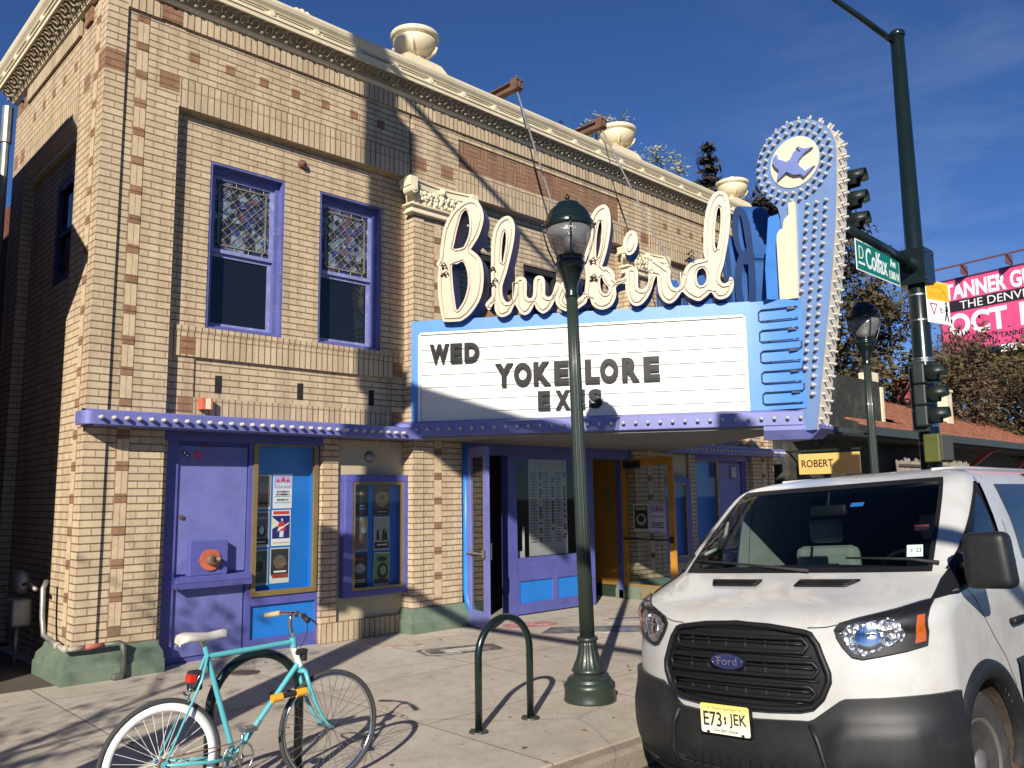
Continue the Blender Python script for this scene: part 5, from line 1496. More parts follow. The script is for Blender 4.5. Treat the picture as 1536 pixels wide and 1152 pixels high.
# ---------------------------------------------------------------- signal poles, lights and signs
M_SIGNAL = paint('signal_black_green', (.010, .016, .014), .45, var=.25)
def traffic_light(loc, rz, label, back=False):
    t = thing('traffic_light', label, 'traffic light', loc, rz, 'three-lamp traffic lights')
    # local: faces -y
    for k in range(3):
        z = -.36 + .29*k
        mb = MB(); mb.rbox(-.145, .145, -.02, .14, z - .142, z + .142, .025); h = mb.build('signal_section', M_SIGNAL, t)
        mb = MB(); mb.cyl((0, -.03, z), (0, -.02, z), .105, n=24); mb.build('lens', paint('dark_signal_lens_%d' % k, [(.02, .07, .05), (.12, .07, .01), (.10, .01, .01)][k], .2), h)
        mb = MB(); mb.smooth = True
        n = 18; vs = []; fs = []
        for j in range(n + 1):
            a = R(-50) + R(280)*j/n
            for r, y in ((.125, -.02), (.118, -.26), (.112, -.26), (.118, -.02)):
                yy = y if (y > -.1 or math.sin(a) > -.2) else -.16
                vs.append((math.cos(a)*r, yy, z + math.sin(a)*r))
        for j in range(n):
            for q in range(4): fs.append((j*4 + q, j*4 + (q+1) % 4, j*4 + 4 + (q+1) % 4, j*4 + 4 + q))
        mb._add(vs, fs); mb.build('visor', M_SIGNAL, h)
    mb = MB(); mb.box(-.03, .03, .14, .20, -.52, .38); mb.box(-.05, .05, .0, .2, -.56, -.50); mb.box(-.05, .05, 0, .2, .36, .40); mb.build('bracket', M_SIGNAL, t)
    return t
def signal_pole(loc, label, h, r0, r1, arms, tilt=None):
    t = thing('signal_pole', label, 'signal pole', loc)
    mb = MB(); mb.smooth = True
    mb.lathe([(r0*1.0, 0), (r0*.98, .4), (r0*.8 + r1*.2, h*.3), (r1, h)], (0, 0, 0), 24)
    mb.build('pole', M_GREENBK, t)
    mb = MB(); mb.smooth = True; mb.lathe([(r1*1.02, h - .02), (r1*1.18, h - .01), (r1*1.18, h + .05), (r1*.9, h + .08), (0, h + .09)], (0, 0, 0), 20); mb.build('pole_cap', M_GREENBK, t)
    mb = MB(); mb.smooth = True; mb.lathe([(r0*1.7, 0), (r0*1.7, .05), (r0*1.3, .28), (r0*1.05, .34)], (0, 0, 0), 20); mb.build('base', M_GREENBK, t)
    for nm, pts, rr in arms:
        mb = MB(); mb.smooth = True; mb.tube(pts, rr, 14); a = mb.build(nm, M_GREENBK, t)
        if nm == 'mast_arm':
            p = Vector(pts[0]); d = (Vector(pts[1]) - p).normalized()
            mb = MB(); mb.box(p.x - .19, p.x + .19, p.y - .19, p.y + .19, p.z - .26, p.z + .26); mb.cyl(p + d*.15, p + d*.42, rr[0]*1.35, rr[0]*1.05, 14)
            for sx_ in (-.14, .14):
                for sz in (-.2, .2): mb.cyl((p.x + sx_, p.y - .20, p.z + sz), (p.x + sx_, p.y - .17, p.z + sz), .035, n=10)
            mb.build('arm_clamp', M_GREENBK, a)
    return t
P2 = signal_pole((9.65, -4.72, 0), 'tall dark green signal pole with mast arm, right of the pylon sign', 8.55, .15, .098,
    [('mast_arm', [(0, 0, 4.95), (-1.2, 0, 5.02), (-2.25, 0, 5.06)], [.088, .08, .072]), ('luminaire_arm', [(-.02, 0, 8.42), (-.5, .28, 8.75), (-1.1, .62, 9.12), (-2.2, 1.2, 9.55)], [.045, .043, .04, .038])])
mb = MB(); mb.smooth = True; mb.ball((-2.5, 1.36, 9.62), .17, 14, 8, (2.0, .95, .55)); mb.build('luminaire_head', M_SIGNAL, P2)
mb = MB()
for zz, r in ((4.55, .128), (4.18, .13), (3.62, .137), (3.585, .137), (2.70, .143), (2.66, .143), (2.42, .144)): mb.cyl((0, 0, zz - .012), (0, 0, zz + .012), r, n=20, caps=False)
mb.build('strap', M_STEEL, P2)
traffic_light((7.72, -4.62, 5.58), R(8), 'black traffic light on the mast arm, half hidden behind the pylon sign')
traffic_light((9.17, -4.90, 3.12), R(8), 'black traffic light strapped low on the signal pole above the van')
# pedestrian signal box
t = thing('pedestrian_signal', 'olive pedestrian signal box low on the signal pole', 'pedestrian signal', (9.30, -4.95, 2.33), R(-8))
mb = MB(); mb.rbox(-.17, .17, -.10, .12, -.19, .19, .02); mb.build('housing', paint('olive_housing', (.09, .10, .025), .5), t)
mb = MB(); mb.rbox(-.15, .15, -.13, -.095, -.17, .17, .012); mb.build('hood_screen', paint('dusty_screen', (.05, .05, .045), .6), t)
mb = MB(); mb.box(-.05, .05, .0, .1, -.34, -.19); mb.box(-.04, .04, .12, .2, -.05, .05); mb.build('bracket', M_SIGNAL, t)
# street-name sign
M_SIGNG = paint('street_sign_green', (.0, .155, .105), .4, var=.04)
M_SIGNW = paint('sign_reflective_white', (.72, .74, .72), .4, var=.02)
t = thing('street_sign', 'green Colfax Ave street-name sign hanging under the mast arm', 'street sign', (8.28, -4.74, 4.765))
mb = MB(); mb.rbox(-.69, .69, -.004, .004, -.205, .205, .003); mb.build('sign_panel', M_SIGNW, t)
mb = MB(); mb.box(-.672, .672, -.0055, -.004, -.187, .187); mb.build('sign_face', M_SIGNG, t)
FS = frame_m((0, -.0055, 0), (1, 0, 0))
def fit(name, s, x0, x1, z0, z1, mat, par, F, bold=0.0, depth=.002, nn=0.0):
    o = text_obj(name, s, 1.0, depth, [mat], Matrix.Identity(4), None, bold=bold)
    xs = [v.co.x for v in o.data.vertices]; ys = [v.co.y for v in o.data.vertices]
    S = Matrix.Diagonal(((x1-x0)/(max(xs)-min(xs)), (z1-z0)/(max(ys)-min(ys)), 1, 1)) @ Matrix.Translation((-min(xs), -min(ys), 0))
    o.data.transform(F @ Matrix.Translation((x0, z0, nn)) @ S); o.parent = par
    return o
fit('lettering', 'Colfax', -.40, .27, -.135, .145, M_SIGNW, t, FS, .012)
fit('lettering', 'Ave', .38, .56, .03, .145, M_SIGNW, t, FS, .01)
fit('lettering', '1500 N', .33, .645, -.145, -.03, M_SIGNW, t, FS, .008)
fit('lettering', 'D', -.60, -.47, -.04, .13, M_SIGNW, t, FS, -.012)
mb = MB(); mb.box(-.63, -.44, -.0075, -.0055, -.115, -.085); mb.build('emblem', M_SIGNW, t)
mb = MB()
for x in (-.45, .45): mb.box(x - .02, x + .02, -.012, .012, .2, .34); mb.box(x - .03, x + .03, -.015, .06, .205, .22)
mb.build('hanger', M_SIGNAL, t)
# turning vehicles sign
t = thing('traffic_sign', 'yellow and white turning vehicles yield sign strapped to the pole', 'traffic sign', (9.83, -4.92, 4.44), R(-13.5))
mb = MB(); mb.rbox(-.27, .27, -.004, .004, -.31, .31, .003); mb.build('sign_panel', M_SIGNW, t)
M_SIGNY = paint('sign_yellow', (.80, .42, .012), .4, var=.02)
M_INK = paint('sign_ink', (.015, .015, .018), .5)
mb = MB(); mb.box(-.262, .262, -.0055, -.004, .03, .302); mb.build('sign_face', M_SIGNY, t)
M_BROWN = paint('faded_sign_print', (.52, .24, .015), .5)
fit('lettering', 'TURNING', -.22, .13, .19, .26, M_BROWN, t, FS, .01); fit('lettering', 'VEHICLES', -.22, .11, .075, .145, M_BROWN, t, FS, .01)
mb = MB(); mb.box(.17, .20, -.0075, -.0055, .06, .17); mb.box(.13, .20, -.0076, -.0055, .155, .18); mb.poly([(.15, -.0077, .20), (.10, -.0077, .168), (.15, -.0077, .135)]); mb.build('arrow', M_BROWN, t)
mb = MB(); mb._add([(-.21, -.0052, -.02), (-.02, -.0052, -.02), (-.115, -.0052, -.20)], [(0, 2, 1)]); mb.build('yield_triangle', paint('yield_red', (.42, .03, .03), .5), t)
mb = MB(); mb._add([(-.175, -.0062, -.04), (-.055, -.0062, -.04), (-.115, -.0062, -.155)], [(0, 2, 1)]); mb.build('yield_centre', M_SIGNW, t)
fit('lettering', 'TO', .02, .10, -.15, -.08, M_INK, t, FS, .01)
mb = MB(); mb.ball((.185, -.006, .0), .024, 10, 6, (1, .1, 1)); mb.prism([(.15, -.12), (.17, -.03), (.21, -.03), (.225, -.11), (.20, -.13), (.235, -.26), (.205, -.26), (.185, -.16), (.15, -.26), (.125, -.25), (.165, -.13)], 'y', -.0068, -.0045); mb.build('walking_figure', M_INK, t)

# pole at the near corner, outside the frame: it throws the long upright shadow over the facade
P1 = signal_pole((-3.06, -4.74, 0), 'tall dark signal pole at the near corner, casting the upright shadow on the facade', 12.6, .215, .165,
    [('mast_arm', [(0, 0, 7.32), (0, -4, 7.36), (0, -7.6, 7.4)], [.13, .105, .085]), ('luminaire_arm', [(0, 0, 11.57), (0, -2.2, 11.6), (0, -4.2, 11.65)], [.06, .055, .05]), ('sign_arm', [(0, 0, 4.70), (0, -6.5, 4.72), (0, -9.5, 4.74)], [.075, .07, .065])])
mb = MB(); mb.rbox(-.16, .22, -.3, .12, 10.1, 11.1, .05); mb.build('shadow_box', M_SIGNAL, P1)  # unseen box added to cast the lumps in the pole's shadow
traffic_light((-3.06, -4.28, 4.55), R(60), 'traffic light mounted on the side of the near signal pole')
t = thing('street_sign', 'long green panel added unseen under the near mast arm to shade the letter board', 'street sign', (-3.06, -4.74, 6.98))
mb = MB(); mb.rbox(-.01, .01, -2.6, -.45, -.26, .22, .004); mb.build('sign_panel', M_SIGNW, t)  # unseen panel added to thicken the mast arm's shadow on the letter board
mb = MB(); mb.box(-.012, .012, -2.56, -.49, -.23, .19); mb.build('sign_face', M_SIGNG, t)
traffic_light((-3.06, -10.3, 7.85), 0, 'traffic light over the road on the near mast arm')

# ---------------------------------------------------------------- paper on the pavement
def decal(name, label, c, ang, items, z=.0012):
    t = thing(name, label, 'pavement sticker', (c[0], c[1], 0), R(ang))
    for k, (pn, col, pts) in enumerate(items):
        mb = MB(); zz = z + .0009*k
        mb.prism(pts, 'z', 0, zz) if k == 0 else mb.prism(pts, 'z', z*.5, zz)
        mb.build(pn, paint('sticker_%s_%d' % (name, int(1000*sum(q*w for q, w in zip(col, (1, 3, 7))))), col, .75, var=.3, scale=8, dirt=(.25, .21, .16), dscale=5, dpos=(.45, .62)), t)
def rect(x0, x1, y0, y1): return [(x0, y0), (x1, y0), (x1, y1), (x0, y1)]
def rrect(x0, x1, y0, y1, r, n=5):
    o = []
    for cx, cy_, a0 in ((x1 - r, y0 + r, -90), (x1 - r, y1 - r, 0), (x0 + r, y1 - r, 90), (x0 + r, y0 + r, 180)):
        for k in range(n + 1): a = R(a0 + 90*k/n); o.append((cx + r*math.cos(a), cy_ + r*math.sin(a)))
    return o
decal('pavement_sticker', 'dark rounded sticker with a white bar stuck on the pavement', (3.76, -1.46), -18, [('backing', (.05, .05, .052), rrect(-.5, .48, -.23, .23, .12)), ('line', (.5, .48, .44), rrect(-.44, -.30, -.18, .18, .07)), ('line', (.06, .06, .06), rrect(-.41, -.2, -.15, .15, .06)), ('bar', (.55, .53, .48), rect(-.22, .24, -.10, .09)), ('line', (.5, .48, .44), rect(-.36, -.05, -.175, -.16))])
decal('pavement_sticker', 'pale parchment poster pasted on the pavement by the stucco panel', (3.42, -.62), -38, [('sheet', (.52, .42, .34), rect(-.36, .36, -.17, .17)), ('print', (.44, .27, .21), rect(-.2, .25, -.08, -.03)), ('print', (.44, .27, .21), rect(-.28, .1, .04, .08))])
decal('pavement_sticker', 'red round sticker with white strokes on the pavement before the ticket window', (5.66, -.74), -25, [('sheet', (.50, .13, .13), rrect(-.42, .38, -.2, .2, .19)), ('stroke', (.6, .45, .42), rect(-.3, .05, .02, .07)), ('stroke', (.6, .45, .42), rect(.02, .3, -.07, -.02))])
decal('pavement_sticker', 'navy and teal sticker behind the street lamp base', (5.9, -1.62), -35, [('sheet', (.07, .075, .10), [(-.75, -.22), (.55, -.36), (.75, .18), (-.5, .30)]), ('patch', (.12, .20, .18), rect(-.25, .18, -.1, .16)), ('patch', (.12, .16, .28), rect(.25, .6, -.2, .05)), ('patch', (.5, .46, .4), rect(-.2, .2, -.33, -.22))])
decal('pavement_sticker', 'white sheet with violet print on the pavement near the van', (7.05, -1.5), -32, [('sheet', (.54, .47, .40), rect(-.55, .55, -.28, .28)), ('patch', (.16, .13, .2), rect(-.4, .4, .02, .2)), ('patch', (.40, .34, .32), rect(-.4, .3, -.2, -.08))])
t = thing('manhole_cover', 'small round iron cover in the pavement behind the bicycle', 'manhole cover', (1.42, -.80, 0))
mb = MB(); mb.cyl((0, 0, 0), (0, 0, .004), .15, n=28); mb.build('cover', paint('iron_cover', (.10, .075, .06), .6, metal=.4, var=.4, scale=30), t)
mb = MB(); mb.tube([(.13*math.cos(k*math.pi/16), .13*math.sin(k*math.pi/16), .004) for k in range(32)], .006, 5, closed=True); mb.build('rim', M_RUST, t)
# fallen leaves
mb = MB(); rnd = random.Random(11)
M_LEAFD = paint('dry_leaf', (.16, .10, .045), .8, var=.4, scale=9)
for k in range(170):
    x, y = rnd.uniform(-3, 6.5), rnd.choice([rnd.uniform(-5.1, -.3), KERB_Y - rnd.uniform(.02, .4)]); z = .004 if y > KERB_Y else ROAD_Z + .004
    a = rnd.random()*6.3; l = rnd.uniform(.012, .035); c, s = math.cos(a)*l, math.sin(a)*l
    mb._add([(x - c, y - s, z), (x + s*.5, y - c*.5, z + l*.3), (x + c, y + s, z), (x - s*.5, y + c*.5, z + l*.25)], [(0, 1, 2, 3)])
tag(mb.build('leaf_litter', M_LEAFD), 'dry brown leaves scattered over the pavement and gutter', 'leaves', None, 'stuff')

# ---------------------------------------------------------------- fittings on the facade
t = thing('fire_hose_inlet', 'rusty red fire department hose inlet on the violet ledge box', 'fire inlet', (1.40, .079, 1.10))
mb = MB(); mb.cyl((0, 0, 0), (0, -.02, 0), .118, n=28); mb.cyl((-.13, -.01, 0), (.13, -.01, 0), .012, n=8); mb.build('flange', paint('faded_red_enamel', (.42, .10, .05), .6, var=.2, dirt=(.25, .08, .04), dscale=9), t)
mb = MB(); mb.smooth = True; mb.cyl((0, -.02, 0), (.01, -.085, 0), .058, .05, 18); mb.cyl((.03, -.05, .01), (.085, -.075, .005), .032, n=12); mb.build('coupling', paint('bronze_coupling', (.24, .17, .11), .4, metal=.5, var=.3), t)
mb = MB(); mb.cyl((.01, -.086, 0), (.01, -.084, 0), .036, n=16); mb.build('bore', M_DARK, t)
t = thing('alarm_box', 'small red and cream alarm box above the bulb strip', 'alarm box', (1.29, .142, 2.845))
mb = MB(); mb.rbox(-.07, .07, -.10, 0, -.07, .07, .01); mb.build('box', paint('faded_red_box', (.45, .10, .05), .6, var=.2), t)
mb = MB(); mb.box(-.02, .04, -.103, -.1, -.06, .06); mb.build('label_plate', M_CREAM, t)
t = thing('anchor_boss', 'round rusty wall anchor between the two leaded windows', 'wall anchor', (2.46, .14, 6.04))
mb = MB(); mb.smooth = True; mb.cyl((0, 0, 0), (0, -.06, 0), .06, .045, 16); mb.ball((0, -.06, 0), .03, 8, 5); mb.build('boss', M_RUST, t)
for x, c in ((3.55, 1), (2*CX_ - 3.55, 0)):
    t = thing('bell', 'round grey bell on the stucco %s' % ('above the smaller poster case' if c else 'right of the amber door'), 'bell', (x, .15, 2.30))
    mb = MB(); mb.smooth = True; mb.lathe([(.02, -.02), (.075, 0), (.06, .04), (.02, .055), (0, .056)], (0, 0, 0), 18); mb.v = [Vector((p.x, -p.z, p.y)) for p in mb.v]; mb.build('gong', M_GALV, t)
t = thing('gas_pipe', 'painted gas pipe elbowing round the corner pier above the plinth', 'pipe', (0, 0, 0))
mb = MB(); mb.smooth = True
mb.tube([(-.10, .62, .95), (-.14, .58, .88), (-.14, .55, .60), (-.13, .50, .42), (-.10, .34, .38), (-.10, .10, .355)], .026, 10); mb.build('run', M_GALV, t)
mb = MB(); mb.smooth = True; mb.tube([(-.10, .12, .355), (-.10, -.05, .35), (-.06, -.105, .345), (.08, -.105, .34)], .027, 10); mb.ball((-.085, -.085, .348), .042, 8, 6); mb.ball((-.10, .12, .356), .038, 8, 6); mb.build('elbow', paint('cream_pipe', (.36, .33, .26), .5, var=.2), t)
mb = MB(); mb.smooth = True; mb.tube([(.06, -.105, .34), (.26, -.105, .345)], .026, 10); mb.build('sleeve', paint('faded_red_pipe', (.38, .10, .08), .6, var=.25), t)
mb = MB(); mb.smooth = True; mb.tube([(.25, -.105, .345), (.40, -.11, .35), (.435, -.125, .33), (.44, -.15, .25), (.44, -.16, .05)], [.024, .026, .034, .03, .03], 10); mb.rbox(.33, .44, -.2, -.12, .0, .06, .015); mb.build('drop', paint('dull_green_pipe', (.10, .11, .09), .5, metal=.3), t)
t = thing('gas_meter', 'dim round gas meter in the alley shade', 'gas meter', (-.16, 1.35, .78))
mb = MB(); mb.smooth = True; mb.v = []; mb.ball((0, 0, .12), .13, 14, 9, (.7, 1, 1)); mb.rbox(-.1, .1, -.13, .13, -.35, -.05, .03); mb.tube([(0, -.1, .1), (0, -.3, .12), (0, -.6, .08)], .022, 8); mb.tube([(0, .05, -.3), (0, .05, -.78)], .025, 8); mb.build('meter_body', M_GALV, t)
# ================================================================ SURROUNDINGS
# neighbour to the west (its eave shades the alley wall)
NW = thing('neighbour_building', 'plain red brick neighbour across the alley, shading the side wall', 'building', (-2.0, -.48, 0))
mb = MB(); mb.box(-9, 0, 0, 22, 0, 7.2); mb.build('wall', M_REDWALL, NW)
mb = MB(); mb.prism([(0, 5.15), (-.67, 5.53), (-.64, 5.62), (.15, 6.2), (.23, 7.5), (.4, 7.5), (.4, 5.15)], 'x', -9, .02); mb.box(-9, .02, .4, 22, 7.2, 7.52); mb.build('roof', paint('slate_hood', (.08, .07, .07), .8), NW)
mb = MB(); mb.box(-3.2, -2.0, -.03, .05, .9, 2.6); mb.box(-6.5, -5.0, -.03, .05, .9, 2.6); w = mb.build('window', M_DARK, NW)

# ---------------------------------------------------------------- trees
def leaf_mat(name, c1, c2):
    m, t, b = _new(name)
    oi = _n(t, 'ShaderNodeTexCoord'); nz = _n(t, 'ShaderNodeTexNoise', Scale=1.7, Detail=4.0); t.links.new(oi.outputs['Object'], nz.inputs['Vector'])
    wn = _n(t, 'ShaderNodeTexWhiteNoise'); t.links.new(oi.outputs['Object'], wn.inputs['Vector'])
    cr = _n(t, 'ShaderNodeValToRGB'); cr.color_ramp.elements[0].position = .35; cr.color_ramp.elements[1].position = .65
    cr.color_ramp.elements[0].color = rgba(c1); cr.color_ramp.elements[1].color = rgba(c2)
    t.links.new(nz.outputs['Fac'], cr.inputs['Fac']); t.links.new(cr.outputs['Color'], b.inputs['Base Color'])
    b.inputs['Roughness'].default_value = .75; b.inputs['Specular IOR Level'].default_value = .25
    MATS[name] = m
    return m
def tree(name, label, cat, loc, h, crown, leaves, lmat, seed=1, trunk=.16, leaf=.09, blobs=26, trunk_h=.35, conifer=False, group=None, bark=M_BARK, squash=.8, bare=0):
    rnd = random.Random(seed)
    t = thing(name, label, cat, loc, 0, group)
    th = h*trunk_h
    mb = MB(); mb.smooth = True
    tips = []
    top = h*.96
    lean = Vector((rnd.uniform(-.06, .06), rnd.uniform(-.06, .06), 1))
    mb.tube([lean*(top*k/7) + Vector((rnd.uniform(-.03, .03)*h*.15, rnd.uniform(-.03, .03)*h*.15, 0)) for k in range(8)], [trunk*(1 - .125*k) for k in range(8)], 9)
    if conifer:
        z = h*.08
        while z < h*.99:
            f = 1 - z/h
            for k in range(8):
                a = rnd.random()*6.28; l = crown*f*rnd.uniform(.55, 1.25) + .18
                c0 = lean*z; c1 = c0 + Vector((math.cos(a)*l, math.sin(a)*l, l*.28))
                mb.tube([c0, c0.lerp(c1, .6) + Vector((0, 0, -.05*l)), c1], [.03, .02, .008], 5)
                for q in range(4): tips.append((c0.lerp(c1, .3 + .25*q), .16 + .2*f*crown*.5))
            z += h*.03*rnd.uniform(.7, 1.3)
    else:
        for k in range(blobs):
            a = rnd.random()*6.28; u = rnd.random()
            zc = th + (h - th)*(u**.8); rad = crown*math.sqrt(max(.05, 1 - ((zc - (th + h)/2)/((h - th)/2*1.08))**2))*rnd.uniform(.45, 1.0)
            c1 = Vector((math.cos(a)*rad, math.sin(a)*rad, zc)); c0 = lean*min(top, max(th*.6, zc - rad*.9))
            mid = c0.lerp(c1, .55) + Vector((rnd.uniform(-.15, .15), rnd.uniform(-.15, .15), .12*rad))
            mb.tube([c0, mid, c1], [trunk*.34, trunk*.2, trunk*.06], 6)
            tips.append((c1, crown*rnd.uniform(.24, .42))); tips.append((mid.lerp(c1, .5), crown*rnd.uniform(.15, .28)))
            for q in range(3):
                e = c1 + Vector((rnd.uniform(-1, 1), rnd.uniform(-1, 1), rnd.uniform(-.5, 1)))*crown*.4
                mb.tube([c1, e], [trunk*.06, trunk*.02], 4); tips.append((e, crown*rnd.uniform(.1, .2)))
    for k in range(bare):
        c, r = rnd.choice(tips); e = c + Vector((rnd.uniform(-1, 1), rnd.uniform(-1, 1), rnd.uniform(0, 1.3)))*crown*.45
        mb.tube([c, e], [trunk*.06, trunk*.02], 4)
    mb.build('trunk', bark, t)
    mb = MB()
    wsum = [r**2 for c, r in tips]
    for k in range(leaves):
        c, r = rnd.choices(tips, wsum)[0]
        d_ = Vector((rnd.gauss(0, 1), rnd.gauss(0, 1), rnd.gauss(0, squash)))
        p = c + d_*(r*.52)
        n1 = Vector((rnd.gauss(0, 1), rnd.gauss(0, 1), rnd.gauss(0, 1))).normalized(); n2 = n1.orthogonal().normalized()
        l = leaf*rnd.uniform(.6, 1.4)
        mb._add([p - n1*l, p + n2*l*.45, p + n1*l, p - n2*l*.45], [(0, 1, 2, 3)])
    mb.build('crown', lmat, t)
    return t
L_RED = leaf_mat('russet_autumn_leaf', (.05, .036, .022), (.115, .07, .04))
L_OLIVE = leaf_mat('olive_brown_leaf', (.035, .034, .014), (.11, .075, .03))
L_DARK = leaf_mat('dark_needle', (.016, .018, .012), (.065, .042, .028))
L_PALE = leaf_mat('pale_silver_leaf', (.20, .21, .10), (.34, .34, .20))
L_GREEN = leaf_mat('dull_green_leaf', (.04, .06, .018), (.09, .11, .03))
tree('street_tree', 'thin street tree at the near corner, dappling the corner pier', 'tree', (-6.9, -6.2, 0), 5.6, 1.15, 420, L_OLIVE, 4, .10, .06, 16, .5, bare=60)
# shrubs rooted on the theatre roof
tree('roof_shrub', 'pale shrub growing on the roof behind the middle urn', 'shrub', (9.75, 1.15, 7.5), 1.75, .62, 1500, L_PALE, 8, .03, .045, 18, .2)
tree('roof_shrub', 'pale shrub on the roof between the middle and right urns', 'shrub', (11.95, 1.3, 7.5), 1.75, .6, 1500, L_PALE, 9, .03, .045, 18, .2)
tree('roof_shrub', 'dark twiggy shrub on the roof left of the pale shrubs', 'shrub', (8.35, 1.2, 7.5), 1.25, .45, 500, L_DARK, 10, .02, .045, 12, .2, bare=12)
tree('conifer_tree', 'dark ragged conifer rising behind the theatre roof', 'tree', (24.9, 7.9, 0), 15.6, 2.3, 11000, L_DARK, 12, .22, .17, conifer=True, bare=20)
tree('background_tree', 'brown leafy tree close behind the far street lamp and signal pole', 'tree', (27.5, 2.6, 0), 8.6, 1.7, 5500, L_OLIVE, 33, .18, .11, 30, .4, bare=60)
tree('conifer_tree', 'low dark brown tree behind the right urn and round sign head', 'tree', (25.2, 5.4, 0), 12.6, 2.1, 5000, L_DARK, 13, .22, .15, 26, .4, bare=60)
tree('background_tree', 'rust-brown tree filling the gap between pylon sign and signal pole', 'tree', (26.0, 3.7, 0), 10.4, 2.2, 7500, L_OLIVE, 21, .2, .115, 34, .4, bare=70)
tree('background_tree', 'russet tree overlapping the left end of the pink billboard', 'tree', (30.8, 1.6, 0), 7.1, 1.6, 3000, L_RED, 22, .2, .10, 30, .45, bare=60)
tree('background_tree', 'wide olive-brown tree under the pink billboard at the right edge', 'tree', (33.2, -.1, 0), 6.1, 2.3, 4000, L_OLIVE, 23, .22, .09, 36, .42, bare=60)
tree('background_tree', 'dark brown tree behind the tiled roof, right of the signal pole', 'tree', (37.0, 2.2, 0), 8.0, 2.8, 6500, L_OLIVE, 24, .24, .13, 34, .35, bare=30)
tree('background_tree', 'far green tree row end, at the right beyond the tiled roof', 'tree', (44.0, -1.2, 0), 8.0, 3.2, 8000, L_GREEN, 25, .24, .17, 30, .3)

# ---------------------------------------------------------------- tiled shop building to the east
M_TILE_ = None
def tile_mat():
    m, t, b = _new('terracotta_tile')
    tc = _n(t, 'ShaderNodeTexCoord'); nz = _n(t, 'ShaderNodeTexNoise', Scale=5.0, Detail=8.0); t.links.new(tc.outputs['Object'], nz.inputs['Vector'])
    cr = _n(t, 'ShaderNodeValToRGB'); cr.color_ramp.elements[0].color = (.13, .05, .028, 1); cr.color_ramp.elements[1].color = (.30, .115, .06, 1)
    cr.color_ramp.elements[0].position = .3; cr.color_ramp.elements[1].position = .7
    t.links.new(nz.outputs['Fac'], cr.inputs['Fac']); t.links.new(cr.outputs['Color'], b.inputs['Base Color']); b.inputs['Roughness'].default_value = .8
    return m
M_TILE = tile_mat()
M_DKBR = brick('dark_green_brick', (.035, .04, .036), (.028, .032, .03), (.05, .05, .045), 'run', bw=.23, rh=.075)
EB = thing('shop_building', 'low dark shop with terracotta tiled roof, cream chimneys and red eave brackets', 'shop', (14.6, .3, 0))
mb = MB(); mb.box(0, 32, 0, 6, 0, 3.3); mb.build('wall', paint('dark_stucco', (.05, .05, .048), .85, var=.2), EB)
mb = MB(); mb.box(-.2, 5.8, -.35, 5, 0, 3.25); mb.box(.3, 5.75, -.02, 3, 3.25, 4.75); mb.build('front_block', M_DKBR, EB)
mb = MB(); mb.box(5.75, 5.9, -.06, 3, 3.25, 4.62); mb.box(5.2, 5.7, -.03, .3, 4.75, 5.0); mb.build('coping', M_CREAM, EB)
# roof with real tile rolls
mb = MB(); mb.smooth = False
e0, e1 = Vector((2.2, -1.25, 3.22)), Vector((2.2, 2.7, 4.95))
nrow = 12
for r in range(nrow):
    a = e0.lerp(e1, r/nrow); b_ = e0.lerp(e1, (r + 1.06)/nrow)
    x = 2.2 if r < 2 else 5.92
    P0, P1 = [], []
    k = 0
    while x <= 31.5:
        ph = (k % 2); hz = .045 if ph else 0
        P0.append((x, a.y, a.z + hz + .045)); P1.append((x, b_.y, b_.z + hz))
        x += .12; k += 1
    mb.grid([P0, P1])
    mb.grid([[(p[0], p[1], p[2] - .05) for p in P0], P0])
mb.build('roof', M_TILE, EB)
mb = MB(); mb.smooth = True
x = 6.0
while x < 31.4: mb.cyl((x, 2.7, 4.97), (x + .36, 2.7, 4.97), .11, .095, 8); x += .34
mb.build('ridge_tile', paint('bright_terracotta', (.40, .13, .05), .8, var=.2), EB)
mb = MB(); mb.box(2.0, 31.5, -1.38, -1.24, 3.06, 3.25); mb.box(-.2, 2.0, -1.1, -.98, 3.02, 3.2); mb.build('gutter', paint('dark_gutter', (.04, .05, .045), .5), EB)
mb = MB(); mb.box(-.2, 31.5, -1.3, 0, 3.0, 3.06); mb.build('eave_soffit', M_DARK, EB)
for x in (6.6, 11.2, 15.8, 20.4):
    mb = MB(); mb.prism([(-.02, 2.2), (-.02, 2.05), (-.25, 2.3), (-1.05, 2.92), (-1.2, 2.95), (-1.2, 3.0), (-.9, 3.0)], 'x', x, x + .16); mb.build('bracket', paint('oxblood_timber', (.22, .035, .03), .6), EB)
for x in (7.0, 12.0, 17.0, 22.0):
    mb = MB()
    mb.prism([(x + 1.5*math.cos(math.pi*k/14), 1.4 + 1.0*math.sin(math.pi*k/14)) for k in range(15)] + [(x - 1.5, .4), (x + 1.5, .4)], 'y', -.02, .02)
    w = mb.build('window', M_WINDARK, EB)
    mb = MB(); mb.tube([(x + 1.55*math.cos(math.pi*k/14), -.03, 1.4 + 1.05*math.sin(math.pi*k/14)) for k in range(15)], .07, 6); mb.build('arch_trim', paint('drab_trim', (.14, .13, .10), .7), w)
for x, y in ((12.0, .35), (20.4, -.35)):
    mb = MB(); mb.box(x, x + .45, y, y + .7, 3.4, 5.1 if x < 15 else 4.75); mb.box(x - .04, x + .49, y - .04, y + .74, 5.02 if x < 15 else 4.67, 5.1 if x < 15 else 4.75); mb.build('chimney', M_CREAM, EB)
mb = MB(); mb.box(4.2, 9.5, -1.0, -.9, 0, 1.95); mb.build('patio_wall', paint('drab_render', (.30, .27, .21), .8), EB)
FN = thing('bamboo_fence', 'grey reed fence panel below the tiled eave', 'fence', (18.8, -.65, 1.95))
mb = MB(); rnd = random.Random(31)
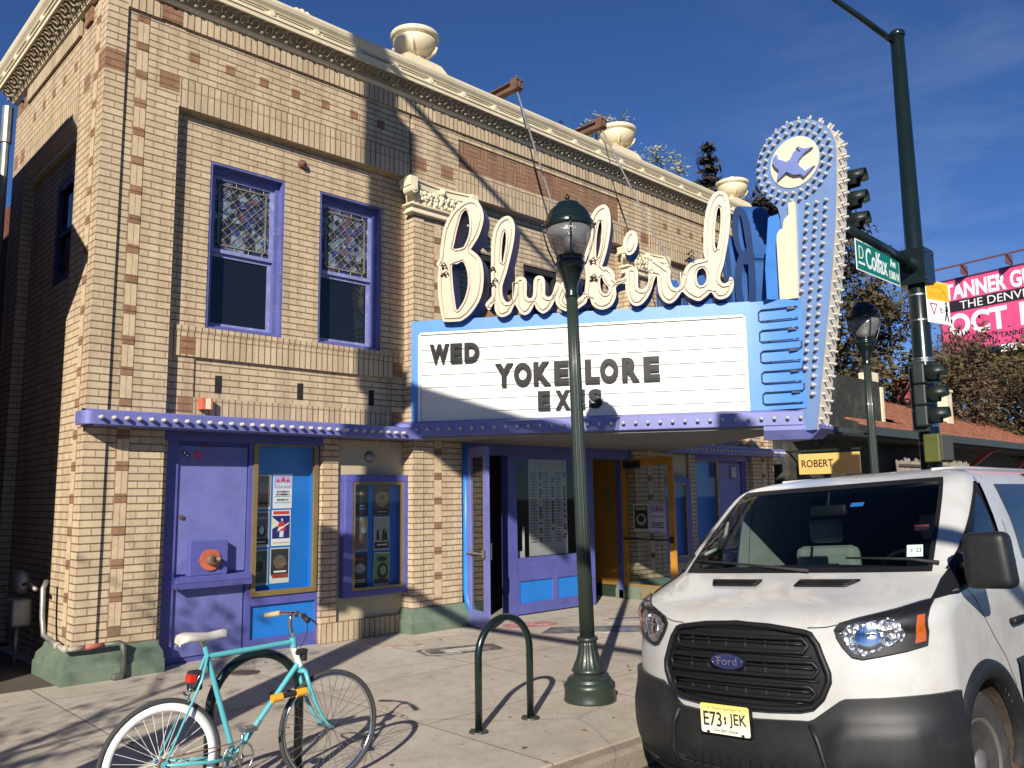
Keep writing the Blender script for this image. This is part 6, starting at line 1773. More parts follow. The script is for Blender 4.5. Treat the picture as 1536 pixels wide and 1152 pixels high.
for k in range(70): x = .075*k; mb.cyl((x, rnd.uniform(-.02, .02), 0), (x + rnd.uniform(-.03, .03), 0, .62 + rnd.uniform(-.06, .05)), .03, n=5)
mb.build('reeds', paint('weathered_reed', (.17, .15, .12), .85, var=.4, scale=20), FN)
mb = MB(); mb.box(0, 5.2, -.06, -.03, .12, .18); mb.box(0, 5.2, -.06, -.03, .44, .50); mb.build('rail', M_BARK, FN)
# blade sign
t = thing('shop_sign', 'yellow ROBERT sign projecting from the dark shop front', 'shop sign', (14.42, -.95, 2.37))
M_SGNY = paint('yellow_sign_board', (.62, .40, .13), .5, var=.06)
mb = MB(); mb.rbox(-.03, .03, -.68, .66, -.22, .22, .006); mb.build('board', M_SGNY, t)
FB = frame_m((-.031, .66, 0), (0, -1, 0))
fit('lettering', 'ROBERT', .07, .78, -.07, .09, paint('dark_sign_lettering', (.03, .018, .015), .5), t, FB, .012, .004)
mb = MB(); mb.box(-.02, .02, -.7, 1.0, .26, .31); mb.box(-.01, .01, -.5, -.47, .2, .28); mb.box(-.01, .01, .5, .53, .2, .28); mb.build('bracket', M_SIGNAL, t)
# red vent stack and lattice mast behind the roof
t = thing('vent_stack', 'dark red vent stack behind the tiled roof', 'vent stack', (30.2, 3.4, 0))
mb = MB(); mb.smooth = True; mb.cyl((0, 0, 3), (0, 0, 6.0), .30, n=20); mb.build('stack', paint('dark_red_stack', (.20, .035, .035), .5, var=.15), t)
mb = MB(); mb.smooth = True; mb.cyl((0, 0, 5.95), (0, 0, 6.1), .34, n=20); mb.build('rim', paint('dark_red_stack', (.20, .035, .035)), t)
t = thing('lattice_mast', 'slim dark lattice mast left of the red vent stack', 'mast', (29.6, 4.2, 0))
mb = MB()
for dx in (-.15, .15): mb.cyl((dx, 0, 3), (dx, 0, 10), .03, n=5)
for k in range(14): mb.cyl((-.15, 0, 3 + .5*k), (.15, 0, 3.5 + .5*k), .018, n=4)
mb.build('lattice', M_SIGNAL, t)
# billboard
_h = Vector((-.1657, -.9862, 0))
BBD = thing('billboard', 'pink gun show billboard on a dark steel structure', 'billboard', (43.615, 6.24, 0))
FBB = frame_m((0, 0, 0), _h)
def bbm(fn, name, mat, par=BBD):
    mb = MB(); mb.M = FBB; fn(mb); return mb.build(name, mat, par)
pn = bbm(lambda m: m.box(0, 10.5, 8.95, 12.73, -.2, 0), 'panel', paint('billboard_pink', (.62, .07, .20), .5, var=.04))
bbm(lambda m: (m.box(-.08, 10.6, 8.86, 8.95, -.25, .04), m.box(-.08, 10.6, 12.73, 12.80, -.25, .04), m.box(-.08, 0, 8.95, 12.73, -.25, .04), m.box(10.5, 10.6, 8.95, 12.73, -.25, .04)), 'panel_frame', paint('dark_violet_trim', (.07, .03, .07), .5))
bbm(lambda m: (m.box(-.1, 10.6, 13.25, 13.33, .6, .68), m.box(-.1, -.04, 13.0, 13.6, .6, .68), [m.box(1.5 + 2.2*k, 1.56 + 2.2*k, 12.8, 13.3, .0, .64) for k in range(5)]), 'catwalk_rail', paint('rail_red_brown', (.12, .05, .06), .6))
bbm(lambda m: (m.box(-.1, 10.6, 8.4, 8.62, -.5, .9), m.box(4.5, 5.1, -9, 8.6, -.8, -.2), m.box(1, 9, 8.62, 8.86, -.6, -.3), m.box(.1, 10.4, 7.6, 8.4, -1.6, -.5)), 'support', M_SIGNAL)
bbm(lambda m: m.box(.28, 10.5, 11.03, 11.62, 0, .012), 'black_band', M_INK)
M_BW = paint('billboard_white', (.82, .76, .78), .5, var=.02)
FBT = FBB @ Matrix.Translation((0, 0, .002))
fit('lettering', 'TANNER GUN SHOW', .25, 7.9, 11.68, 12.55, M_BW, pn, FBT, .035, .01)
fit('lettering', 'THE DENVER', 1.02, 4.75, 11.12, 11.53, M_BW, pn, FBT @ Matrix.Translation((0, 0, .012)), -.004, .01)
fit('lettering', 'OCT 19', .35, 5.0, 9.72, 10.92, M_BW, pn, FBT, .035, .01)
fit('lettering', 'LARGEST', 1.62, 2.55, 9.50, 9.66, M_INK, pn, FBT, .0, .01); fit('lettering', 'SHOW', 1.2, 2.1, 9.16, 9.40, M_INK, pn, FBT, .02, .01); fit('lettering', 'TANNER', 2.85, 4.2, 9.32, 9.60, M_INK, pn, FBT, .015, .01)
bbm(lambda m: m.box(2.68, 2.71, 9.15, 9.72, 0, .008), 'divider', M_INK)
bbm(lambda m: m.box(3.2, 4.4, 8.45, 8.80, .9, .93), 'name_plate', M_BW)
fit('lettering', 'OUT', 3.3, 4.2, 8.5, 8.75, M_INK, BBD, FBB @ Matrix.Translation((0, 0, .935)), .02, .01)
# grey shed roof glimpsed behind the tiles
t = thing('shed', 'grey metal shed roof behind the tiled ridge', 'shed', (34, 4.2, 0))
mb = MB(); mb.box(0, 5, 0, 3, 0, 5.0); mb.build('wall', M_DKBR, t)
mb = MB(); mb.prism([(-.3, 5.0), (3.3, 5.0), (1.5, 5.7)], 'x', -.3, 5.3); mb.build('roof', paint('pale_metal_roof', (.32, .35, .38), .5), t)

# ---------------------------------------------------------------- posters
def poster(c, w, h, y, label, base, items, texts=(), tilt=0.0, u=(1, 0, 0), group=None):
    t = thing('poster', label, 'poster', c, 0, group)
    F0 = frame_m((0, 0, 0), u) @ Matrix.Rotation(R(tilt), 4, 'Z')
    mb = MB(); mb.M = F0; mb.box(-w/2, w/2, -h/2, h/2, -.0008, .0008); mb.build('sheet', paint('poster_%d' % (len(MATS)), base, .55, var=.08), t)
    for k, (col, pts) in enumerate(items):
        mb = MB(); mb.M = F0; P = [(x*w, z*h) for x, z in pts]
        if area2(P) < 0: P = P[::-1]
        mb.prism(P, 'z', .0008, .0016 + .0006*k); mb.build('printed_shape', paint('print_%03d%03d%03d' % tuple(int(q*999) for q in col), col, .55, var=.12, scale=25), t)
    for s, x0, x1, z0, z1, col in texts:
        fit('lettering', s, x0*w, x1*w, z0*h, z1*h, paint('print_%03d%03d%03d' % tuple(int(q*999) for q in col), col, .55), t, F0, .01, .001, .0016 + .0006*len(items) + .0005)
    return t
def rc(x0, x1, z0, z1): return [(x0, z0), (x1, z0), (x1, z1), (x0, z1)]
def el(cx, cz, rx, rz, n=14): return [(cx + rx*math.cos(2*math.pi*k/n), cz + rz*math.sin(2*math.pi*k/n)) for k in range(n)]
K = (.02, .02, .025); WH = (.66, .64, .60)
poster((2.395, .312, 1.86), .255, .42, 0, 'lilac show poster with red peaks, top right in the tall case', (.66, .65, .68),
       [((.40, .36, .62), rc(-.46, .46, .08, .47)), ((.5, .03, .08), [(-.35, .27), (-.25, .37), (-.15, .27)]), ((.5, .03, .08), [(-.12, .28), (.02, .44), (.14, .28)]), ((.5, .03, .08), [(.15, .27), (.27, .38), (.36, .27)]), (WH, [(-.42, .12), (-.33, .26), (-.28, .12), (-.22, .22), (-.12, .13), (-.05, .21), (.04, .12), (.12, .2), (.22, .14), (.42, .18), (.38, .22), (.2, .21), (.05, .24), (-.2, .24), (-.36, .25)]), ((.12, .3, .28), rc(-.42, .42, -.16, -.145)), ((.12, .3, .28), rc(-.42, .42, -.34, -.325))],
       [('SATURDAY', -.32, .34, -.04, .015, K), ('NOVEMBER 2', -.36, .36, -.12, -.065, K), ('DENVER CO', -.3, .3, -.28, -.22, K)])
poster((2.385, .311, 1.415), .255, .43, 0, 'poster of a red-jacketed guitarist on navy and white, right in the tall case', (.68, .66, .64),
       [((.02, .02, .16), rc(-.46, .46, -.30, .34)), ((.66, .62, .48), [(-.46, .30), (-.46, -.02), (.0, .1)]), ((.55, .05, .04), rc(-.42, .42, .38, .47)), ((.68, .66, .6), [(-.08, -.26), (.12, -.26), (.14, -.05), (-.06, -.05)]), ((.50, .04, .05), [(-.18, -.1), (-.14, .12), (-.04, .17), (.12, .17), (.22, .1), (.22, -.08)]), ((.55, .42, .33), el(.04, .22, .055, .045)), ((.7, .68, .62), [(-.2, -.1), (-.06, -.06), (.4, .11), (.41, .15), (.1, .04), (-.12, .02)]), ((.68, .3, .2), rc(-.42, .42, -.42, -.40))], [])
poster((2.378, .312, .965), .255, .42, 0, 'dark poster with a red base band, lowest right in the tall case', (.6, .57, .52),
       [((.03, .025, .025), rc(-.46, .46, -.36, .47)), ((.30, .05, .03), rc(-.46, .46, -.36, -.24)), ((.12, .09, .07), el(0, .1, .34, .2)), ((.35, .12, .06), rc(-.1, .38, .02, .04)), (WH, rc(-.3, .34, -.2, -.15)), (WH, [(-.46, -.4), (-.46, -.26), (-.3, -.4)])], [])
poster((2.115, .312, 1.85), .25, .42, 0, 'brown hazy poster, top left in the tall case', (.5, .47, .44), [((.20, .13, .10), rc(-.46, .46, -.42, .46)), ((.3, .2, .14), el(.1, .1, .3, .18)), (K, rc(-.3, .4, -.34, -.28))], [])
poster((2.105, .312, 1.405), .25, .43, 0, 'black and white bird-like poster, middle left in the tall case', (.5, .48, .46), [((.17, .16, .17), rc(-.46, .46, -.42, .46)), (K, el(.05, -.06, .3, .16)), (WH, el(.1, -.02, .12, .12)), ((.4, .38, .36), rc(-.3, .35, .28, .34)), (K, rc(-.46, .46, -.42, -.25)), (WH, rc(-.3, .3, -.36, -.33))], [])
poster((2.10, .312, .955), .25, .42, 0, 'dim green poster, lowest left in the tall case', (.42, .45, .40), [((.07, .11, .08), rc(-.46, .46, -.44, .46)), ((.13, .18, .12), el(0, .05, .36, .26)), ((.04, .06, .05), el(.05, .03, .2, .16))], [])
poster((3.405, .118, 1.735), .235, .39, 0, 'black poster with a coloured burst, top left in the small case', (.02, .025, .035), [((.4, .3, .08), el(-.05, .22, .3, .05)), ((.4, .08, .06), el(.2, .2, .12, .06)), ((.12, .25, .35), rc(-.1, .32, -.2, -.16)), ((.12, .25, .35), rc(-.1, .36, -.3, -.26))], [])
poster((3.735, .118, 1.735), .245, .40, 0, 'ochre winged poster, top right in the small case', (.12, .08, .04), [((.36, .23, .10), el(0, .05, .42, .28)), ((.12, .04, .03), [(-.48, .3), (-.3, .38), (0, .32), (.3, .38), (.48, .3), (.3, .26), (0, .27), (-.3, .26)]), ((.2, .1, .05), el(.02, .08, .12, .1)), (K, rc(-.46, .46, -.46, -.3)), ((.4, .35, .2), rc(-.3, .34, -.4, -.37))], [])
poster((3.40, .118, 1.30), .235, .44, 0, 'grey-green poster with a yellow corner, middle left in the small case', (.30, .28, .24), [((.16, .15, .14), rc(-.46, .46, -.44, .4)), ((.5, .36, .1), [(.1, .46), (.46, .46), (.46, .02), (.2, .1)]), ((.62, .6, .55), el(.25, .12, .16, .1)), ((.2, .12, .1), el(-.1, -.2, .3, .14))], [])
poster((3.735, .118, 1.30), .25, .43, 0, 'pale poster with two dark dancing figures, middle right in the small case', (.5, .48, .44), [((.36, .33, .28), rc(-.46, .46, -.26, .46)), (K, [(-.35, -.2), (-.3, .1), (-.2, .12), (-.12, -.2)]), (K, [(0, -.22), (.05, .06), (.2, .2), (.16, .02), (.3, .1), (.4, -.2)]), (K, rc(-.46, .46, -.46, -.26)), (WH, rc(-.3, .36, -.36, -.32))], [])
poster((3.40, .118, .845), .235, .42, 0, 'black poster with a pale blurred centre, lowest left in the small case', (.025, .025, .03), [((.28, .27, .30), el(.02, .05, .36, .14)), ((.25, .04, .04), rc(-.35, .3, .3, .36)), (WH, rc(-.35, .38, -.3, -.28)), (WH, rc(-.35, .38, -.36, -.34))], [])
poster((3.735, .117, .84), .25, .43, 0, 'green poster with a black skull-like shape, lowest right in the small case', (.45, .47, .42), [((.14, .28, .08), rc(-.46, .46, -.42, .46)), (K, el(0, .3, .3, .08)), (K, el(.08, -.06, .34, .26)), ((.2, .34, .14), el(.1, -.04, .2, .14)), (K, rc(-.46, .46, -.42, -.3))], [], tilt=-2)
# season schedule in the ticket window, two bills on the open amber door
SCH = thing('season_schedule', 'tall grey FALL 2019 show schedule in the ticket window', 'schedule', (6.845, .052, 1.61))
mb = MB(); mb.box(-.435, .435, -.001, .001, -.76, .77); mb.build('sheet', paint('schedule_paper', (.30, .30, .30), .6, var=.05), SCH)
FSC = frame_m((0, -.001, 0), (1, 0, 0))
fit('lettering', 'FALL 2019', -.29, .37, .59, .68, paint('schedule_gold', (.25, .19, .05), .5), SCH, FSC, .015, .001)
mb = MB(); rnd = random.Random(77)
for c in range(3):
    x0 = -.39 + .275*c
    for r in range(24):
        z = .50 - .046*r
        mb.box(x0 + .035, x0 + .035 + rnd.uniform(.08, .14), -.0016, -.001, z, z + .012); mb.box(x0 + .035, x0 + .035 + rnd.uniform(.05, .1), -.0016, -.001, z + .018, z + .024)
        if rnd.random() < .6: mb.box(x0 + .19, x0 + .245, -.0016, -.001, z - .006, z + .032)
        mb.box(x0, x0 + .022, -.0016, -.001, z, z + .02)
mb.build('listings', paint('schedule_ink', (.03, .035, .04), .6), SCH)
for k, (y, lab, base, items) in enumerate([(-.23, 'black bill with a round emblem on the amber door', (.38, .38, .30), [((.02, .02, .015), rc(-.42, .42, -.40, .44)), ((.22, .22, .12), rc(-.36, .36, .28, .40)), ((.30, .29, .2), el(0, -.06, .32, .22)), (K, el(0, -.04, .2, .13))]), (-.57, 'lilac bill with red peaks on the amber door', (.40, .38, .44), [((.26, .23, .36), rc(-.46, .46, .0, .46)), ((.25, .03, .06), [(-.12, .28), (.02, .42), (.14, .28)]), ((.25, .03, .06), [(.12, .27), (.24, .37), (.34, .27)]), ((.45, .43, .48), rc(-.4, .4, .1, .2)), (K, rc(-.4, .4, -.2, -.17)), (K, rc(-.3, .3, -.28, -.24)), (K, rc(-.4, .4, -.36, -.33))])]):
    poster((8.838, y, 1.37), .33, .46, 0, lab, base, items, (), 0, (0, -1, 0))
# stickers on the violet hatch
t = thing('sticker', 'red three-bar sticker high on the violet door', 'sticker', (1.265, .1935, 2.27))
for k in range(3):
    mb = MB(); mb.box(-.035 + .026*k, -.017 + .026*k, -.001, .001, -.035, .035); mb.build('bar', paint('sticker_red', (.5, .03, .06), .5), t)
mb = MB(); mb.box(-.045, .045, -.0012, .001, .035, .045); mb.box(-.045, .045, -.0012, .001, -.05, -.04); mb.build('edge', MATS['sticker_red'], t)
t = thing('sticker', 'black slanted sticker in the corner of the violet door', 'sticker', (1.13, .1935, 2.28)); t.rotation_euler = (0, R(35), 0)
mb = MB(); mb.box(-.05, .05, -.001, .001, -.025, .025); mb.build('backing', M_INK, t); mb = MB(); mb.box(-.03, -.01, -.0018, .001, -.012, .012); mb.box(.01, .035, -.0018, .001, -.012, .004); mb.build('print', M_SIGNW, t)
# ================================================================ VAN
VY = -6.597
ROAD_SLOPE = .052
VAN = thing('passenger_van', 'white passenger van with black grille and dark bumper parked at the kerb', 'van', (1.40, VY, -.086))
VAN.rotation_euler = (-.060, 0, -.006)
VAN.scale = (1, .978, .99)
#        z     x0    L     w
VT = [(.26, .10, .46, .955), (.34, .035, .50, .975), (.50, .015, .50, .985), (.66, .012, .50, .987), (.80, .02, .50, .987), (.90, .03, .50, .987), (1.00, .048, .50, .987),
      (1.08, .07, .49, .986), (1.13, .095, .47, .985), (1.165, .135, .44, .983), (1.20, .20, .41, .980), (1.235, .30, .38, .977), (1.27, .42, .355, .973), (1.31, .55, .35, .966), (1.345, .655, .37, .960), (1.37, .715, .39, .955),
      (1.50, .870, .35, .935), (1.65, 1.06, .34, .907), (1.80, 1.26, .32, .868), (1.86, 1.345, .31, .848), (1.90, 1.41, .31, .825), (1.935, 1.50, .31, .785), (1.96, 1.63, .34, .71), (1.98, 1.80, .40, .58), (1.993, 2.05, .45, .42), (2.0, 2.3, .45, .2)]
def vrow(z):
    if z <= VT[0][0]: return VT[0][1:]
    for a, b in zip(VT[:-1], VT[1:]):
        if z <= b[0]:
            t = (z - a[0])/(b[0] - a[0]); return tuple(a[k]*(1-t) + b[k]*t for k in (1, 2, 3))
    return VT[-1][1:]
def vp(z): return 2.0 if z < 1.1 else min(3.6, 2 + 1.6*(z - 1.1)/.27)
def vS(t, z):
    x0, L, w = vrow(z)
    if t <= 1:
        th = t*math.pi/2; e = 2/vp(z); return Vector((x0 + L*(1 - max(0, math.cos(th))**e), w*math.sin(th)**e, z))
    return Vector((x0 + L + (t - 1), w, z))
def vN(t, z):
    e = .004
    a = vS(min(t + e, 9), z) - vS(max(t - e, 0), z); b = vS(t, z + e) - vS(t, z - e)
    n = a.cross(b)
    n = -n if n.x > 0 and t < 1 else n
    n = n.normalized() if n.length > 1e-12 else Vector((-1, 0, 0))
    if t >= 1 and n.y < 0: n = -n
    if t < 1 and n.x > 0: n = -n
    return n
def vP(t, z, off=0, side=1):
    p = vS(abs(t), z) + vN(abs(t), z)*off
    if t < 0 or side < 0: p.y = -p.y
    return p
def t_of_y(y, z):
    w = vrow(z)[2]; return math.copysign(math.asin(min(1, abs(y)/w)**(vp(z)/2))*2/math.pi, y)
def t_of_x(x, z):
    x0, L, w = vrow(z)
    if x >= x0 + L: return 1 + x - x0 - L
    return math.acos(max(0, min(1, 1 - (x - x0)/L))**(vp(z)/2))*2/math.pi if x > x0 else 0.02
def vY(y, z, off=0):
    t = t_of_y(abs(y), z); p = vS(t, z) + vN(t, z)*off
    if y < 0: p.y = -p.y
    return p
def vX(x, z, off=0, side=1):
    t = t_of_x(x, z); p = vS(t, z) + vN(t, z)*off
    p.y *= side
    return p
TW = .545
def xA(z): return .50 + min(max(0, z - 1.245), .125)*2.75 + max(0, z - 1.37)*1.56
XB = 1.70
WX, WR, WZ = (.90, 4.25), .36, .355
M_VAN = paint('van_white_paint', (.43, .425, .412), .3, var=.02, coat=.5, dirt=(.33, .31, .27), dscale=2.6, dpos=(.48, .78))
M_PLAS = paint('grey_bumper_plastic', (.012, .0125, .0135), .48, spec=.4, var=.12, scale=6, bump=.12, bscale=300, dirt=(.026, .025, .024), dscale=6, dpos=(.5, .8))
M_GRIL = paint('black_grille_plastic', (.008, .008, .009), .5, var=.15, spec=.3)
M_SEAM = paint('panel_gap', (.02, .02, .02), .8)
zs = []
for a, b in zip(VT[:-1], VT[1:]):
    n = max(1, int(round((b[0] - a[0])/.038)))
    zs += [a[0] + (b[0] - a[0])*k/n for k in range(n)]
zs.append(2.0)
body = MB(); body.smooth = True
for sd in (1, -1):
    rows = []
    for z in zs:
        tA = max(TW + .06, t_of_x(xA(z), z)); tB = t_of_x(XB, z) if z < 1.95 else tA + .2
        if z >= 1.95: tA = TW + .1
        cols = [TW*k/12 for k in range(13)] + [TW + (tA - TW)*k/6 for k in range(1, 7)] + [tA + (tB - tA)*k/34 for k in range(1, 35)]
        x0, L, w = vrow(z)
        row = [vS(t, z) for t in cols]
        xs_ = row[-1].x
        for k in range(1, 101): row.append(Vector((xs_ + (5.32 - xs_)*k/100, w, z)))
        row += [Vector((5.41, w*.975, z)), Vector((5.46, w*.90, z)), Vector((5.475, w*.6, z)), Vector((5.48, 0, z))]
        rows.append([Vector((p.x, p.y*sd, p.z)) for p in row])
    nc = len(rows[0]); base = len(body.v)
    body.v += [p for r in rows for p in r]
    for i in range(len(zs) - 1):
        zc = (zs[i] + zs[i+1])/2
        for j in range(nc - 1):
            if 1.37 < zc < 1.90 and j < 12: continue                       # windscreen opening
            if 1.37 < zc < 1.86 and 19 <= j < 50: continue                 # front door glass opening
            c = (rows[i][j] + rows[i+1][j+1])/2
            if any(math.hypot(c.x - wx, c.z - WZ) < .455 and abs(c.y) > .6 for wx in WX): continue
            f = [base + i*nc + j, base + i*nc + j + 1, base + (i+1)*nc + j + 1, base + (i+1)*nc + j]
            body.f.append(f[::-1] if sd > 0 else f); body.m.append(0); body.sm.append(True)
top = [Vector((p.x, p.y, p.z)) for p in [vS(TW*k/12, 2.0) for k in range(13)]]
body.quad((2.3, .2, 2.0), (5.48, .2, 2.0), (5.48, -.2, 2.0), (2.3, -.2, 2.0))
BODY = body.build('body', M_VAN, VAN)
# roof ribs
mb = MB(); mb.smooth = True
for s in (-.55, .55): mb.tube([(1.75, s, 1.97), (2.2, s*1.02, 1.99), (5.2, s*1.02, 1.99)], .012, 6)
mb.build('roof_rib', M_VAN, BODY)
def patch(ts, zfun, off, nz=6, sides=(1, -1), mbx=None, rim=True):
    """sheet following the bodywork, with turned-in rim"""
    mb = mbx or MB(); mb.smooth = True
    for s in sides:
        R_ = []
        for k in range(nz + 1):
            row = []
            for t in ts:
                z0, z1 = zfun(t); z = z0 + (z1 - z0)*k/nz
                o = off(t, k/nz) if callable(off) else off
                p = vS(t, z) + vN(t, z)*o; p.y *= s; row.append(p)
            R_.append(row)
        mb.grid(R_, flip=(s > 0))
        if rim:
            for kk, fl in ((0, 1), (nz, 0)):
                z_ = [zfun(t)[0 if kk == 0 else 1] for t in ts]
                inn = [vS(t, z) - vN(t, z)*.02 for t, z in zip(ts, z_)]
                for p in inn: p.y *= s
                mb.grid([inn, R_[kk]] if fl else [R_[kk], inn], flip=(s > 0))
    return mb
def curve_patch(pts, off, name, mat, parent, rings=5, sides=(1, -1), bias=None):
    """filled outline (y,z) laid on the nose; one object per side"""
    out = []
    for s in sides:
        mb = MB(); mb.smooth = True
        cy_ = sum(p[0] for p in pts)/len(pts); cz_ = sum(p[1] for p in pts)/len(pts)
        R_ = []
        for k in range(rings + 1):
            f = 1 - k/rings
            ring = []
            for y, z in pts:
                yy, zz = cy_ + (y - cy_)*f, cz_ + (z - cz_)*f
                o = off(f) if callable(off) else off
                p = vY(yy, zz, o); p.y *= s; ring.append(p)
            ring.append(ring[0]); R_.append(ring)
        ar = area2(pts)
        mb.grid(R_, flip=(ar > 0) ^ (s < 0))
        base = []
        for y, z in pts:
            p = vY(y, z, -.02); p.y *= s; base.append(p)
        base.append(base[0]); mb.grid([base, R_[0]], flip=(ar > 0) ^ (s < 0))
        out.append(mb.build(name, mat, parent))
    return out
def dens(pts, n=4):
    o = []
    for i in range(len(pts)):
        a, b = pts[i], pts[(i+1) % len(pts)]
        for k in range(n): o.append((a[0] + (b[0]-a[0])*k/n, a[1] + (b[1]-a[1])*k/n))
    return o
# front bumper
def bz(t):
    y = vrow(.8)[2]*math.sin(min(t, 1)*math.pi/2)
    top = .655 + .015*min(1, y/.35) if y < .40 else .67 + min(1, (y - .40)/.16)*.115 + max(0, y - .56)*.06
    return (.265, top)
ts = [k/40*.78 for k in range(41)]
def boff(t, f):
    y = .987*math.sin(min(t, 1)*math.pi/2)
    o = .030 + .018*math.sin(math.pi*min(1, f*1.1))
    if y > .44 and .15 < f < .82: o += .022*min(1, (y - .44)/.07)*min(1, (.82 - f)/.12)*min(1, (f - .15)/.15)*max(0, 1 - max(0, y - .84)/.12)
    if .055 < f < .1: o -= .01
    return o
tend = t_of_x(.47, .5)
ts = [tend*k/48 for k in range(49)]
bm_ = patch(ts, bz, boff, 22)
BUMP = bm_.build('front_bumper', M_PLAS, VAN)
mb = MB(); mb.smooth = True
ts2 = [.30*k/12 for k in range(13)]
patch(ts2, lambda t: (.375 + .02*t, .455 - .06*max(0, t - .2)), .047, 2, mbx=mb, rim=False); IN = mb.build('lower_intake', M_DARK, BUMP)
mb = MB()
for k in range(-5, 6): 
    p = vY(.062*k, .42, .052); mb.box(p.x - .004, p.x + .01, p.y - .004, p.y + .004, .38, .45)
mb.smooth = True
mb.tube([vY(.37 - .74*k/20, .40, .05) for k in range(21)], .006, 5)
mb.build('intake_bars', M_GRIL, IN)
mb = MB(); mb.smooth = True
for s in (1, -1):
    mb.tube([vY(s*(.62 + .3*k/8), .345 + .035*(k/8), .062 - .02*(k/8)**2) for k in range(9)], .008, 6)
    mb.tube([vY(s*.40, .66, .03), vY(s*.435, .58, .054), vY(s*.46, .44, .058), vY(s*.44, .36, .05)], .013, 6)
mb.build('bumper_crease', M_PLAS, BUMP)
# grille
GO = [(0, 1.128), (.20, 1.122), (.36, 1.105), (.42, 1.085), (.455, 1.04), (.505, .905), (.505, .865), (.47, .79), (.42, .742), (.36, .728), (.2, .718), (0, .715)]
GO = GO + [(-y, z) for y, z in GO[-2:0:-1]]
GOd = dens(GO, 3)
g0 = curve_patch(GOd, .012, 'grille', M_GRIL, VAN, sides=(1,))[0]
mb = MB(); mb.smooth = True
mb.tube([vY(y*1.0, z, .024) for y, z in GOd], .017, 8, closed=True)
mb.build('grille_surround', M_GRIL, g0)
mb = MB(); mb.smooth = True
def slat(z, y0, y1, r=.011, o=.026): mb.tube([vY(y0 + (y1 - y0)*k/16, z - .012*(1 - ((y0 + (y1-y0)*k/16)/.5)**2)*-1, o) for k in range(17)], r, 7)
for z0, z1, yy in ((1.068, 1.000, .385), (.955, .885, .435), (.838, .775, .415)):
    mb.tube([vY(-yy + .0 + 2*yy*k/18, z0, .028) for k in range(19)] + [vY(yy + .025, (z0 + z1)/2, .026)] + [vY(yy - 2*yy*k/18, z1, .028) for k in range(19)] + [vY(-yy - .025, (z0 + z1)/2, .026)], .0125, 7, closed=True)
    slat((z0 + z1)/2, -yy, yy, .007, .022)
for z0, yy in ((1.098, .36), (.978, .43), (.862, .46), (.750, .38)): slat(z0, -yy, yy, .006, .018)
mb.build('grille_bar', M_GRIL, g0)
mb = MB()
for y in (-.30, -.18, -.06, .06, .18, .30):
    for z in (1.034, .92, .806): p = vY(y, z, .012); mb.box(p.x - .004, p.x + .01, p.y - .004, p.y + .004, z - .032, z + .032)
mb.build('grille_post', paint('grille_post_grey', (.03, .03, .03), .5), g0)
# oval badge
zb_ = .945
mb = MB(); mb.smooth = True
Mo = frame_m((vY(0, zb_, .05).x, .03, zb_), (0, -1, 0))
mb.M = Mo
def oval(a, b, z0, z1): 
    mb.prism([(a*math.cos(2*math.pi*k/32), b*math.sin(2*math.pi*k/32)) for k in range(32)], 'z', z0, z1)
mb.smooth = False
oval(.112, .046, -.02, -.004); bd = mb.build('badge_rim', M_GRIL, g0)
mb = MB(); mb.M = Mo; oval(.103, .040, -.01, .002); b2 = mb.build('badge', paint('badge_navy', (.012, .018, .085), .15, coat=.5), VAN)
mb = MB(); mb.M = Mo; mb.smooth = True; mb.tube([(.096*math.cos(2*math.pi*k/32), .0345*math.sin(2*math.pi*k/32), .002) for k in range(32)], .0014, 4, closed=True); mb.build('badge_ring', M_CHROME, b2)
fit('badge_lettering', 'Ford', -.062, .062, -.02, .022, M_CHROME, b2, Mo @ Matrix.Translation((0, 0, .002)), 0.0, .0015)
# number plate
PL = frame_m((vY(.04, .645, .075).x, .045, .648), (0, -1, 0), (0.03, 0, 1))
def plate_mat():
    m, t, b = _new('plate_yellow')
    tc = _n(t, 'ShaderNodeTexCoord'); se = _n(t, 'ShaderNodeSeparateXYZ'); t.links.new(tc.outputs['Object'], se.inputs[0])
    mr = _n(t, 'ShaderNodeMapRange'); mr.inputs['From Min'].default_value = .60; mr.inputs['From Max'].default_value = .73
    t.links.new(se.outputs['Z'], mr.inputs['Value'])
    mx = _n(t, 'ShaderNodeMixRGB'); mx.inputs['Color1'].default_value = (.76, .74, .58, 1); mx.inputs['Color2'].default_value = (.74, .58, .10, 1)
    t.links.new(mr.outputs[0], mx.inputs['Fac']); t.links.new(mx.outputs[0], b.inputs['Base Color']); b.inputs['Roughness'].default_value = .35
    return m
mb = MB(); mb.M = PL
mb.prism(rrect(-.153, .153, -.076, .076, .012), 'z', 0, .003)
PT = mb.build('number_plate', plate_mat(), VAN)
M_PLT = paint('plate_ink', (.02, .02, .025), .4)
FP = PL @ Matrix.Translation((0, 0, .0032))
fit('plate_lettering', 'E73', -.135, -.018, -.040, .036, M_PLT, PT, FP, .012, .001); fit('plate_lettering', 'JEK', .030, .138, -.040, .036, M_PLT, PT, FP, .012, .001)
fit('plate_lettering', 'New Jersey', -.075, .075, .044, .064, paint('plate_faded_ink', (.25, .2, .06), .4), PT, FP, .0, .001); fit('plate_lettering', 'Garden State', -.075, .080, -.064, -.048, M_PLT, PT, FP, .004, .001)
mb = MB(); mb.M = FP
mb.prism([(.0, .018), (.012, .01), (.007, -.006), (.012, -.02), (-.003, -.026), (.001, -.004), (-.004, .006)], 'z', 0, .001)
mb.box(-.118, -.10, -.078, -.064, 0, .002); mb.box(.10, .118, -.078, -.064, 0, .002); mb.ball((-.10, .055, 0), .004, 6, 4); mb.ball((.10, .055, 0), .004, 6, 4)
mb.build('plate_emblem', M_PLT, PT)
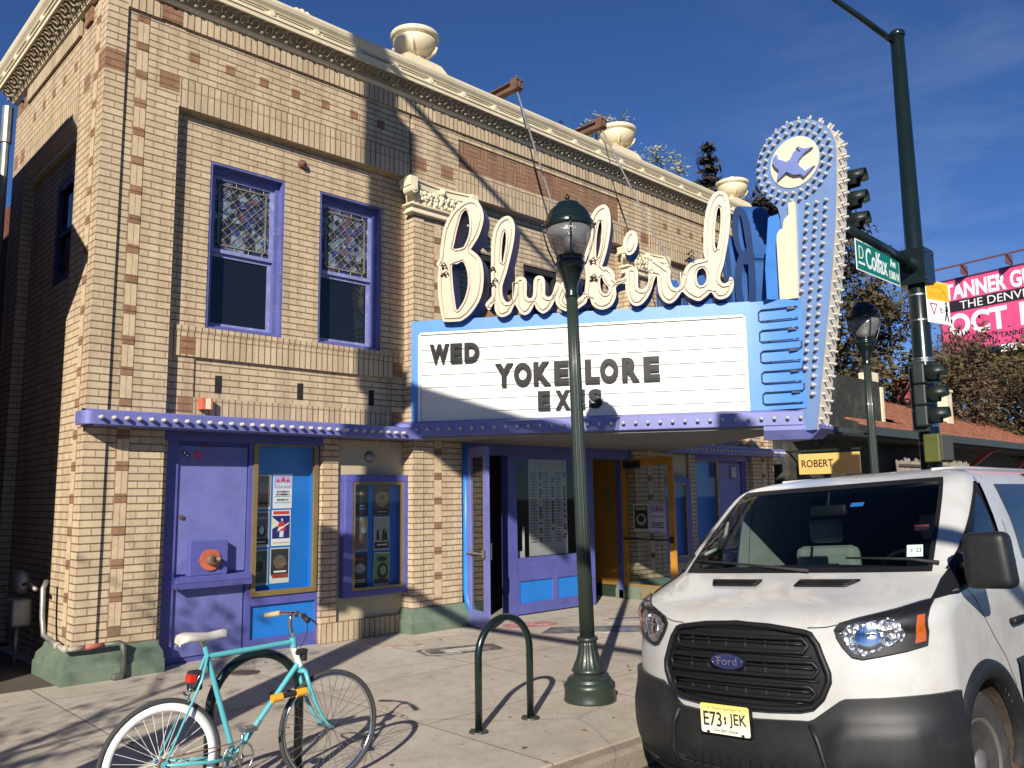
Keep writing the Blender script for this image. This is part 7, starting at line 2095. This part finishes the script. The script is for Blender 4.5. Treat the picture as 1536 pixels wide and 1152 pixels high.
mb = MB(); mb.M = PL; mb.box(-.156, .156, -.079, .07, -.03, -.001); mb.build('plate_holder', M_GRIL, PT)
# headlamps
def chrome_rough():
    m, t, b = _new('lamp_reflector')
    tc = _n(t, 'ShaderNodeTexCoord'); vo = _n(t, 'ShaderNodeTexVoronoi', Scale=34.0); t.links.new(tc.outputs['Object'], vo.inputs['Vector'])
    b.inputs['Base Color'].default_value = (.74, .74, .73, 1); b.inputs['Metallic'].default_value = 1; b.inputs['Roughness'].default_value = .34
    bp = _n(t, 'ShaderNodeBump', Strength=.8, Distance=.02); t.links.new(vo.outputs['Distance'], bp.inputs['Height']); t.links.new(bp.outputs['Normal'], b.inputs['Normal'])
    return m
M_REFL = chrome_rough()
HL = [(.535, 1.115), (.56, 1.145), (.63, 1.166), (.72, 1.188), (.80, 1.208), (.88, 1.236), (.922, 1.246), (.924, 1.19), (.918, 1.10), (.912, 1.035), (.84, 1.012), (.74, .990), (.66, .975), (.615, .985), (.575, 1.03), (.545, 1.08)]
HLd = dens(HL, 3)
h_ = curve_patch(HLd, .010, 'headlight', M_GRIL, VAN)
for hh, s in zip(h_, (1, -1)):
    a = [(.56, 1.10), (.60, 1.135), (.66, 1.152), (.72, 1.158), (.755, 1.13), (.76, 1.07), (.73, 1.012), (.67, .992), (.625, 1.0), (.585, 1.05)]
    curve_patch(dens(a, 2), lambda f: .0125 - .0*(1 - f), 'reflector', M_REFL, hh, sides=(s,))
    b_ = el(.685, 1.075, .062, .062, 18); curve_patch(b_, lambda f: .016 + .012*(1 - f)**.5, 'projector_bowl', M_CHROME, hh, sides=(s,))
    curve_patch(el(.775, 1.10, .058, .066, 16), lambda f: .016 + .010*(1 - f), 'reflector', M_REFL, hh, sides=(s,))
    curve_patch(dens([(.886, 1.175), (.912, 1.18), (.906, 1.055), (.868, 1.045)], 3), .0145, 'indicator', paint('indicator_orange', (.42, .085, .008), .2, coat=.4), hh, sides=(s,))
    curve_patch(HLd, lambda f: .020 + .012*(1 - f)**.6, 'lens_cover', glass_clear('lamp_cover', (.97, .97, .98), refl=.03), hh, sides=(s,))
    mb = MB(); mb.smooth = True; mb.tube([Vector((p.x, p.y*s, p.z)) for p in [vY(y, z, .006) for y, z in HLd]], .005, 5, closed=True); mb.build('lamp_gasket', M_SEAM, hh)
# bonnet vents
for s in (1, -1):
    mb = MB(); mb.smooth = True
    rows = []
    for k in range(5):
        z = 1.302 + .026*k/4
        rows.append([Vector((p.x, p.y*s, p.z)) for p in [vY(.13 + (.44 + .05*k/4 - .13)*j/10, z, .008) for j in range(11)]])
    mb.grid(rows, flip=s > 0); hv = mb.build('bonnet_vent', M_GRIL, VAN)
    mb = MB(); mb.smooth = True; loop = rows[0] + [r[-1] for r in rows[1:]] + rows[-1][::-1][1:] + [r[0] for r in rows[::-1][1:-1]]
    mb.tube(loop, .006, 5, closed=True)
    for r in rows[1:-1]: mb.tube([p + Vector((-.002, 0, .003)) for p in r], .004, 4)
    mb.build('vent_frame', M_PLAS, hv)
# seams
mb = MB(); mb.smooth = True
for s in (1, -1):
    def L2(pts, r=.0028): mb.tube([Vector((p.x, p.y*s, p.z)) for p in pts], r, 5)
    L2([vY(y, z, .0025) for y, z in ((.40, 1.125), (.46, 1.127), (.50, 1.13), (.545, 1.14))])
    L2([vX(x, z, .0005) for x, z in ((.80, 1.30), (.93, 1.22), (1.02, 1.10), (1.13, .98), (1.26, .86), (1.36, .70), (1.38, .40))])
    L2([vX(1.80, z, .0005) for z in (1.90, 1.6, 1.2, .8, .4)])
mb.build('panel_seam', M_SEAM, BODY)
# windscreen
mb = MB(); mb.smooth = True
GW = glass_clear('windscreen_glass', (.60, .68, .66), refl=.02, rough=.01)
zz = [1.37 + .53*k/12 for k in range(13)]
ts3 = [-TW + 2*TW*k/24 for k in range(25)]
rows = [[vP(t, z, .002) for t in ts3] for z in zz]
mb.grid(rows); WS = mb.build('windscreen', GW, VAN)
mb = MB(); mb.smooth = True
def band(i0, i1, j0, j1, o=.0035):
    P = []
    for a in range(7):
        z = i0 + (i1 - i0)*a/6
        P.append([vP(j0 + (j1 - j0)*b/24, z, o) for b in range(25)])
    mb.grid(P)
band(1.368, 1.395, -TW - .01, TW + .01); band(1.872, 1.905, -TW - .01, TW + .01); band(1.3951, 1.8719, -TW - .01, -TW + .03); band(1.3951, 1.8719, TW - .03, TW + .01)
mb.build('windscreen_border', M_GRIL, WS)
mb = MB(); mb.smooth = True
mb.tube([vP(-.02, 1.365, .02), vP(.05, 1.40, .018), vP(.30, 1.43, .014), vP(.52, 1.435, .012)], [.012, .009, .007, .005], 6); mb.tube([vP(-.60, 1.40, .02), vP(-.40, 1.425, .016), vP(-.1, 1.44, .014)], [.012, .009, .006], 6); mb.tube([vP(.62, 1.37, .02), vP(.56, 1.47, .02)], .008, 6)
mb.build('wiper', M_BLACK, WS)
def stick(name, t0, z, w, h, col, texts=()):
    c = vP(t0, z, .006); n = vN(abs(t0), z); n = Vector((n.x, n.y*(1 if t0 > 0 else -1), n.z)); u = Vector((0, 0, 1)).cross(n).normalized(); F = frame_m(c, u, n.cross(u))
    mb = MB(); mb.M = F; mb.box(-w/2, w/2, -h/2, h/2, 0, .001); o = mb.build(name, paint('win_' + name, col, .5), WS)
    for s, a, b, c0, d in texts: fit('sticker_lettering', s, a, b, c0, d, M_INK, o, F @ Matrix.Translation((0, 0, .001)), .01, .0006)
stick('inspection_sticker', -.415, 1.475, .085, .095, (.55, .72, .64), [('3', -.025, -.012, -.01, .014), ('23', .006, .034, -.012, .018)])
stick('red_sticker', -.43, 1.60, .08, .05, (.40, .10, .08))
stick('blue_tag', -.07, 1.76, .085, .04, (.012, .10, .30))
# side glass, mirror sail and rear windows
GS = glass_clear('door_glass', (.55, .60, .60), refl=.04)
for s in (1, -1):
    mb = MB(); mb.smooth = True
    rows = []
    for k in range(11):
        z = 1.37 + .49*k/10
        rows.append([vX(xA(z) + .0 + (XB - .10 - xA(z))*j/12, z, .001, s) for j in range(13)])
    mb.grid(rows, flip=s > 0); dg = mb.build('door_glass', GS, VAN)
    mb = MB(); mb.smooth = True
    P = [vX(xA(1.37 + .49*k/10) , 1.37 + .49*k/10, .004, s) for k in range(11)] + [vX(XB - .10, 1.86, .004, s), vX(XB - .10, 1.37, .004, s)]
    mb.tube(P, .013, 6, closed=True)
    rows = [[vX(xA(z) + .0 + (j/4)*(.20 if z < 1.42 else .12), z, .006, s) for j in range(5)] for z in (1.245, 1.28, 1.33, 1.37)]
    sail = [[vX(xA(z) + (.02 + min(1, (z - 1.245)/.05)*(1.03 - xA(z)))*j/6, z, .007, s) for j in range(7)] for z in (1.245, 1.26, 1.29, 1.33, 1.37)]
    mb.grid(sail, flip=s > 0)
    sail2 = [[vX(xA(z) + (1.03 - xA(z))*j/6, z, .007, s) for j in range(7)] for z in (1.37, 1.41, 1.45)]
    mb.grid(sail2, flip=s > 0)
    low = [[vX(1.0 + (XB - .10 - 1.0)*j/10, z, .007, s) for j in range(11)] for z in (1.335, 1.375)]
    mb.grid(low, flip=s > 0)
    mb.build('window_trim', M_GRIL, dg)
    # mirror
    cx, cyy, cz2 = (.72, 1.15*s, 1.43) if s < 0 else (1.30, .965*s, 1.42)
    bm2 = bmesh.new(); bmesh.ops.create_cube(bm2, size=1)
    for v in bm2.verts:
        tp = 1 if v.co.z > 0 else 1.12
        v.co = Vector((v.co.x*.14, v.co.y*.215*tp, v.co.z*.29)) if s < 0 else Vector((v.co.x*.24, v.co.y*.10, v.co.z*.26))
    bmesh.ops.bevel(bm2, geom=list(bm2.edges), offset=.05, segments=4, affect='EDGES', profile=.6)
    bm2.verts.index_update()
    mb = MB(); mb.smooth = True; mb._add([v.co + Vector((cx, cyy, cz2)) for v in bm2.verts], [[v.index for v in f.verts] for f in bm2.faces]); bm2.free()
    mr_ = mb.build('door_mirror', M_PLAS, VAN)
    mb = MB(); mb.rbox(cx + .055, cx + .075, cyy - (.08 if s < 0 else .03), cyy + (.08 if s < 0 else .03), cz2 - .11, cz2 + .11, .01); mb.build('mirror_glass', M_CHROME, mr_)
    mb = MB(); mb.smooth = True
    for zq in (1.335, 1.39): mb.tube([vX(.95 if s < 0 else 1.2, zq - .02, -.02, s), Vector((.86 if s < 0 else 1.25, .99*s, zq)), Vector((cx, cyy - .04*s, zq + .01))], [.04, .03, .028], 10)
    mb.build('mirror_arm', M_PLAS, mr_)
    for x0_, x1_ in ((1.94, 3.35), (3.45, 4.95)):
        mb = MB(); mb.smooth = True
        mb.grid([[vX(x0_ + .05*(.5 - abs(k/6 - .5)) + (x1_ - x0_)*j/14, 1.37 + .48*k/6, .004, s) for j in range(15)] for k in range(7)], flip=s > 0); mb.build('rear_side_window', M_WINDARK, VAN)
    # wheel arches, sill cladding
    for wx in WX:
        mb = MB(); mb.smooth = True; rows = []
        for rr, oo in ((.435, -.04), (.44, .012), (.47, .026), (.515, .026), (.535, .016), (.542, -.004)):
            rows.append([vX(wx + rr*math.cos(a), max(.262, WZ + rr*math.sin(a)), oo, s) for a in [R(-12) + R(204)*k/36 for k in range(37)]])
        mb.grid(rows, flip=s < 0); ar = mb.build('wheel_arch', M_PLAS, VAN)
        mb = MB(); mb.smooth = True
        n = 28; P = []
        for yy in (.60, .95): P.append([Vector((wx + .44*math.cos(a), yy*s, WZ + .44*math.sin(a))) for a in [R(-25) + R(230)*k/n for k in range(n + 1)]])
        mb.grid(P, flip=s > 0); mb.poly(P[0][::-1] if s > 0 else P[0]); mb.build('arch_liner', paint('muddy_liner', (.055, .038, .026), .95, var=.5, scale=9, bump=.5), ar)
    mb = MB(); mb.smooth = True
    mb.grid([[vX(1.42 + (3.73 - 1.42)*j/10, z, o, s) for j in range(11)] for z, o in ((.55, -.004), (.56, .014), (.80, .018), (.83, .004))], flip=s > 0); mb.build('side_cladding', M_PLAS, VAN)
    mb = MB(); mb.rbox(1.40, 1.62, s*.985, s*1.03, 1.02, 1.06, .015); mb.build('door_handle', M_GRIL, VAN)
# wheels
for wx in WX:
    for s in (1, -1):
        e = bpy.data.objects.new('wheel', None); COL.objects.link(e); e.parent = VAN; e.location = (wx, .80*s, WZ)
        e.rotation_euler = (0, 0, R(-6) if wx < 2 else 0)
        def rot(m): m.v = [Vector((p.x, p.z*s, p.y)) for p in m.v]; return m
        mb = MB(); mb.smooth = True; mb.lathe([(.22, -.11), (.30, -.115), (.345, -.105), (.36, -.08), (.362, 0), (.36, .08), (.345, .105), (.30, .118), (.235, .112), (.22, .10)], (0, 0, 0), 56)
        for k in range(56):
            a = 2*math.pi*k/56
            for q in (-.07, -.02, .03, .075):
                c, sn = math.cos(a + q*2), math.sin(a + q*2)
                mb._add([(c*.355 - sn*.010, sn*.355 + c*.010, q - .016), (c*.355 + sn*.010, sn*.355 - c*.010, q - .016), (c*.355 + sn*.010, sn*.355 - c*.010, q + .016), (c*.355 - sn*.010, sn*.355 + c*.010, q + .016),
                         (c*.369 - sn*.008, sn*.369 + c*.008, q - .014), (c*.369 + sn*.008, sn*.369 - c*.008, q - .014), (c*.369 + sn*.008, sn*.369 - c*.008, q + .014), (c*.369 - sn*.008, sn*.369 + c*.008, q + .014)], [(4, 5, 6, 7), (0, 1, 5, 4), (1, 2, 6, 5), (2, 3, 7, 6), (3, 0, 4, 7)])
        rot(mb).build('tyre', paint('van_tyre', (.028, .026, .024), .85, var=.3, scale=14, dirt=(.08, .06, .045), dscale=5), e)
        mb = MB(); mb.smooth = True; mb.lathe([(.05, -.05), (.21, -.05), (.225, .09), (.235, .112), (.225, .114), (.205, .09), (.19, .05), (.15, .045), (.10, .075), (.075, .09), (.07, .11), (.0, .115)], (0, 0, 0), 40)
        rot(mb).build('rim', paint('dusty_steel_wheel', (.17, .16, .15), .45, metal=.5, var=.2, dirt=(.12, .09, .06), dscale=6), e)
# cabin
mb = MB(); mb.box(.80, 5.3, -.84, .84, .45, .50); mb.box(2.75, 2.80, -.86, .86, .5, 1.93); mb.box(1.40, 2.75, -.70, .70, 1.86, 1.88)  # dark headliner and bulkhead: the cabin's shade put into their colour
mb.build('cabin', M_DARK, VAN)
mb = MB(); mb.smooth = True
mb.grid([[(x, -.84 + 1.68*k/12, z + .03*math.cos((k - 6)/4)) for k in range(13)] for x, z in ((.78, 1.335), (.95, 1.375), (1.15, 1.36), (1.28, 1.30), (1.32, 1.1), (1.32, .6))], flip=True)
mb.build('dashboard', paint('dash_black', (.015, .016, .018), .6), VAN)
M_SEAT = paint('grey_seat_cloth', (.20, .215, .20), .85, var=.15)
for y in (-.42, .42):
    mb = MB(); mb.rbox(1.62, 2.1, y - .26, y + .26, .82, .98, .06); mb.rbox(2.0, 2.14, y - .25, y + .25, .95, 1.48, .06); mb.rbox(2.04, 2.13, y - .13, y + .13, 1.50, 1.68, .04); mb.build('seat', M_SEAT, VAN)
mb = MB(); mb.smooth = True
mb.tube([(1.42 + .07*math.sin(a)*1.0, -.42 + .19*math.cos(a), 1.29 + .165*math.sin(a)) for a in [2*math.pi*k/28 for k in range(28)]], .014, 8, closed=True); mb.cyl((1.30, -.42, 1.2), (1.42, -.42, 1.29), .04, n=10); mb.cyl((1.42, -.6, 1.29), (1.42, -.24, 1.29), .012, n=6)
mb.build('steering_wheel', M_GRIL, VAN)
mb = MB(); mb.smooth = True; mb.rbox(1.30, 1.34, -.13, .13, 1.70, 1.775, .015); mb.cyl((1.32, 0, 1.77), (1.36, 0, 1.86), .01, n=6); mb.build('interior_mirror', M_GRIL, VAN)
mb = MB(); mb.smooth = True; mb.tube([vP(.70, 1.52, -.06), vP(.68, 1.58, -.10), vP(.68, 1.68, -.10), vP(.70, 1.74, -.06)], .013, 8); mb.build('grab_handle', paint('pale_trim', (.45, .46, .42), .6), VAN)
# underbody
mb = MB(); mb.box(.35, 5.3, -.55, .55, .20, .45); mb.box(.5, 1.3, -.7, .7, .24, .5); mb.cyl((WX[0], -.7, WZ), (WX[0], .7, WZ), .05); mb.cyl((WX[1], -.7, WZ), (WX[1], .7, WZ), .06); mb.build('underbody', M_DARK, VAN)
mb = MB(); mb.smooth = True
mb.grid([[vS(t, .262), Vector((.6, vS(t, .262).y, .262))] for t in [k/20 for k in range(21)]]); mb.grid([[Vector((vS(t, .262).x, -vS(t, .262).y, .262)), Vector((.6, -vS(t, .262).y, .262))] for t in [k/20 for k in range(21)]], flip=True); mb.build('undertray', M_DARK, VAN)
